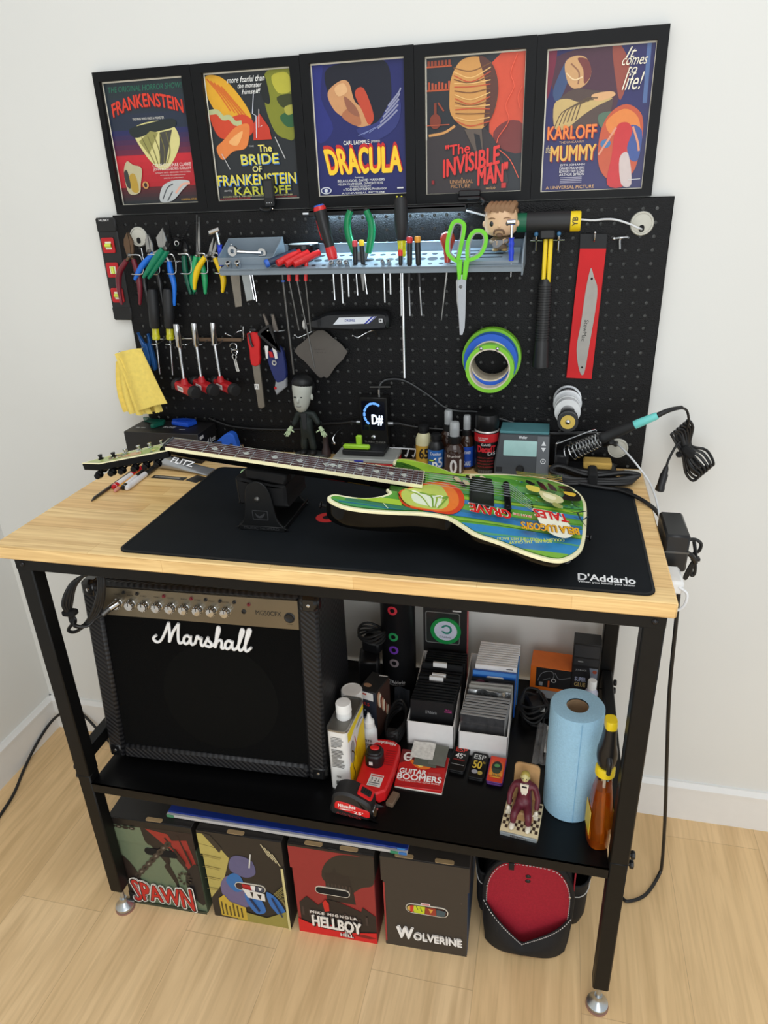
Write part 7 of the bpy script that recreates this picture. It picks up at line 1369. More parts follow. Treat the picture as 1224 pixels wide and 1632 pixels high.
# chrome odds in the left bin, two files below it
t, R_ = wt('adjustable_wrench', 'small chrome wrench lying in the left bin of the tray', 'wrench', (0.37, 0.53, 1.52))
MB().tube([(0.345, 0.500, 1.5300), (0.372, 0.510, 1.5275), (0.398, 0.520, 1.5245)], lambda u: 0.0052 - 0.002 * math.sin(PI * u), CHROME, 10, 4).build('handle', t, R_)
for x, y, z, r in ((0.343, 0.499, 1.531, 0.0105), (0.401, 0.521, 1.525, 0.0095)): MB().ring(circ(r, 16, x, z), circ(r * .45, 16, x, z), -0.004, 0.004, CHROME, T(0, y, 0) @ FRONT).build('jaw_end', t, R_)
single('chrome_socket', MB().lathe([(0.0068, 0), (0.0068, 0.011), (0.006, 0.012), (0.0035, 0.012), (0.003, 0.004), (0, 0.004)], CHROME, RX(35), 16), 'chrome socket at the tray front left, left of two', 'socket', T(0.3385, 0.482, 1.501), 'chrome sockets at the tray front left'); single('chrome_socket', MB().lathe([(0.0068, 0), (0.0068, 0.011), (0.006, 0.012), (0.0035, 0.012), (0.003, 0.004), (0, 0.004)], CHROME, RX(35), 16), 'chrome socket at the tray front left, right of two', 'socket', T(0.3605, 0.482, 1.502), 'chrome sockets at the tray front left')
FI = mat('file_steel', (138, 132, 122), 0.4, 0.75, bump=0.3, bs=900)
single('flat_file', MB().prism([(-0.0115, 0.0), (0.0115, 0.0), (0.008, -0.077), (-0.008, -0.079)], -0.002, 0.002, FI, FRONT, b=0.0004), 'tarnished flat file hanging under the left tray bin', 'file', T(0.332, 0.520, 1.490), 'files hanging under the tray'); t = thing('sanding_block', 'silver fret file with guide rods hanging right of the flat file', 'file', T(0.362, 0.515, 1.490), 'files hanging under the tray')
MB().prism([(-0.0125, 0.0), (0.0105, 0.0), (0.0100, -0.062), (-0.0065, -0.066)], -0.004, 0.004, mat('satin_aluminium', (170, 176, 178), 0.35, 0.8), FRONT, b=0.001).build('block', t); MB().cyl((0.012, 0, 0), (0.0165, 0, -0.066), 0.002, CHROME, 8).cyl((0.008, -0.004, 0), (0.013, -0.004, -0.062), 0.0018, CHROME, 8).build('guide_rods', t)
hook('peg_hook', 'chrome hook at the left end of the tray beside the bin', [(0.318, 0.578, 1.505), (0.318, 0.55, 1.508), (0.3185, 0.545, 1.532), (0.3215, 0.541, 1.541)])

# ------------------------------------------------------------------ vinyl figure on the tray
SKIN = mat('vinyl_skin', (222, 184, 146), 0.42); HAIR = mat('vinyl_brown_hair', (138, 104, 74), 0.5)
t, R_ = wt('vinyl_figurine', 'big headed toy figure with brown swept hair at the tray end', 'figurine', (0.910, 0.525, 1.519))
hm = MB(); RS = []
for z, wx, wy in ((1.5475, 0.016, 0.014), (1.5505, 0.025, 0.019), (1.556, 0.0305, 0.022), (1.568, 0.0325, 0.0235), (1.582, 0.0322, 0.0235), (1.594, 0.0300, 0.0225), (1.600, 0.025, 0.019)): RS.append([(0.910 + wx * abs(math.cos(a)) ** .8 * (1 if math.cos(a) >= 0 else -1), 0.528 + wy * math.sin(a), z) for a in [2 * PI * k / 24 for k in range(24)]])
hm.loft(RS, SKIN)
for s_ in (-1, 1): hm.ell((0.910 + s_ * 0.0325, 0.528, 1.5695), (0.004, 0.004, 0.006), SKIN, n=12)
hm.ell((0.9085, 0.5045, 1.5655), (0.003, 0.0022, 0.0024), SKIN, n=10)
hm.build('head', t, R_)
for s_ in (-1, 1): MB().ell((0.9085 + s_ * 0.0145, 0.508, 1.5705), (0.0046, 0.003, 0.0054), mat('glossy_black_eye', (12, 12, 13), 0.15, coat=0.7), n=14).build('eye', t, R_); MB().tube([(0.9085 + s_ * 0.008, 0.5055, 1.5795), (0.9085 + s_ * 0.0145, 0.5055, 1.5812), (0.9085 + s_ * 0.021, 0.509, 1.5795)], 0.001, HAIR, 6, 3).build('eyebrow', t, R_)
hr = MB(); hr.ell((0.910, 0.533, 1.592), (0.0335, 0.0245, 0.0150), HAIR, n=24); hr.ell((0.911, 0.545, 1.575), (0.033, 0.0125, 0.024), HAIR, n=20)
for k in range(6): x = 0.885 + 0.0088 * k; hr.tube([(x, 0.5115, 1.592 + 0.0015 * math.sin(2 * k)), (x + 0.003, 0.513, 1.600), (x + 0.007, 0.528, 1.605), (x + 0.006, 0.548, 1.599)], lambda u: 0.0078 - 0.002 * u, HAIR, 8, 4)
hr.build('hair', t, R_)
MB().tube([(0.8985, 0.5065, 1.5515), (0.900, 0.5035, 1.5575), (0.9085, 0.5020, 1.5595), (0.917, 0.5035, 1.5575), (0.9185, 0.5065, 1.5515)], 0.0018, mat('vinyl_beard', (112, 86, 66), 0.6), 7, 4).ell((0.9085, 0.5075, 1.5495), (0.007, 0.004, 0.004), mat('vinyl_beard', (112, 86, 66), 0.6), n=12).build('beard', t, R_)
J = [((0.910, 0.527, 1.530), 0.0092), ((0.910, 0.527, 1.541), 0.0105), ((0.910, 0.527, 1.548), 0.007), ((0.9010, 0.526, 1.524), 0.0068), ((0.9005, 0.525, 1.518), 0.007), ((0.9190, 0.526, 1.524), 0.0068), ((0.9195, 0.525, 1.518), 0.007), ((0.8975, 0.526, 1.542), 0.0052), ((0.8915, 0.517, 1.536), 0.0046), ((0.901, 0.508, 1.535), 0.0042), ((0.9225, 0.526, 1.542), 0.0052), ((0.929, 0.518, 1.538), 0.0046), ((0.922, 0.509, 1.538), 0.0042)]
skin_mesh('body', J, [(0, 1), (1, 2), (0, 3), (3, 4), (0, 5), (5, 6), (1, 7), (7, 8), (8, 9), (1, 10), (10, 11), (11, 12)], mat('vinyl_tan_jacket', (124, 104, 82), 0.5)).build('body', t, R_)
for s_ in (-1, 1): MB().ell((0.910 + s_ * 0.0098, 0.519, 1.5215), (0.006, 0.0085, 0.0032), mat('vinyl_tan_shoe', (176, 146, 96), 0.5), n=12).build('shoe', t, R_)
for x, z, s_ in ((0.901, 1.5355, 1), (0.922, 1.5385, -1)):
    h_ = MB().ell((x, 0.506, z), (0.0042, 0.0034, 0.0042), SKIN, n=12)
    for k in range(4): h_.tube([(x + s_ * 0.002, 0.504, z + 0.003 - 0.002 * k), (x + s_ * 0.0045, 0.5022, z + 0.003 - 0.002 * k), (x + s_ * 0.0055, 0.504, z + 0.0028 - 0.002 * k)], 0.00105, SKIN, 6)
    h_.tube([(x, 0.505, z + 0.003), (x + s_ * 0.0015, 0.502, z + 0.0055)], 0.0012, SKIN, 6); h_.build('hand', t, R_)
MB().prism(s2([(-0.016, 0.0), (-0.008, 0.008), (0.004, 0.004), (0.016, 0.002), (0.016, -0.002), (0.004, -0.004), (-0.008, -0.008)], 3), 0, 0.003, mat('toy_guitar_grey', (112, 112, 114), 0.3, 0.4), T(0.911, 0.505, 1.5355) @ RY(-18) @ FRONT, b=0.0006).build('toy_guitar', t, R_)

# ------------------------------------------------------------------ mallet, pouch, tape rolls, spools
t, R_ = wt('soft_face_mallet', 'black mallet with green and yellow faces and yellow shafted handle', 'mallet', (1.0, 0.545, 1.29))
AX = T(0, 0.545, 1.5695) @ RY(90)
MB().lathe([(0.0190, 0.960), (0.0195, 0.964), (0.0195, 1.040), (0.0188, 1.044)], mat('mallet_black', (32, 32, 33), 0.5), AX, 28).box((1.0015, 0.545, 1.5475), (0.030, 0.03, 0.018), mat('mallet_black', (32, 32, 33), 0.5), b=0.003).build('head', t, R_)
MB().lathe([(0.0165, 0.9395), (0.0180, 0.941), (0.0180, 0.960)], mat('mallet_green_face', (10, 92, 62), 0.4), AX, 28).build('green_face', t, R_)
yf = MB().lathe([(0.0188, 1.044), (0.0188, 1.0615), (0.0175, 1.0635), (0, 1.0635)], mat('mallet_yellow_face', (236, 204, 26), 0.4), AX, 28); yf.text('YB', ink((70, 60, 20)), T(1.0527, 0.5258, 1.570) @ FRONT @ RZ(90), box=(-0.008, -0.005, 0.008, 0.005), bold=0.03); yf.build('yellow_face', t, R_)
MB().box((0.9985, 0.545, 1.498), (0.0085, 0.012, 0.09), mat('mallet_yellow_face', (236, 204, 26), 0.4), b=0.002).box((1.0085, 0.545, 1.498), (0.0085, 0.012, 0.09), mat('mallet_yellow_face', (236, 204, 26), 0.4), b=0.002).build('shaft', t, R_)
gp = MB(); pr = [(0.0095, 1.462), (0.0125, 1.455)]
for k in range(22): z = 1.452 - k * 0.0052; pr += [(0.0145, z), (0.0145, z - 0.0034), (0.0132, z - 0.0040), (0.0132, z - 0.0050)]
pr += [(0.0145, 1.334), (0.0155, 1.31), (0.0175, 1.288), (0.0172, 1.2815), (0, 1.281)]
gp.lathe(pr[::-1], mat('mallet_grip', (36, 36, 37), 0.42), T(1.0020, 0.547, 0), 24); gp.build('grip', t, R_)
for x in (0.9795, 1.0235):
    b = MB().tube([(x, 0.579, 1.5355), (x, 0.555, 1.5355), (x, 0.5405, 1.538), (x, 0.538, 1.5465)], 0.0023, CY, 8, 3).tube([(x - 0.012, 0.560, 1.5345), (x + 0.012, 0.560, 1.5345)], 0.0016, CY, 8).cyl((x, 0.562, 1.534), (x, 0.562, 1.515), 0.0022, CY, 8); b.ell((x, 0.538, 1.548), (0.0044, 0.0044, 0.005), mat('blue_rubber_tip', (60, 110, 150), 0.4), n=12); m_ = T(x, 0.56, 1.535); o = b.build('peg_hook', None, m_); o.matrix_world = m_; tag(o, 'blue tipped chrome peg left of the mallet handle' if x < 1 else 'blue tipped chrome peg right of the mallet handle', 'hook', 'chrome pegboard hooks')
t, R_ = wt('ruler_pouch', 'red clear-fronted pouch holding a curved steel blade on the pegboard', 'pouch', (1.09, 0.57, 1.26))
PRM = mat('red_vinyl_pouch', (200, 32, 36), 0.5, spec=0.25, var=0.08, vs=14)
MB().prism([(1.0583, 1.2525), (1.1114, 1.2509), (1.1177, 1.5157), (1.0664, 1.5167)], 0, 0.0016, PRM, T(0, 0.571, 0) @ FRONT, b=0.0004).build('red_sleeve', t, R_)
MB().prism([(1.0664, 1.5167), (1.1177, 1.5157), (1.1167, 1.5433), (1.0650, 1.5445)], 0, 0.0012, mat('black_header', (20, 21, 23), 0.4, spec=0.3), T(0, 0.571, 0) @ FRONT).build('clear_header', t, R_)
MB().prism(s2([(1.0917, 1.4794), (1.0985, 1.462), (1.1075, 1.438), (1.1067, 1.3938), (1.1015, 1.3305), (1.0961, 1.2700), (1.0910, 1.2593), (1.0850, 1.2680), (1.0787, 1.2911), (1.0752, 1.3225), (1.0800, 1.3687), (1.0840, 1.4308), (1.0882, 1.466)], 4), 0.0018, 0.0026, mat('satin_blade', (150, 146, 140), 0.45, 0.4), T(0, 0.571, 0) @ FRONT).build('steel_blade', t, R_)
lb = MB().text('StewMac', ink((50, 48, 46)), T(0, 0.5682, 0) @ FRONT @ T(1.0895, 1.3540, 0) @ RZ(-95), box=(-0.022, -0.0042, 0.022, 0.0042), bold=0.01); lb.prism(circ(0.0024, 12, 1.0945, 1.4585), 0.0028, 0.0029, mat('hole_dark', (14, 13, 13), 0.8), T(0, 0.571, 0) @ FRONT); lb.prism(circ(0.0022, 12, 1.0895, 1.2760), 0.0028, 0.0029, mat('hole_dark', (14, 13, 13), 0.8), T(0, 0.571, 0) @ FRONT); lb.build('lettering', t, R_)
TG = mat('tape_green', (126, 196, 46), 0.5); TB_ = mat('tape_blue', (28, 88, 196), 0.5); TC = mat('tape_card_core', (206, 196, 176), 0.7, var=0.12, vs=60)
def roll(x, z, y0, y1, ro, ri, m, lab):
    t, R_ = wt('tape_roll', lab, 'tape', (x, (y0 + y1) / 2, z), 'masking tape rolls on one hook')
    MB().ring(circ(ro, 56), circ(ri + 0.003, 56), 0, y1 - y0, m, T(x, y1, z) @ FRONT).build('tape', t, R_); MB().ring(circ(ri + 0.0029, 56), circ(ri, 56), -0.0004, y1 - y0 + 0.0006, TC, T(x, y1, z) @ FRONT).build('card_core', t, R_)
roll(0.8972, 1.2985, 0.543, 0.569, 0.0635, 0.0405, TG, 'widest lime green tape roll, closest to the pegboard'); roll(0.8978, 1.2990, 0.511, 0.5425, 0.0570, 0.0405, TB_, 'blue tape roll between the two green ones'); roll(0.8985, 1.2876, 0.488, 0.5105, 0.0510, 0.0402, TG, 'front lime green tape roll on the hook')
for x in (0.880, 0.914): hook('peg_hook', 'chrome peg inside the tape rolls, left' if x < 0.9 else 'chrome peg inside the tape rolls, right', [(x, 0.579, 1.319), (x, 0.52, 1.3235), (x, 0.495, 1.3235), (x, 0.486, 1.331)], 0.0024)
t, R_ = wt('solder_spool', 'silver solder spool on a peg, closest to the pegboard', 'spool', (1.064, 0.557, 1.205), 'solder spools on one peg')
def spool(t, R_, x, z, y0, y1, r, m, wire, hub=0.6):
    L_ = y1 - y0; M_ = T(x, y1, z) @ FRONT
    MB().lathe([(r, 0), (r, L_ * .12), (r * hub, L_ * .14), (r * hub, L_ * .86), (r, L_ * .88), (r, L_), (r * .55, L_), (r * .5, L_ * .8), (0, L_ * .8)], m, M_, 36).build('spool_body', t, R_); MB().lathe([(r * .6, L_ * .15), (r * .93, L_ * .16), (r * .93, L_ * .84), (r * .6, L_ * .85)], wire, M_, 36).build('wire_winding', t, R_)
spool(t, R_, 1.0640, 1.2045, 0.535, 0.577, 0.0300, mat('silver_spool_plastic', (196, 198, 200), 0.25, 0.4), CHROME)
t, R_ = wt('solder_spool', 'white solder spool in the middle of the peg', 'spool', (1.0645, 0.517, 1.197), 'solder spools on one peg')
spool(t, R_, 1.0645, 1.1960, 0.500, 0.533, 0.0270, mat('clear_white_spool', (214, 216, 216), 0.25), mat('solder_silver', (180, 180, 180), 0.3, 0.8))
t, R_ = wt('solder_spool', 'small black spool with yellow label at the front of the peg', 'spool', (1.067, 0.485, 1.18), 'solder spools on one peg')
spool(t, R_, 1.0660, 1.1825, 0.472, 0.498, 0.0212, PLB, PLB)
MB().ring(circ(0.0150, 28), circ(0.0055, 28), 0, 0.0006, mat('yellow_spool_label', (206, 176, 80), 0.4), T(1.0660, 0.4722, 1.1825) @ FRONT).build('yellow_label', t, R_); MB().ell((1.0660, 0.4735, 1.1825), (0.0056, 0.004, 0.0056), CHROME, n=14).build('peg_end', t, R_)

# ------------------------------------------------------------------ file, multi tool, electric tool, diamond plate
t, R_ = wt('fret_file', 'steel file with red handle grip and small white label', 'file', (0.346, 0.55, 1.26))
MB().prism([(0.3345, 1.2767), (0.3535, 1.2767), (0.3550, 1.1719), (0.3460, 1.1675), (0.3380, 1.1690)], -0.003, 0.003, mat('file_steel', (138, 132, 122), 0.4, 0.75), T(0, 0.552, 0) @ FRONT, b=0.0006).build('file_blade', t, R_)
MB().prism(s2([(0.3320, 1.3475), (0.3605, 1.3477), (0.3590, 1.31), (0.3545, 1.2755), (0.3340, 1.2745), (0.3335, 1.31)], 2), -0.005, 0.005, mat('tool_red_plastic', (206, 28, 32), 0.38), T(0, 0.55, 0) @ FRONT, b=0.0015).build('grip', t, R_)
MB().tube([(0.338, 0.544, 1.348), (0.342, 0.542, 1.325), (0.345, 0.543, 1.318)], 0.003, PLB, 8, 4).ell((0.3460, 0.55, 1.3545), (0.011, 0.005, 0.006), PLB, n=14).build('clip', t, R_)
l = MB().box((0.3405, 0.5486, 1.2215), (0.011, 0.0006, 0.013), ink((232, 230, 226))); l.text('F2', ink((30, 30, 30)), T(0.3405, 0.548, 1.2215) @ FRONT, box=(-0.004, -0.003, 0.004, 0.003)); l.build('white_label', t, R_)
t, R_ = wt('multi_tool', 'navy blue multi tool with grey jaws hanging from a hook', 'multi tool', (0.395, 0.55, 1.28))
NV = mat('navy_tool_plastic', (32, 44, 100), 0.38)
MB().prism(s2([(0.3760, 1.2950), (0.3955, 1.318), (0.4135, 1.312), (0.4180, 1.28), (0.4176, 1.244), (0.400, 1.2330), (0.3905, 1.236), (0.381, 1.262)], 3), -0.008, 0.006, NV, T(0, 0.552, 0) @ FRONT, b=0.002).build('blue_body', t, R_)
MB().prism([(0.3905, 1.2370), (0.4180, 1.2480), (0.4160, 1.2228), (0.3889, 1.2022), (0.3850, 1.216)], -0.007, 0.005, mat('grey_tool_end', (150, 152, 156), 0.4), T(0, 0.552, 0) @ FRONT, b=0.002).build('grey_end', t, R_); MB().prism(circ(0.0036, 12, 0.3885, 1.220), 0.005, 0.006, mat('level_red', (186, 30, 36), 0.4), T(0, 0.552, 0) @ FRONT).build('red_dot', t, R_)
for p in ([(0.3735, 1.3905), (0.3775, 1.3905), (0.3925, 1.352), (0.3830, 1.345)], [(0.3945, 1.3905), (0.4000, 1.3900), (0.4075, 1.352), (0.3950, 1.350)]): MB().prism(p, -0.003, 0.003, mat('grey_brown_jaw', (120, 112, 104), 0.45, 0.5), T(0, 0.554, 0) @ FRONT, b=0.0006).build('jaw', t, R_)
tri = s2([(0.3620, 1.350), (0.3880, 1.3680), (0.3960, 1.362), (0.4110, 1.312), (0.4050, 1.309), (0.3700, 1.338)], 3); MB().ring(tri, inset(tri, 0.006), -0.004, 0.004, PLB, T(0, 0.543, 0) @ FRONT).build('lanyard_loop', t, R_)
for p in ([(0.3745, 1.3210), (0.3835, 1.3200), (0.3800, 1.2905), (0.3750, 1.2915)], [(0.3925, 1.3170), (0.4030, 1.3120), (0.4039, 1.2915), (0.3975, 1.2900)]): MB().prism(p, 0, 0.004, mat('white_tool_plastic', (226, 224, 220), 0.4), T(0, 0.544, 0) @ FRONT, b=0.001).build('white_wing', t, R_)
MB().prism([(0.3835, 1.308), (0.3915, 1.306), (0.3940, 1.294), (0.3850, 1.294)], 0, 0.003, mat('level_red', (186, 30, 36), 0.4), T(0, 0.544, 0) @ FRONT).build('red_wedge', t, R_)
MB().ring(circ(0.0062, 20, 0.3935, 1.2808), circ(0.0030, 20, 0.3935, 1.2808), 0, 0.0012, CHROME, T(0, 0.544, 0) @ FRONT).build('pivot_ring', t, R_)
t, R_ = wt('electric_file', 'black battery tool with slanted white and blue label on hooks', 'power tool', (0.58, 0.548, 1.362))
bd_ = s2([(0.4920, 1.3800), (0.510, 1.3860), (0.531, 1.3945), (0.56, 1.3965), (0.64, 1.3975), (0.6650, 1.3955), (0.6720, 1.385), (0.6710, 1.3650), (0.6630, 1.3595), (0.60, 1.3565), (0.53, 1.3585), (0.4917, 1.3610)], 3)
MB().prism(bd_, -0.018, 0.016, mat('black_tool_shell', (24, 25, 28), 0.28, coat=0.3), T(0, 0.550, 0) @ FRONT, b=0.005).build('tool_body', t, R_)
MB().prism([(0.5461, 1.3704), (0.5610, 1.3860), (0.6470, 1.3885), (0.6290, 1.3735)], 0, 0.0005, mat('white_tool_label', (222, 226, 232), 0.35), T(0, 0.5338, 0) @ FRONT).build('white_label', t, R_)
l = MB().prism([(0.6180, 1.3731), (0.6225, 1.3732), (0.6400, 1.3884), (0.6355, 1.3882)], 0, 0.0004, ink((50, 60, 170)), T(0, 0.5330, 0) @ FRONT); l.prism([(0.6265, 1.3732), (0.6290, 1.3733), (0.6460, 1.3885), (0.6435, 1.3884)], 0, 0.0004, ink((50, 60, 170)), T(0, 0.5330, 0) @ FRONT); l.text('DREMEL', ink((60, 70, 150)), T(0, 0.5331, 0) @ FRONT, box=(0.574, 1.3775, 0.598, 1.3825), bold=0.03, shear=0.2); l.box((0.6560, 0.5325, 1.3800), (0.008, 0.001, 0.008), ink((226, 228, 230))); l.box((0.6560, 0.5318, 1.3800), (0.004, 0.001, 0.004), ink((60, 60, 60))); l.build('markings', t, R_)
MB().lathe([(0.0045, 0), (0.0045, 0.004)], PLB, T(0.4925, 0.55, 1.3705) @ RY(-90), 12).cyl((0.4925, 0.55, 1.3705), (0.476, 0.55, 1.3690), 0.003, DSTEEL, 10).build('collet', t, R_); MB().ell((0.4735, 0.548, 1.3680), (0.0035, 0.009, 0.0108), mat('white_felt_wheel', (214, 212, 206), 0.8), n=16).build('felt_wheel', t, R_)
single('radius_gauge', MB().prism(s2([(-0.0648, -0.0003), (-0.04, 0.0225), (-0.010, 0.0455), (0.002, 0.048), (0.0125, 0.0475), (0.03, 0.033), (0.0648, -0.0003), (0.035, -0.0335), (0.0180, -0.0560), (0.0095, -0.0622), (0.0035, -0.0585), (-0.0030, -0.0620), (-0.0125, -0.0570), (-0.04, -0.025)], 2), 0, 0.0016, mat('matt_grey_gauge', (98, 93, 88), 0.45, 0.4, var=0.05), FRONT, b=0.0003).text('RADIUS', ink((70, 66, 62)), FRONT, box=(-0.015, 0.003, 0.010, 0.006), z=0.0018).text('GAUGE 12', ink((70, 66, 62)), FRONT, box=(-0.012, -0.004, 0.012, -0.001), z=0.0018), 'grey diamond shaped metal gauge hanging on the pegboard', 'gauge', T(0.5030, 0.5640, 1.3048))
# ------------------------------------------------------------------ yellow cloth and the blue clamp behind it
CLO = mat('yellow_polishing_cloth', (240, 214, 110), 0.9, var=0.06, vs=120, bump=0.3, bs=900)
t, R_ = wt('polishing_cloth', 'folded pale yellow polishing cloth hanging at the left', 'cloth', (0.05, 0.53, 1.23))
def cl1(u, v):   # front flap
    x0 = -0.001 + 0.032 * v ** 1.1; x1 = 0.072 + 0.048 * v; x = x0 + (x1 - x0) * u; z = 1.3035 + 0.0135 * math.sin(PI * min(1, u * 0.9) * .6) + (1.168 + 0.0105 * u - 1.3035 - 0.006) * v
    return (x, 0.512 - 0.012 * math.sin(PI * u) * (0.4 + .6 * v) + 0.004 * math.sin(9 * u + 2 * v), z)
MB().sheet(cl1, 14, 18, CLO, thick=0.002).build('front_flap', t, R_)
def cl2(u, v):   # pleated rear layers with a pinked edge
    x0 = -0.012 - 0.013 * math.sin(PI * .5 * min(1, v * 1.6)) + 0.020 * max(0, v - .7); x1 = 0.066 + 0.026 * v; x = x0 + (x1 - x0) * u; z = 1.2980 - 0.016 * (1 - u) * (1 - v) + (1.146 + 0.013 * u * u + 0.007 * (1 - u) - 1.2980) * v + (0.0016 * abs(((u * 26) % 1) - .5) * 2 if v > 0.99 else 0)
    return (x, 0.526 + 0.009 * math.sin(u * 19) * (0.25 + .75 * v), z)
MB().sheet(cl2, 52, 16, CLO, thick=0.002).build('rear_folds', t, R_)
for k, (a, b) in enumerate((((0.008, 1.296), (0.052, 1.158)), ((0.002, 1.292), (0.022, 1.152)))): MB().sheet(lambda u, v, a=a, b=b: (a[0] + (b[0] - a[0]) * v + 0.012 * u * (0.5 + v) + 0.001 * ((v * 30) % 1 > .5), 0.515 - 0.006 * math.sin(PI * u) + 0.004 * k, a[1] + (b[1] - a[1]) * v - 0.002 * u), 6, 34, CLO, thick=0.0015).build('fold', t, R_)
t, R_ = wt('spring_clamp', 'blue plastic clamp behind the yellow cloth', 'clamp', (0.06, 0.562, 1.29))
BC = mat('blue_clamp_plastic', (32, 84, 146), 0.35)
for p in ([(0.0385, 1.3440), (0.0440, 1.337), (0.0525, 1.3200), (0.0600, 1.315), (0.0620, 1.270), (0.0500, 1.265), (0.0480, 1.300)], [(0.0650, 1.3430), (0.0695, 1.336), (0.0710, 1.315), (0.0740, 1.285), (0.0745, 1.258), (0.0665, 1.255), (0.0640, 1.290), (0.0640, 1.320)]): MB().prism(s2(p, 3), -0.006, 0.006, BC, T(0, 0.562, 0) @ FRONT, b=0.002).build('arm', t, R_)
hook('peg_hook', 'hook behind the yellow cloth', [(0.06, 0.579, 1.312), (0.045, 0.55, 1.308), (0.02, 0.535, 1.302), (0.0, 0.53, 1.3035)])
# ------------------------------------------------------------------ clip tuner and bracket under the posters
t, R_ = wt('clip_tuner', 'small black clip-on tuner in front of the flame poster', 'tuner', (0.412, 0.568, 1.609))
MB().prism(rrect(0.0225, 0.054, 0.003, 3, 0.4125, 1.6425), -0.004, 0.006, PLB, T(0, 0.566, 0) @ FRONT, b=0.0012).build('tuner_case', t, R_); MB().prism(rrect(0.017, 0.033, 0.001, 2, 0.4125, 1.6490), 0.006, 0.0066, mat('dark_glass_screen', (18, 20, 26), 0.1, coat=0.6), T(0, 0.566, 0) @ FRONT).build('screen', t, R_)
for x in (0.4075, 0.4125, 0.4175): MB().ell((x, 0.5596, 1.6225), (0.0012, 0.0008, 0.0012), CHROME, n=8).build('button', t, R_)
MB().tube([(0.4125, 0.570, 1.616), (0.408, 0.572, 1.609), (0.392, 0.572, 1.6085), (0.385, 0.571, 1.6130)], 0.0036, PLB, 8, 3).ell((0.4165, 0.5655, 1.611), (0.0022, 0.002, 0.0022), CHROME, n=8).build('clip_arm', t, R_)
t, R_ = wt('camera_mount', 'black clamp bracket below the orange poster', 'bracket', (0.843, 0.57, 1.608))
MB().box((0.8420, 0.568, 1.6175), (0.046, 0.018, 0.007), PLB, b=0.002).box((0.8420, 0.572, 1.6265), (0.044, 0.008, 0.012), PLB, b=0.002).tube([(0.864, 0.566, 1.616), (0.872, 0.564, 1.610), (0.868, 0.562, 1.603)], 0.004, PLB, 8, 3).build('clamp', t, R_)
# ------------------------------------------------------------------ things along the back of the worktop
t, R_ = wt('bridge_carton', 'long black lidded carton at the back left of the worktop', 'carton', (0.109, 0.52, HT))
cb = MB().box((0.109, 0.519, HT + 0.0375), (0.199, 0.097, 0.075), mat('black_card', (26, 25, 26), 0.45), b=0.001)
A = Art(cb, frame((0.2086, 0.519, HT + 0.0375), (0, 1, 0), (0, 0, 1)), 0.095, 0.073, 95, 73); A.text('Floyd Rose', 14, 26, 84, 44, (226, 226, 226), shear=0.3, bold=0.03); A.rect(6, 8, 26, 16, (206, 206, 206)); A.rect(30, 50, 80, 52, (120, 120, 120))
B_ = Art(cb, T(0.109, 0.519, HT + 0.0752), 0.197, 0.095, 197, 95); B_.text('ROSE', 84, 44, 116, 58, (190, 190, 190), shear=0.2, bold=0.02); B_.rect(14, 60, 24, 66, (170, 170, 170)); B_.rect(28, 60, 40, 66, (150, 150, 150)); B_.rect(134, 64, 150, 68, (150, 150, 150)); B_.line([(40, 80), (70, 20)], 2, (60, 60, 60)); B_.line([(110, 80), (140, 20)], 2, (60, 60, 60)); cb.build('carton_body', t, R_)
def folded(name, lab, pts, c, z):
    mb = MB().prism(pts, 0, 0.010, mat('plastic_%02x%02x%02x' % c, c, 0.35), T(0, 0, z), b=0.002)
    x = sum(p[0] for p in pts) / len(pts); y = sum(p[1] for p in pts) / len(pts)
    for k in range(9): mb.box((x - 0.020 + 0.005 * k, y, z + 0.0105), (0.0018, 0.022, 0.002), mat('plastic_%02x%02x%02x' % c, c, 0.35))
    m_ = T(x, y, z); o = mb.build(name, None, m_); o.matrix_world = m_; return tag(o, lab, 'clip')
folded('green_comb', 'dark green plastic comb lying on the black carton', [(0.010, 0.563), (0.026, 0.566), (0.050, 0.545), (0.082, 0.548), (0.088, 0.528), (0.076, 0.500), (0.066, 0.502), (0.060, 0.524)], (12, 82, 66), HT + 0.075); folded('blue_comb', 'royal blue plastic comb lying on the black carton', [(0.098, 0.556), (0.125, 0.565), (0.158, 0.563), (0.170, 0.545), (0.160, 0.518), (0.150, 0.520), (0.108, 0.532)], (28, 78, 190), HT + 0.075)
t, R_ = wt('blue_holder', 'blue padded holder standing right of the black carton', 'holder', (0.26, 0.525, HT))
MB().prism(s2([(0.224, HT + 0.001), (0.226, HT + 0.034), (0.243, HT + 0.052), (0.262, HT + 0.065), (0.276, HT + 0.064), (0.2825, HT + 0.050), (0.2840, HT + 0.001)], 3), -0.012, 0.012, mat('blue_foam', (30, 88, 190), 0.7), T(0, 0.525, 0) @ FRONT, b=0.003).build('foam_body', t, R_); MB().box((0.2375, 0.5118, HT + 0.030), (0.020, 0.002, 0.030), mat('dark_navy', (30, 40, 70), 0.6), b=0.0005).build('front_patch', t, R_)
for i, x in enumerate((0.2805, 0.3085)): single('chrome_post', MB().lathe([(0.003, 0), (0.003, 0.020), (0.0042, 0.021), (0.0042, 0.030), (0.003, 0.031), (0.003, 0.036), (0.0042, 0.037), (0.0042, 0.046), (0, 0.047)], CHROME, None, 14), 'slim chrome post behind the guitar neck, %s of two' % ('left', 'right')[i], 'post', T(x, 0.495, HT), 'chrome posts behind the neck')
single('wood_ruler', MB().box((0, 0, 0.002), (0.30, 0.034, 0.004), mat('pale_wood_rule', (196, 164, 110), 0.5), b=0.0008), 'pale wooden rule lying flat at the foot of the pegboard', 'ruler', T(0.435, 0.553, HT) @ RZ(1))
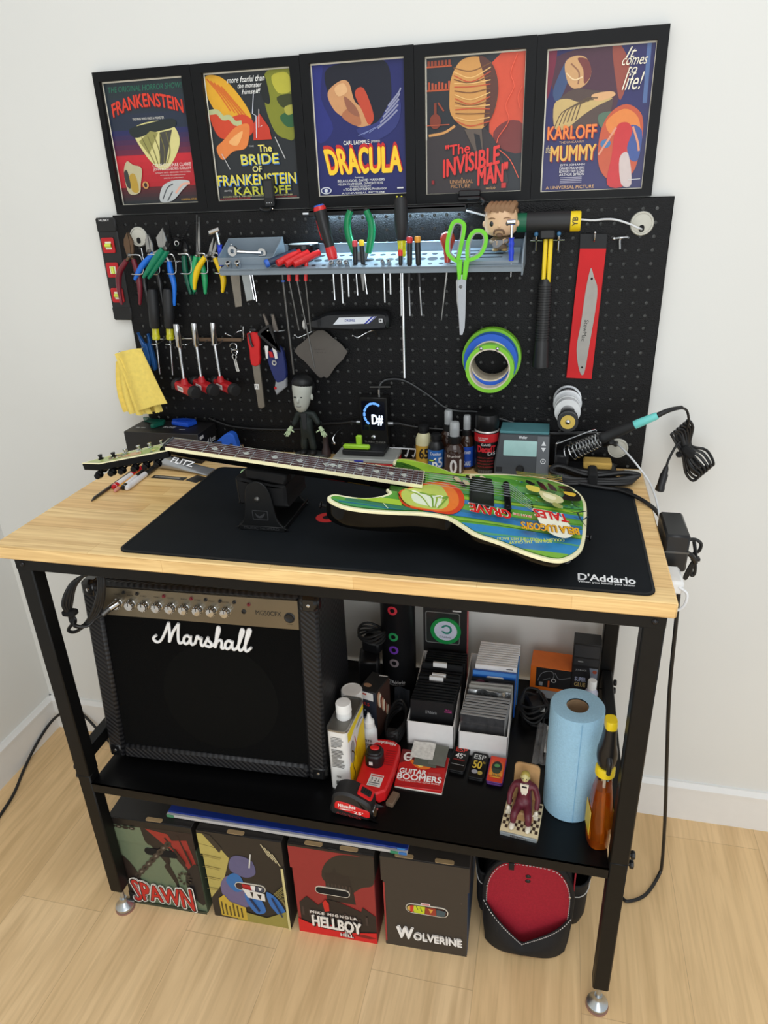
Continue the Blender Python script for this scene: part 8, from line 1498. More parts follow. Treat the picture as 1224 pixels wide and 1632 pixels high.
# plain bobble-head figurine
t, R_ = wt('bobblehead_figurine', 'grey faced big headed figurine in dark jacket standing at the back', 'figurine', (0.458, 0.545, HT))
DST = mat('dark_resin_base', (52, 54, 54), 0.6, bump=0.4, bs=120)
MB().prism(s2([(0.4225, 0.535), (0.445, 0.528), (0.485, 0.528), (0.508, 0.538), (0.512, 0.556), (0.480, 0.568), (0.436, 0.566)], 3), 0, 0.013, DST, T(0, 0, HT), b=0.002).build('base', t, R_)
MB().lathe([(0.012, 0), (0.0105, 0.012), (0.0075, 0.018), (0.0065, 0.048), (0.008, 0.052), (0.0, 0.054)] , mat('dark_brown_pillar', (52, 40, 40), 0.5), T(0.5035, 0.548, HT + 0.011), 18).build('pillar', t, R_)
CLD = mat('dark_green_cloth_paint', (30, 38, 36), 0.6, bump=0.3, bs=200)
J = [((0.4605, 0.545, 1.112), (0.0165, 0.012)), ((0.4600, 0.545, 1.135), (0.0175, 0.0125)), ((0.4580, 0.545, 1.157), (0.0195, 0.012)), ((0.4590, 0.544, 1.168), 0.008),
     ((0.4410, 0.545, 1.158), 0.0092), ((0.4330, 0.542, 1.140), 0.0078), ((0.4270, 0.538, 1.130), 0.0066), ((0.4790, 0.545, 1.158), 0.0092), ((0.4880, 0.542, 1.144), 0.0078), ((0.4945, 0.539, 1.134), 0.0066),
     ((0.4525, 0.545, 1.103), 0.0098), ((0.4500, 0.543, 1.082), 0.0092), ((0.4500, 0.545, 1.066), 0.0090), ((0.4690, 0.545, 1.103), 0.0098), ((0.4730, 0.543, 1.082), 0.0092), ((0.4735, 0.545, 1.066), 0.0090)]
skin_mesh('body', J, [(0, 1), (1, 2), (2, 3), (2, 4), (4, 5), (5, 6), (2, 7), (7, 8), (8, 9), (0, 10), (10, 11), (11, 12), (0, 13), (13, 14), (14, 15)], CLD).build('clothed_body', t, R_)
for x in (0.4495, 0.4740): MB().ell((x, 0.538, HT + 0.0175), (0.0088, 0.0145, 0.0075), mat('black_boot_paint', (24, 25, 25), 0.5), n=14).build('boot', t, R_)
MB().prism([(0.452, 1.164), (0.466, 1.164), (0.464, 1.125), (0.455, 1.125)], 0, 0.003, mat('charcoal_vest', (44, 46, 48), 0.7), T(0, 0.5340, 0) @ FRONT).build('vest', t, R_)
PALE = mat('pale_grey_skin_paint', (188, 190, 180), 0.5); hb = MB(); RS = []
for z, wx, wy, dx in ((1.1665, 0.008, 0.008, -.006), (1.1710, 0.013, 0.013, -.006), (1.1800, 0.0175, 0.018, -.005), (1.1950, 0.0205, 0.021, -.003), (1.2100, 0.0225, 0.023, -.001), (1.2250, 0.0240, 0.024, 0), (1.2380, 0.0225, 0.0225, 0), (1.2470, 0.016, 0.016, 0)): RS.append([(0.4585 + dx + wx * math.cos(a), 0.540 + wy * math.sin(a), z) for a in [2 * PI * k / 22 for k in range(22)]])
hb.loft(RS, PALE); hb.ell((0.4530, 0.5185, 1.1990), (0.0036, 0.005, 0.0072), PALE, n=12); hb.ell((0.4800, 0.541, 1.2020), (0.0035, 0.004, 0.008), PALE, n=12); hb.ell((0.4370, 0.541, 1.2020), (0.003, 0.004, 0.008), PALE, n=12); hb.build('head', t, R_)
for x in (0.4460, 0.4610): MB().ell((x, 0.5190, 1.2065), (0.0034, 0.0016, 0.0020), mat('dark_eye_paint', (44, 46, 46), 0.4), n=10).build('eye', t, R_)
MB().tube([(0.4470, 0.5215, 1.1835), (0.4530, 0.5200, 1.1830), (0.4590, 0.5215, 1.1840)], 0.0011, mat('grey_lip_paint', (110, 108, 104), 0.5), 6, 3).build('mouth', t, R_)
MB().ell((0.4595, 0.543, 1.2370), (0.0258, 0.0270, 0.0185), mat('black_hair_paint', (24, 25, 26), 0.45), n=22).ell((0.4630, 0.553, 1.2230), (0.0235, 0.0185, 0.024), mat('black_hair_paint', (24, 25, 26), 0.45), n=18).build('hair', t, R_)
PG = mat('pale_green_hand_paint', (186, 204, 166), 0.5)
for s_, x, z in ((-1, 0.4205, 1.1225), (1, 0.4990, 1.1245)):
    h_ = MB(); h_.tube([(x - s_ * 0.004, 0.5375, z + 0.006), (x + s_ * 0.003, 0.536, z - 0.004)], lambda u: 0.0042 + 0.0016 * u, PG, 9, 2)
    for k in range(4): a = -0.55 + 0.38 * k; dx, dz = math.sin(a) * 0.5 + s_ * 0.45, -math.cos(a) * .8; h_.tube([(x + s_ * 0.003 + 0.0024 * (k - 1.5), 0.5355, z - 0.004), (x + s_ * 0.003 + dx * 0.008 + 0.002 * (k - 1.5), 0.533, z - 0.004 + dz * 0.009), (x + s_ * 0.003 + dx * 0.012 + 0.002 * (k - 1.5), 0.5315, z - 0.004 + dz * (0.017 if k in (1, 2) else 0.014))], 0.0016, PG, 6)
    h_.tube([(x - s_ * 0.001, 0.535, z), (x - s_ * 0.007, 0.532, z - 0.003), (x - s_ * 0.011, 0.531, z - 0.006)], 0.0017, PG, 6); h_.build('hand', t, R_)
# organiser box, slab, lime tool, pedal
t, R_ = wt('parts_organizer', 'flat clear lidded parts box with red base behind the neck', 'organizer', (0.617, 0.512, HT))
MB().box((0.617, 0.512, HT + 0.0105), (0.146, 0.075, 0.021), mat('red_organizer_base', (186, 34, 36), 0.35), b=0.002).build('red_base', t, R_)
MB().box((0.617, 0.512, HT + 0.0265), (0.150, 0.079, 0.010), mat('frosted_clear_lid', (186, 188, 182), 0.18, alpha=0.75, coat=0.5), b=0.002).build('clear_lid', t, R_)
for dx, c in ((-0.03, (206, 200, 120)), (-0.005, (216, 214, 150)), (0.022, (190, 190, 190))): MB().box((0.617 + dx, 0.515, HT + 0.0325), (0.018, 0.022, 0.0015), mat('tray_label_%d' % c[2], c, 0.5)).build('lid_label', t, R_)
MB().box((0.606, 0.4722, HT + 0.024), (0.022, 0.003, 0.008), mat('blue_latch', (46, 50, 150), 0.4), b=0.0008).build('latch', t, R_)
single('pedal_slab', MB().box((0, 0, 0.006), (0.100, 0.062, 0.012), mat('black_slab', (28, 29, 30), 0.5), b=0.002), 'flat black slab on the clear parts box below the pedal', 'slab', T(0.612, 0.520, HT + 0.0335))
t, R_ = wt('lime_t_tool', 'lime green T shaped plastic tool lying on the black slab', 'tool', (0.596, 0.495, HT + 0.046))
LM_ = mat('lime_translucent', (164, 214, 56), 0.35)
MB().box((0.5955, 0.4985, HT + 0.0515), (0.064, 0.013, 0.011), LM_, b=0.003).box((0.601, 0.503, HT + 0.067), (0.0135, 0.011, 0.022), LM_, b=0.002).build('t_handle', t, R_)
t, R_ = wt('tuner_pedal', 'black tuner pedal with lit screen standing against the pegboard', 'pedal', (0.628, 0.552, HT + 0.0455))
PBD = mat('black_pedal_metal', (30, 29, 28), 0.3, 0.3)
MB().box((0.6275, 0.556, 1.146), (0.067, 0.028, 0.1175), PBD, b=0.0025).build('pedal_body', t, R_)
sc = MB(); STM = T(0.6275, 0.5416, 1.161) @ FRONT; sc.prism(rrect(0.0550, 0.0700, 0.002, 3), 0, 0.0006, mat('pedal_screen_glass', (14, 16, 26), 0.12, coat=0.6), STM)
EM = mat('screen_white_light', (226, 236, 255), 0.4, emit=1.3); EB_ = mat('screen_blue_light', (96, 150, 220), 0.4, emit=0.9)
sc.text('D#', EM, STM, box=(-0.0035, -0.0225, 0.0225, 0.0025), bold=0.05, z=0.0009)
for k, a in enumerate((62, 84, 108, 132, 156, 180, 204, 228)):
    r_ = math.radians(a); sc.prism(rrect(0.010, 0.0055, 0.002, 2), 0.0007, 0.0010, EB_, STM @ T(0.001 + 0.0235 * math.cos(r_) * .95, 0.003 + 0.0265 * math.sin(r_), 0) @ RZ(a + 90))
sc.build('lit_screen', t, R_)
MB().lathe([(0.0062, 0), (0.0062, 0.001), (0.0056, 0.0035), (0.0035, 0.005), (0, 0.0052)], CHROME, T(0.6265, 0.5418, 1.1085) @ RX(90), 20).build('foot_switch', t, R_); MB().lathe([(0.0030, 0), (0.0026, 0.002), (0, 0.0024)], PLB, T(0.6085, 0.5418, 1.1075) @ RX(90), 14).build('small_button', t, R_)
l = MB().text('TURBO TUNER', ink((120, 118, 112)), T(0, 0.5417, 0) @ FRONT, box=(0.603, 1.0945, 0.655, 1.0985), bold=0.02); l.text('ST-300', ink((120, 118, 112)), T(0, 0.5417, 0) @ FRONT, box=(0.628, 1.0895, 0.652, 1.0930)); l.build('lettering', t, R_)
for s_ in (-1, 1): MB().cyl((0.6275 + s_ * 0.0335, 0.556, 1.1390), (0.6275 + s_ * 0.0445, 0.556, 1.1390), 0.0062, CHROME, 14).cyl((0.6275 + s_ * 0.0445, 0.556, 1.1390), (0.6275 + s_ * 0.058, 0.556, 1.1395), 0.0042, PLB, 12).build('jack_plug', t, R_)
MB().cyl((0.640, 0.556, 1.2047), (0.6405, 0.556, 1.2200), 0.0032, CHROME, 12).cyl((0.618, 0.557, 1.2245), (0.668, 0.557, 1.2260), 0.0026, mat('dark_steel', (96, 95, 93)), 10).build('top_jack', t, R_)
t, R_ = wt('wire_hook_rail', 'white wire rail with small hooks behind the bottles', 'rack', (0.69, 0.57, HT + 0.02))
WW = mat('white_coated_wire', (216, 218, 220), 0.3); MB().tube([(0.645, 0.570, 1.0735), (0.735, 0.570, 1.0725)], 0.0020, WW, 8).build('rail', t, R_)
for x in (0.664, 0.684, 0.704, 0.722): MB().tube([(x, 0.569, 1.0730), (x - 0.001, 0.560, 1.0640), (x - 0.003, 0.553, 1.0590), (x - 0.005, 0.550, 1.0640)], 0.0016, WW, 7, 3).build('hook', t, R_)
hook('peg_hook', 'bent chrome hook low on the board beside the figurine', [(0.531, 0.579, 1.110), (0.528, 0.560, 1.108), (0.523, 0.548, 1.098), (0.527, 0.546, 1.088)], 0.0022)
# bottles
AMB = mat('amber_bottle', (52, 32, 22), 0.15, coat=0.5); CLP = mat('clear_cap_plastic', (206, 210, 212), 0.12, alpha=0.55, coat=0.5); BCAP = mat('black_ribbed_cap', (26, 26, 27), 0.4)
def bottle(lab, x, y, r, hs, hn, body, lab_c, txt, cap, z0=0.008, z1=None, extra=None, tc=None):
    t, R_ = wt('polish_bottle', lab, 'bottle', (x, y, HT), 'guitar care bottles')
    M_ = T(x, y, HT)
    MB().lathe([(r * .9, 0), (r, 0.003), (r, hs), (r * .8, hs + 0.010), (r * .52, hs + 0.016), (r * .5, hn)], body, M_, 30).build('bottle_body', t, R_)
    z1 = z1 or hs - 0.004; lb_ = MB().lathe([(r + 0.0003, z0), (r + 0.0003, z1)], lab_c, M_, 30, cap=False)
    def cyl_text(s_, x0, y0, x1, y1, c, b=0.04):
        tmp = MB().text(s_, ink(c), None, box=(x0, y0, x1, y1), bold=b); rr = r + 0.0007; a0 = math.atan2(1.026 - x, 0.992 + y)
        lb_.add([(x + rr * math.sin(p.x / rr + a0 * .7), y - rr * math.cos(p.x / rr + a0 * .7), HT + p.y) for p in tmp.v], tmp.f, ink(c), None, True)
    for s_, a, b, c, d, cc in txt: cyl_text(s_, a, b, c, d, cc)
    lb_.build('label', t, R_)
    if cap == 'flip': MB().lathe([(r * .62, hn - 0.006), (r * .62, hn + 0.008), (r * .72, hn + 0.009), (r * .72, hn + 0.018), (r * .5, hn + 0.021), (0, hn + 0.021)], BCAP, M_, 24).build('cap', t, R_)
    else:
        MB().lathe([(r * .62, hn - 0.008), (r * .66, hn + 0.006), (r * .5, hn + 0.008), (r * .3, hn + 0.02), (0, hn + 0.02)], BCAP, M_, 24).build('pump_collar', t, R_)
        MB().lathe([(r * .50, hn + 0.006), (r * .50, hn + 0.036), (r * .44, hn + 0.040), (0, hn + 0.041)], CLP, M_, 24).build('clear_cap', t, R_)
DU = 'Dunlop'
bottle('oil bottle with yellow label and number 65 behind the guitar horn, black flip cap', 0.7470, 0.536, 0.0185, 0.066, 0.078, mat('pale_oil_plastic', (206, 200, 160), 0.3), mat('yellow_ochre_label', (190, 150, 52), 0.45), [('65', -0.010, 0.022, 0.012, 0.046, (30, 26, 22))], 'flip', z1=0.052)
bottle('bottle with bright blue label and number 65, black flip cap', 0.7790, 0.517, 0.0185, 0.053, 0.064, PLB, mat('bright_blue_label', (44, 106, 184), 0.45), [('65', -0.008, 0.010, 0.016, 0.032, (232, 236, 240)), (DU, -0.013, 0.036, 0.013, 0.045, (226, 232, 240))], 'flip', z1=0.050)
bottle('brown spray bottle with number 01 and clear cap, front row', 0.8235, 0.503, 0.0225, 0.054, 0.078, AMB, mat('brown_label', (66, 48, 44), 0.4), [('01', -0.009, 0.004, 0.017, 0.036, (226, 224, 222)), (DU, -0.016, 0.040, 0.016, 0.047, (222, 214, 206))], 'pump', z1=0.050)
bottle('dark spray bottle with clear cap, mostly hidden behind the other bottles', 0.8035, 0.545, 0.0185, 0.070, 0.092, AMB, mat('brown_label', (66, 48, 44), 0.4), [], 'pump', z1=0.050)
bottle('brown spray bottle with narrow blue label beside the red can', 0.8480, 0.530, 0.0165, 0.066, 0.086, AMB, mat('royal_blue_label', (30, 76, 176), 0.4), [('CLEANER', -0.010, 0.040, 0.010, 0.046, (220, 226, 240)), ('CARE', -0.008, 0.012, 0.010, 0.022, (200, 210, 230))], 'pump', z1=0.056)
t, R_ = wt('aerosol_can', 'red and black aerosol can with black cap, tallest of the bottles', 'aerosol can', (0.8935, 0.52, HT))
M_ = T(0.8935, 0.522, HT)
MB().lathe([(0.0262, 0), (0.0275, 0.002), (0.0275, 0.093), (0.0255, 0.099)], mat('can_black_print', (30, 26, 28), 0.3, 0.3), M_, 36).build('can_body', t, R_)
MB().lathe([(0.0250, 0.098), (0.0264, 0.1005), (0.0264, 0.130), (0.0250, 0.1345), (0.020, 0.1355), (0, 0.1335)], mat('black_can_cap', (24, 24, 25), 0.3), M_, 36).build('can_cap', t, R_)
MB().lathe([(0.0278, 0.0965), (0.0270, 0.0995), (0.0262, 0.0998)], mat('pale_can_rim', (206, 200, 196), 0.3, 0.6), M_, 36, cap=False).build('rim', t, R_)
lb_ = MB().lathe([(0.0277, 0.0745), (0.0277, 0.0940)], mat('can_red_band', (190, 36, 42), 0.35), M_, 36, cap=False)
def cant(s_, x0, y0, x1, y1, c, b=0.04, sh=0.0):
    tmp = MB().text(s_, ink(c), None, box=(x0, y0, x1, y1), bold=b, shear=sh); rr = 0.0281; lb_.add([(0.8935 + rr * math.sin(p.x / rr + 0.06), 0.522 - rr * math.cos(p.x / rr + 0.06), HT + p.y) for p in tmp.v], tmp.f, ink(c), None, True)
cant('ELECTRONIC', -0.019, 0.083, 0.004, 0.0862, (236, 226, 222)); cant('CLEANER', -0.019, 0.0785, -0.002, 0.0815, (236, 226, 222)); cant('DeoxIT', -0.020, 0.052, 0.022, 0.0665, (206, 40, 50), 0.07); cant('CAIG', -0.012, 0.0670, 0.010, 0.0720, (220, 214, 210)); cant('D5', 0.004, 0.0455, 0.022, 0.0530, (214, 214, 214))
for k in range(4): cant(('CONTACT CLEANER', 'IMPROVES SOUND', 'REDUCES NOISE', 'NON FLAMMABLE')[k], -0.020, 0.0370 - 0.007 * k, 0.018, 0.0400 - 0.007 * k, (170, 50, 56), 0.02)
for k in range(4): cant('IIIIIIIIIIIIIIII', -0.018, 0.006 - 0.0025 * k + 0.002, 0.016, 0.0075 - 0.0025 * k + 0.002, (150, 150, 150), 0.0)
lb_.build('label', t, R_)
# soldering station
t, R_ = wt('soldering_station', 'grey soldering station with pale teal screen and arrow keys', 'soldering station', (0.976, 0.515, HT))
GS = mat('station_dark_grey', (66, 70, 74), 0.45); TL = mat('station_teal_top', (84, 136, 142), 0.4)
fz = frame((0.9755, 0.4815, HT + 0.0005), (1, 0, 0), (0, 0.020, 0.096))
MB().prism([(-0.0610, 0.0), (0.0585, 0.0), (0.0555, 0.098), (-0.0525, 0.098), (-0.0610, 0.030)], -0.062, 0.0, GS, fz, b=0.003).build('case', t, R_)
MB().box((0.9765, 0.535, HT + 0.0985), (0.106, 0.066, 0.006), TL, b=0.0015).build('teal_top', t, R_)
MB().prism([(0.030, 0.003), (0.0580, 0.003), (0.0550, 0.094), (0.030, 0.094)], 0.0, 0.0016, mat('station_light_grey', (98, 102, 106), 0.45), fz, b=0.0005).build('key_panel', t, R_)
MB().prism(rrect(0.072, 0.034, 0.002, 2, -0.006, 0.066), 0.0, 0.0014, mat('lcd_pale_teal', (164, 204, 200), 0.25), fz, b=0.0003).build('lcd_screen', t, R_)
l = MB(); WI2 = ink((226, 228, 230))
l.text('Weller', WI2, fz, box=(-0.010, 0.0875, 0.008, 0.0935), bold=0.04, z=0.0008)
for p in ([(0.039, 0.074), (0.049, 0.074), (0.044, 0.0835)], [(0.039, 0.0695), (0.049, 0.0695), (0.044, 0.060)]): l.prism(p, 0.0016, 0.002, WI2, fz)
l.ring(circ(0.0056, 20, 0.0445, 0.0395), circ(0.0042, 20, 0.0445, 0.0395), 0.0016, 0.002, WI2, fz); l.prism(circ(0.0014, 12, 0.0445, 0.0395), 0.0016, 0.002, WI2, fz); l.build('markings', t, R_)
MB().lathe([(0.0092, 0), (0.0092, 0.002), (0.0078, 0.003), (0.0070, 0.0012), (0, 0.0012)], PLB, fz @ T(-0.0040, 0.0205, 0), 24).build('socket', t, R_); MB().prism(rrect(0.014, 0.011, 0.001, 2, -0.050, 0.018), 0, 0.0006, PLB, fz).build('switch_recess', t, R_)
# iron in its stand
t, R_ = wt('iron_stand', 'black soldering iron stand with coiled spring holder', 'iron stand', (1.10, 0.51, HT))
MB().box((1.1150, 0.5250, HT + 0.010), (0.126, 0.058, 0.020), PLB, b=0.004).box((1.0600, 0.510, HT + 0.030), (0.028, 0.040, 0.050), PLB, b=0.004).build('stand_base', t, R_)
MB().tube([(1.0462, 0.495, HT + 0.022), (1.0458, 0.495, 1.1230), (1.0540, 0.495, 1.1290), (1.1180, 0.492, 1.1600), (1.1260, 0.492, 1.1560), (1.1300, 0.494, 1.1450)], 0.0018, CY, 8, 4).build('wire_arm', t, R_)
S0, S1 = Vector((1.0720, 0.505, 1.1010)), Vector((1.1340, 0.485, 1.1430)); dr = (S1 - S0).normalized(); sx = dr.cross(Vector((0, 0, 1))).normalized(); sy = sx.cross(dr)
N_ = 150; MB().tube([S0.lerp(S1, (i / N_) ** 0.82) + (sx * math.cos(i / N_ * 2 * PI * 9.5) + sy * math.sin(i / N_ * 2 * PI * 9.5)) * (0.0185 - 0.0045 * i / N_) for i in range(N_ + 1)], 0.0014, CY, 7).build('spring', t, R_)
MB().box((1.1365, 0.5250, HT + 0.027), (0.060, 0.040, 0.016), mat('yellow_sponge', (206, 168, 86), 0.9, bump=0.5, bs=300), b=0.003).build('sponge', t, R_)
t, R_ = wt('soldering_iron', 'soldering iron with black grip and teal end resting in the spring', 'soldering iron', (1.16, 0.48, 1.155))
I0, I1 = Vector((1.1380, 0.484, 1.1460)), Vector((1.1990, 0.470, 1.1820)); I2 = Vector((1.2400, 0.462, 1.2060))
MB().cyl(S0 + dr * 0.006, I0, 0.0030, STEEL, 12).build('heating_tip', t, R_); MB().lathe([(0.008, -0.004), (0.0115, 0.0), (0.0120, 0.006), (0.0105, 0.010), (0.0112, 0.030), (0.0095, (I1 - I0).length)], mat('black_foam_grip', (28, 29, 30), 0.65), along(I0, I1), 20).build('foam_grip', t, R_)
MB().lathe([(0.0088, 0), (0.0090, 0.010), (0.0075, (I2 - I1).length - 0.002), (0.006, (I2 - I1).length)], mat('teal_handle', (112, 206, 200), 0.4), along(I1, I2), 20).build('teal_handle', t, R_)
RC = mat('rubber_lead', (24, 24, 25), 0.4)
MB().tube([I2 - (I2 - I1).normalized() * 0.004, (1.2560, 0.466, 1.2140), (1.2720, 0.475, 1.2170), (1.2880, 0.490, 1.2160)], lambda u: 0.0058 - 0.002 * u, RUB, 10, 5).build('strain_relief', t, R_)
ld = MB().tube([(1.2870, 0.489, 1.2160), (1.3000, 0.500, 1.2070), (1.3085, 0.510, 1.1840), (1.3095, 0.520, 1.1560)], 0.0026, RC, 8, 5)
for k in range(6): a = (k - 2.5) * 0.0062; ld.tube([(1.2975 + a * .8, 0.518 + .003 * k, 1.152 + a * .7), (1.2945 + a * .9, 0.516, 1.166 + a), (1.3080 + a * .8, 0.520, 1.158 + a * .5), (1.3180 + a * .35, 0.516 + .003 * k, 1.118 + a * .3), (1.3400 + a, 0.514 + .003 * k, 1.098 + a), (1.3590 + a * .8, 0.518, 1.076 + a * .9), (1.3530 + a, 0.522 + .002 * k, 1.061 + a), (1.3330 + a * .8, 0.520, 1.073 + a * .6), (1.3130 + a * .3, 0.517 + .003 * k, 1.108 + a * .3)], 0.0031, RC, 7, 5, True)
ld.tube([(1.3000, 0.518, 1.135), (1.2900, 0.512, 1.122), (1.2800, 0.508, 1.095), (1.2770, 0.506, 1.074)], 0.0026, RC, 8, 5); ld.build('bundled_lead', t, R_)
MB().box((0, 0, 0), (0.030, 0.030, 0.017), mat('velcro_black', (20, 20, 21), 0.9), T(1.3170, 0.521, 1.1130) @ RY(45), b=0.004).box((1.3010, 0.518, 1.105), (0.012, 0.016, 0.010), mat('velcro_black', (20, 20, 21), 0.9), b=0.003).build('velcro_tie', t, R_)
MB().lathe([(0.0035, -0.006), (0.0055, 0.0), (0.0065, 0.010), (0.0085, 0.014), (0.0085, 0.040), (0.0098, 0.042), (0.0098, 0.050), (0.007, 0.052), (0, 0.052)], PLB, along((1.2770, 0.506, 1.076), (1.2690, 0.504, 1.022)), 18).build('din_plug', t, R_)
t, R_ = wt('coiled_cable', 'black power cord coiled and strapped in front of the iron stand', 'cable', (1.13, 0.47, HT))
mb = MB()
for k in range(5): o = 0.003 * k; mb.tube([(1.0500 - o, 0.470, HT + 0.010 + .004 * k), (1.0560, 0.492 - o, HT + 0.022 + .003 * k), (1.1200, 0.482 - o, HT + 0.016 + .004 * (k % 3)), (1.1900, 0.489 - o, HT + 0.019 + .002 * k), (1.2080 + o, 0.473, HT + 0.012 + .003 * k), (1.1900, 0.455 + o, HT + 0.010 + .002 * k), (1.1200, 0.450 + o, HT + 0.009 + .004 * (k % 2)), (1.0650, 0.446 + o, HT + 0.008 + .003 * k)], 0.0052, RC, 8, 6, True)
mb.build('cord_loops', t, R_); MB().box((1.1250, 0.467, HT + 0.018), (0.019, 0.056, 0.034), mat('velcro_black', (20, 20, 21), 0.9), b=0.004).build('velcro_strap', t, R_)
for i in range(3): single('white_rod', MB().cyl((0, 0, 0.003), (0.034, 0, 0.003), 0.0026, mat('pale_rod', (220, 214, 200), 0.4), 12), 'short pale rod at the back right corner, %s of three' % ('rearmost', 'middle', 'foremost')[i], 'rod', T(1.198, 0.552 - 0.009 * i, HT), 'pale rods at the back right corner')
# ------------------------------------------------------------------ left end of the worktop: pens, file, tube, rules
def pen(lab, p, q, r, body, cap, kind='marker', tip=None):
    M_ = along((*p, HT + r), (*q, HT + r)); L_ = math.hypot(p[0] - q[0], p[1] - q[1]); m_ = T(p[0], p[1], HT); t = thing('marker_pen', lab, 'pen', m_, 'marker pens')
    MB().lathe([(r * .85, 0), (r, 0.003), (r, L_ * .62)], body, M_, 18).build('barrel', t, m_); MB().lathe([(r * 1.02, L_ * .6), (r * 1.02, L_ * .9), (r * .8, L_), (0, L_)], cap, M_, 18).build('cap', t, m_)
    if tip: MB().lathe([(r * .6, -0.004), (r * .9, 0.0), (r * 1.01, 0.004), (r * 1.01, 0.014)], tip, M_, 18).build('end_piece', t, m_)
WB = mat('white_pen_barrel', (222, 220, 222), 0.35); RP = mat('red_pen_plastic', (196, 26, 40), 0.35)
pen('marker with red cap and red end, leftmost of the pens', (0.0820, 0.290), (0.0815, 0.412), 0.0062, WB, RP, tip=RP); pen('white marker with black cap lying nearest the mat', (0.1175, 0.288), (0.1100, 0.428), 0.0064, WB, PLB, tip=WB); pen('white marker with black end between the other pens', (0.1050, 0.290), (0.0975, 0.395), 0.0058, WB, PLB, tip=PLB)
pen('orange pencil lying beside the red marker', (0.0945, 0.277), (0.0905, 0.392), 0.0040, mat('orange_pencil', (232, 160, 40), 0.4), mat('orange_pencil', (232, 160, 40), 0.4), tip=mat('pink_eraser', (214, 150, 140), 0.7))
single('round_file', MB().cyl((0, 0, 0.003), (-0.006, 0.185, 0.003), 0.0036, DSTEEL, 10).cyl((0, 0, 0.003), (0.0015, -0.014, 0.002), 0.0034, DSTEEL, 10, r2=0.0010), 'thin dark round file pointing at the viewer left of the pens', 'file', T(0.0710, 0.232, HT))
t, R_ = wt('polish_tube', 'silver metal polish tube lying under the guitar neck', 'tube', (0.19, 0.42, HT))
RS = []
for k in range(9):
    u = k / 8; x = 0.122 + 0.138 * u; y = 0.430 - 0.014 * u; rz_ = 0.0155 * (1 - u) + 0.0018; ry_ = 0.0165 + 0.006 * u; RS.append([(x, y + ry_ * math.cos(a), HT + 0.0162 * (1 - u) + 0.002 + rz_ * math.sin(a)) for a in [2 * PI * j / 18 for j in range(18)]])
tb = MB().loft(RS, mat('silver_tube', (166, 168, 170), 0.28, 0.6)); tb.text('FLITZ', ink((236, 236, 238)), frame((0.187, 0.4185, HT + 0.0222), (0.985, -0.10, -0.135), (0.09, 0.80, 0.6)), box=(-0.028, -0.007, 0.032, 0.007), bold=0.05, shear=0.15, z=0.0022); tb.build('tube_body', t, R_)
MB().lathe([(0.0085, 0), (0.0085, 0.014), (0.007, 0.016), (0, 0.016)], PLB, along((0.122, 0.430, HT + 0.017), (0.104, 0.432, HT + 0.017)), 18).build('cap', t, R_)
single('steel_rule', MB().box((0, 0, 0.0007), (0.086, 0.017, 0.0012), mat('dark_steel_rule', (82, 80, 76), 0.25, 0.8), b=0.0003).box((-0.004, 0, 0.0014), (0.066, 0.006, 0.0002), mat('pale_scale', (176, 174, 168), 0.3, 0.6)), 'short steel rule lying on the wood below the tube', 'ruler', T(0.1735, 0.372, HT) @ RZ(-3)); single('steel_plate', MB().box((0, 0, 0.0007), (0.034, 0.036, 0.0013), mat('dark_steel_rule', (82, 80, 76), 0.25, 0.8), b=0.0003), 'dark steel plate half under the mat edge by the tube', 'plate', T(0.2430, 0.374, HT) @ RZ(-20))
single('green_pick', MB().lathe([(0.010, 0), (0.012, 0.002), (0.009, 0.006), (0, 0.007)], mat('glow_green_plastic', (170, 206, 150), 0.4), None, 20), 'pale green round knob on the mat below the neck', 'knob', T(0.345, 0.420, HT + 0.0036))
# ------------------------------------------------------------------ loose cables
def cable(name, lab, pts, r, m, k=6, base=None, cat='cable'):
    p = Vector(base or pts[0]); m_ = T(*p); o = MB().tube(pts, r, m, 9, k).build(name, None, m_); o.matrix_world = m_; return tag(o, lab, cat)
WCB = mat('white_cable', (222, 224, 226), 0.35); GCB = mat('grey_black_cable', (58, 60, 62), 0.4)
cable('white_cable', 'thin white cable from the upper right grommet to the light bar', [(1.1820, 0.577, 1.5500), (1.1720, 0.560, 1.5540), (1.1550, 0.566, 1.5615), (1.1315, 0.570, 1.5688), (1.1105, 0.570, 1.5705), (1.0850, 0.574, 1.5690), (1.04, 0.575, 1.5740), (0.98, 0.575, 1.5800), (0.93, 0.575, 1.5790), (0.8930, 0.572, 1.5780), (0.8650, 0.570, 1.5865), (0.8240, 0.566, 1.5980)], 0.0020, WCB)
cable('white_cable', 'thin white cable running from the lower grommet over the desk corner', [(1.1760, 0.576, 1.1030), (1.1840, 0.535, 1.1100), (1.2070, 0.500, 1.0952), (1.2300, 0.480, 1.0720), (1.2430, 0.450, 1.0580), (1.2470, 0.380, 1.0520), (1.2480, 0.300, 1.0330), (1.2470, 0.250, 0.9900)], 0.0021, WCB)
cable('plug_lead', 'short black plug lead entering the lower right grommet', [(1.1770, 0.576, 1.1060), (1.1700, 0.550, 1.1130), (1.1610, 0.540, 1.1170), (1.1500, 0.555, 1.1060)], 0.0048, RC)
cable('pedal_cable', 'dark cable arching from the top of the pedal along the board to the right', [(0.6405, 0.556, 1.2200), (0.6440, 0.562, 1.2330), (0.6604, 0.570, 1.2405), (0.6981, 0.572, 1.2373), (0.7489, 0.572, 1.2077), (0.7900, 0.572, 1.1780), (0.8218, 0.572, 1.1696), (0.8651, 0.572, 1.1690), (0.9083, 0.572, 1.1575), (0.9797, 0.572, 1.1377), (1.0361, 0.572, 1.1250), (1.1200, 0.572, 1.1290), (1.1760, 0.574, 1.1080)], 0.0022, GCB)
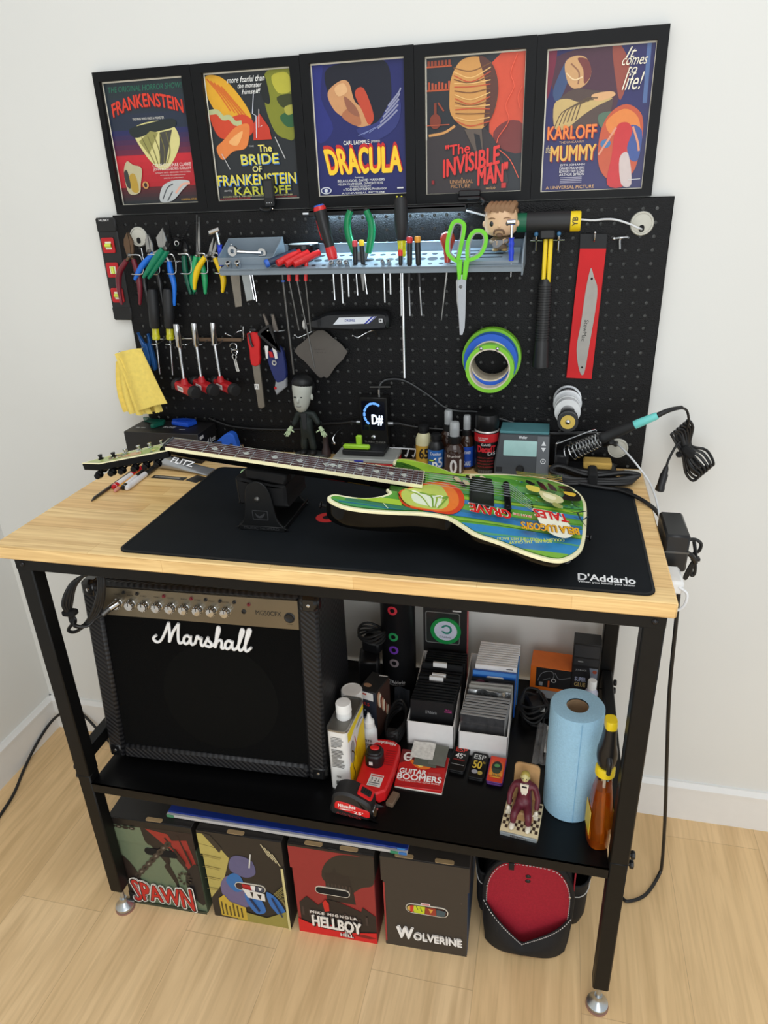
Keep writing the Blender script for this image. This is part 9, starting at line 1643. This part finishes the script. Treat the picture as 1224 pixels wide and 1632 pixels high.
cable('patch_cable', 'black cable running behind the bottles from the pedal jack', [(0.6840, 0.556, 1.1395), (0.7200, 0.565, 1.1300), (0.7600, 0.571, 1.1251), (0.8500, 0.572, 1.1220), (0.9237, 0.572, 1.1206), (1.0639, 0.572, 1.1231), (1.1500, 0.573, 1.1280), (1.1740, 0.576, 1.1040)], 0.0030, RC)
cable('patch_cable', 'black cable running left behind the figurine from the pedal jack', [(0.5710, 0.556, 1.1395), (0.5400, 0.564, 1.1330), (0.4979, 0.571, 1.1273), (0.4400, 0.572, 1.1120), (0.3810, 0.572, 1.1078), (0.3139, 0.572, 1.1072), (0.2543, 0.572, 1.1108), (0.2250, 0.572, 1.1180), (0.19, 0.574, 1.1300)], 0.0032, RC)
cable('power_cable', 'black cable crossing the mat corner and hanging to the floor at the right', [(1.0900, 0.448, HT + 0.0100), (1.1451, 0.4330, HT + 0.0075), (1.1774, 0.4247, HT + 0.0075), (1.2095, 0.3938, HT + 0.0075), (1.2340, 0.3600, HT + 0.0040), (1.2480, 0.3480, 1.0400), (1.2700, 0.3400, 1.0095), (1.2882, 0.3200, 0.9589), (1.2980, 0.3100, 0.9086), (1.3037, 0.3100, 0.8284), (1.3154, 0.3200, 0.6400), (1.3364, 0.3400, 0.4491), (1.3633, 0.3700, 0.2260), (1.3800, 0.3880, 0.0500), (1.3769, 0.3825, 0.0060), (1.3400, 0.3205, 0.0045), (1.3002, 0.2931, 0.0045), (1.2800, 0.2990, 0.0045), (1.2500, 0.36, 0.0045), (1.22, 0.44, 0.0045)], 0.0042, RC)
cable('wall_cable', 'black cable lying on the floor along the left wall', [(-0.4600, 0.12, 0.0045), (-0.4755, 0.2101, 0.0045), (-0.4932, 0.2911, 0.0045), (-0.5300, 0.385, 0.0060), (-0.5420, 0.470, 0.0300), (-0.5400, 0.545, 0.0530), (-0.5100, 0.574, 0.0760), (-0.4600, 0.576, 0.0950), (-0.4200, 0.575, 0.0700), (-0.3600, 0.560, 0.0200), (-0.3000, 0.540, 0.0045), (-0.1000, 0.50, 0.0045), (0.1, 0.48, 0.0045)], 0.0045, RC)
t, R_ = wt('instrument_cable', 'black instrument cable coiled at the left of the amplifier and plugged in', 'cable', (0.10, 0.07, 0.85))
mb = MB()
for k in range(4): o = 0.004 * k; mb.tube([(0.1290 - o, 0.085 + o, 0.9500 - o), (0.1030 - o, 0.075, 0.9250), (0.0880 - o, 0.068 - o, 0.8850), (0.0760 + o, 0.066, 0.8480), (0.0860 + o, 0.064 - o, 0.8290 + o), (0.1080 + o, 0.066, 0.8360), (0.1330 + o, 0.070 + o, 0.8700), (0.1520 + o, 0.080, 0.9180), (0.1480 + o, 0.088, 0.9480)], 0.0034, RC, 8, 6, True)
mb.tube([(0.0830, 0.064, 0.8380), (0.0680, 0.062, 0.8190), (0.0860, 0.062, 0.8180), (0.1220, 0.070, 0.8420), (0.1480, 0.080, 0.8560)], 0.0036, RC, 9, 6); mb.build('coiled_cord', t, R_)
J0, J1 = Vector((0.1380, 0.077, 0.8490)), Vector((0.1395 + 0.0, 0.125, 0.857)); JT = Vector((0.073 + 0.052, 0.088 + 0.04, SH + 0.412))
MB().cyl((0.1460, 0.079, 0.8550), (0.1570, 0.092, 0.8640), 0.0062, mat('dark_steel', (96, 95, 93)), 14).cyl((0.1570, 0.092, 0.8640), (0.1690, 0.106, 0.8700), 0.0072, CHROME, 16).build('jack_plug', t, R_); MB().box((0.0800, 0.066, 0.8620), (0.030, 0.022, 0.014), mat('velcro_black', (20, 20, 21), 0.9), b=0.004).build('velcro_tie', t, R_)
t, R_ = wt('power_adapter', 'black power adapter brick hung at the right end of the worktop', 'adapter', (1.262, 0.265, 1.02))
MB().box((1.2650, 0.265, 1.0230), (0.042, 0.105, 0.074), PLB, b=0.004).box((1.2650, 0.265, 1.026), (0.044, 0.106, 0.004), mat('dark_steel', (96, 95, 93)), b=0.0005).build('brick', t, R_)
mb = MB().tube([(1.2780, 0.235, 1.0190), (1.2931, 0.235, 1.0130), (1.3020, 0.240, 1.0020), (1.3070, 0.245, 0.9920)], 0.0048, RC, 8, 5)
mb.tube([(1.2760, 0.24, 1.0250), (1.2850, 0.245, 1.0350), (1.3000, 0.250, 1.0370), (1.3120, 0.250, 1.0290), (1.3110, 0.250, 1.0140), (1.3020, 0.250, 1.0060), (1.3080, 0.248, 0.9850), (1.3090, 0.248, 0.9670), (1.3040, 0.248, 0.9640), (1.3020, 0.249, 0.9850), (1.3060, 0.25, 1.0050), (1.3000, 0.252, 1.0320)], 0.0032, RC, 8, 5).tube([(1.3060, 0.246, 1.0020), (1.2985, 0.246, 0.9820), (1.2930, 0.246, 0.9600), (1.2960, 0.246, 0.9580), (1.3030, 0.246, 0.9820), (1.3070, 0.247, 1.0000), (1.3010, 0.252, 1.0300)], 0.0030, RC, 8, 5); mb.build('looped_cord', t, R_)
MB().box((1.3060, 0.247, 0.9990), (0.016, 0.012, 0.006), PLB, RY(0), b=0.001).build('cable_tie', t, R_)
t, R_ = wt('power_strip', 'white power strip end on the right side of the worktop below the adapter', 'power strip', (1.252, 0.17, 0.99))
MB().box((1.2560, 0.165, 0.9960), (0.030, 0.062, 0.026), mat('white_strip_plastic', (226, 226, 224), 0.4), b=0.005).box((1.2400, 0.22, 0.9960), (0.010, 0.22, 0.030), mat('white_strip_plastic', (226, 226, 224), 0.4), b=0.002).build('strip_body', t, R_)
cable('white_cable', 'short white cable looping below the power strip', [(1.2620, 0.135, 1.0000), (1.2760, 0.130, 0.9900), (1.2740, 0.128, 0.9680), (1.2620, 0.130, 0.9560), (1.2520, 0.140, 0.9650)], 0.0024, WCB)
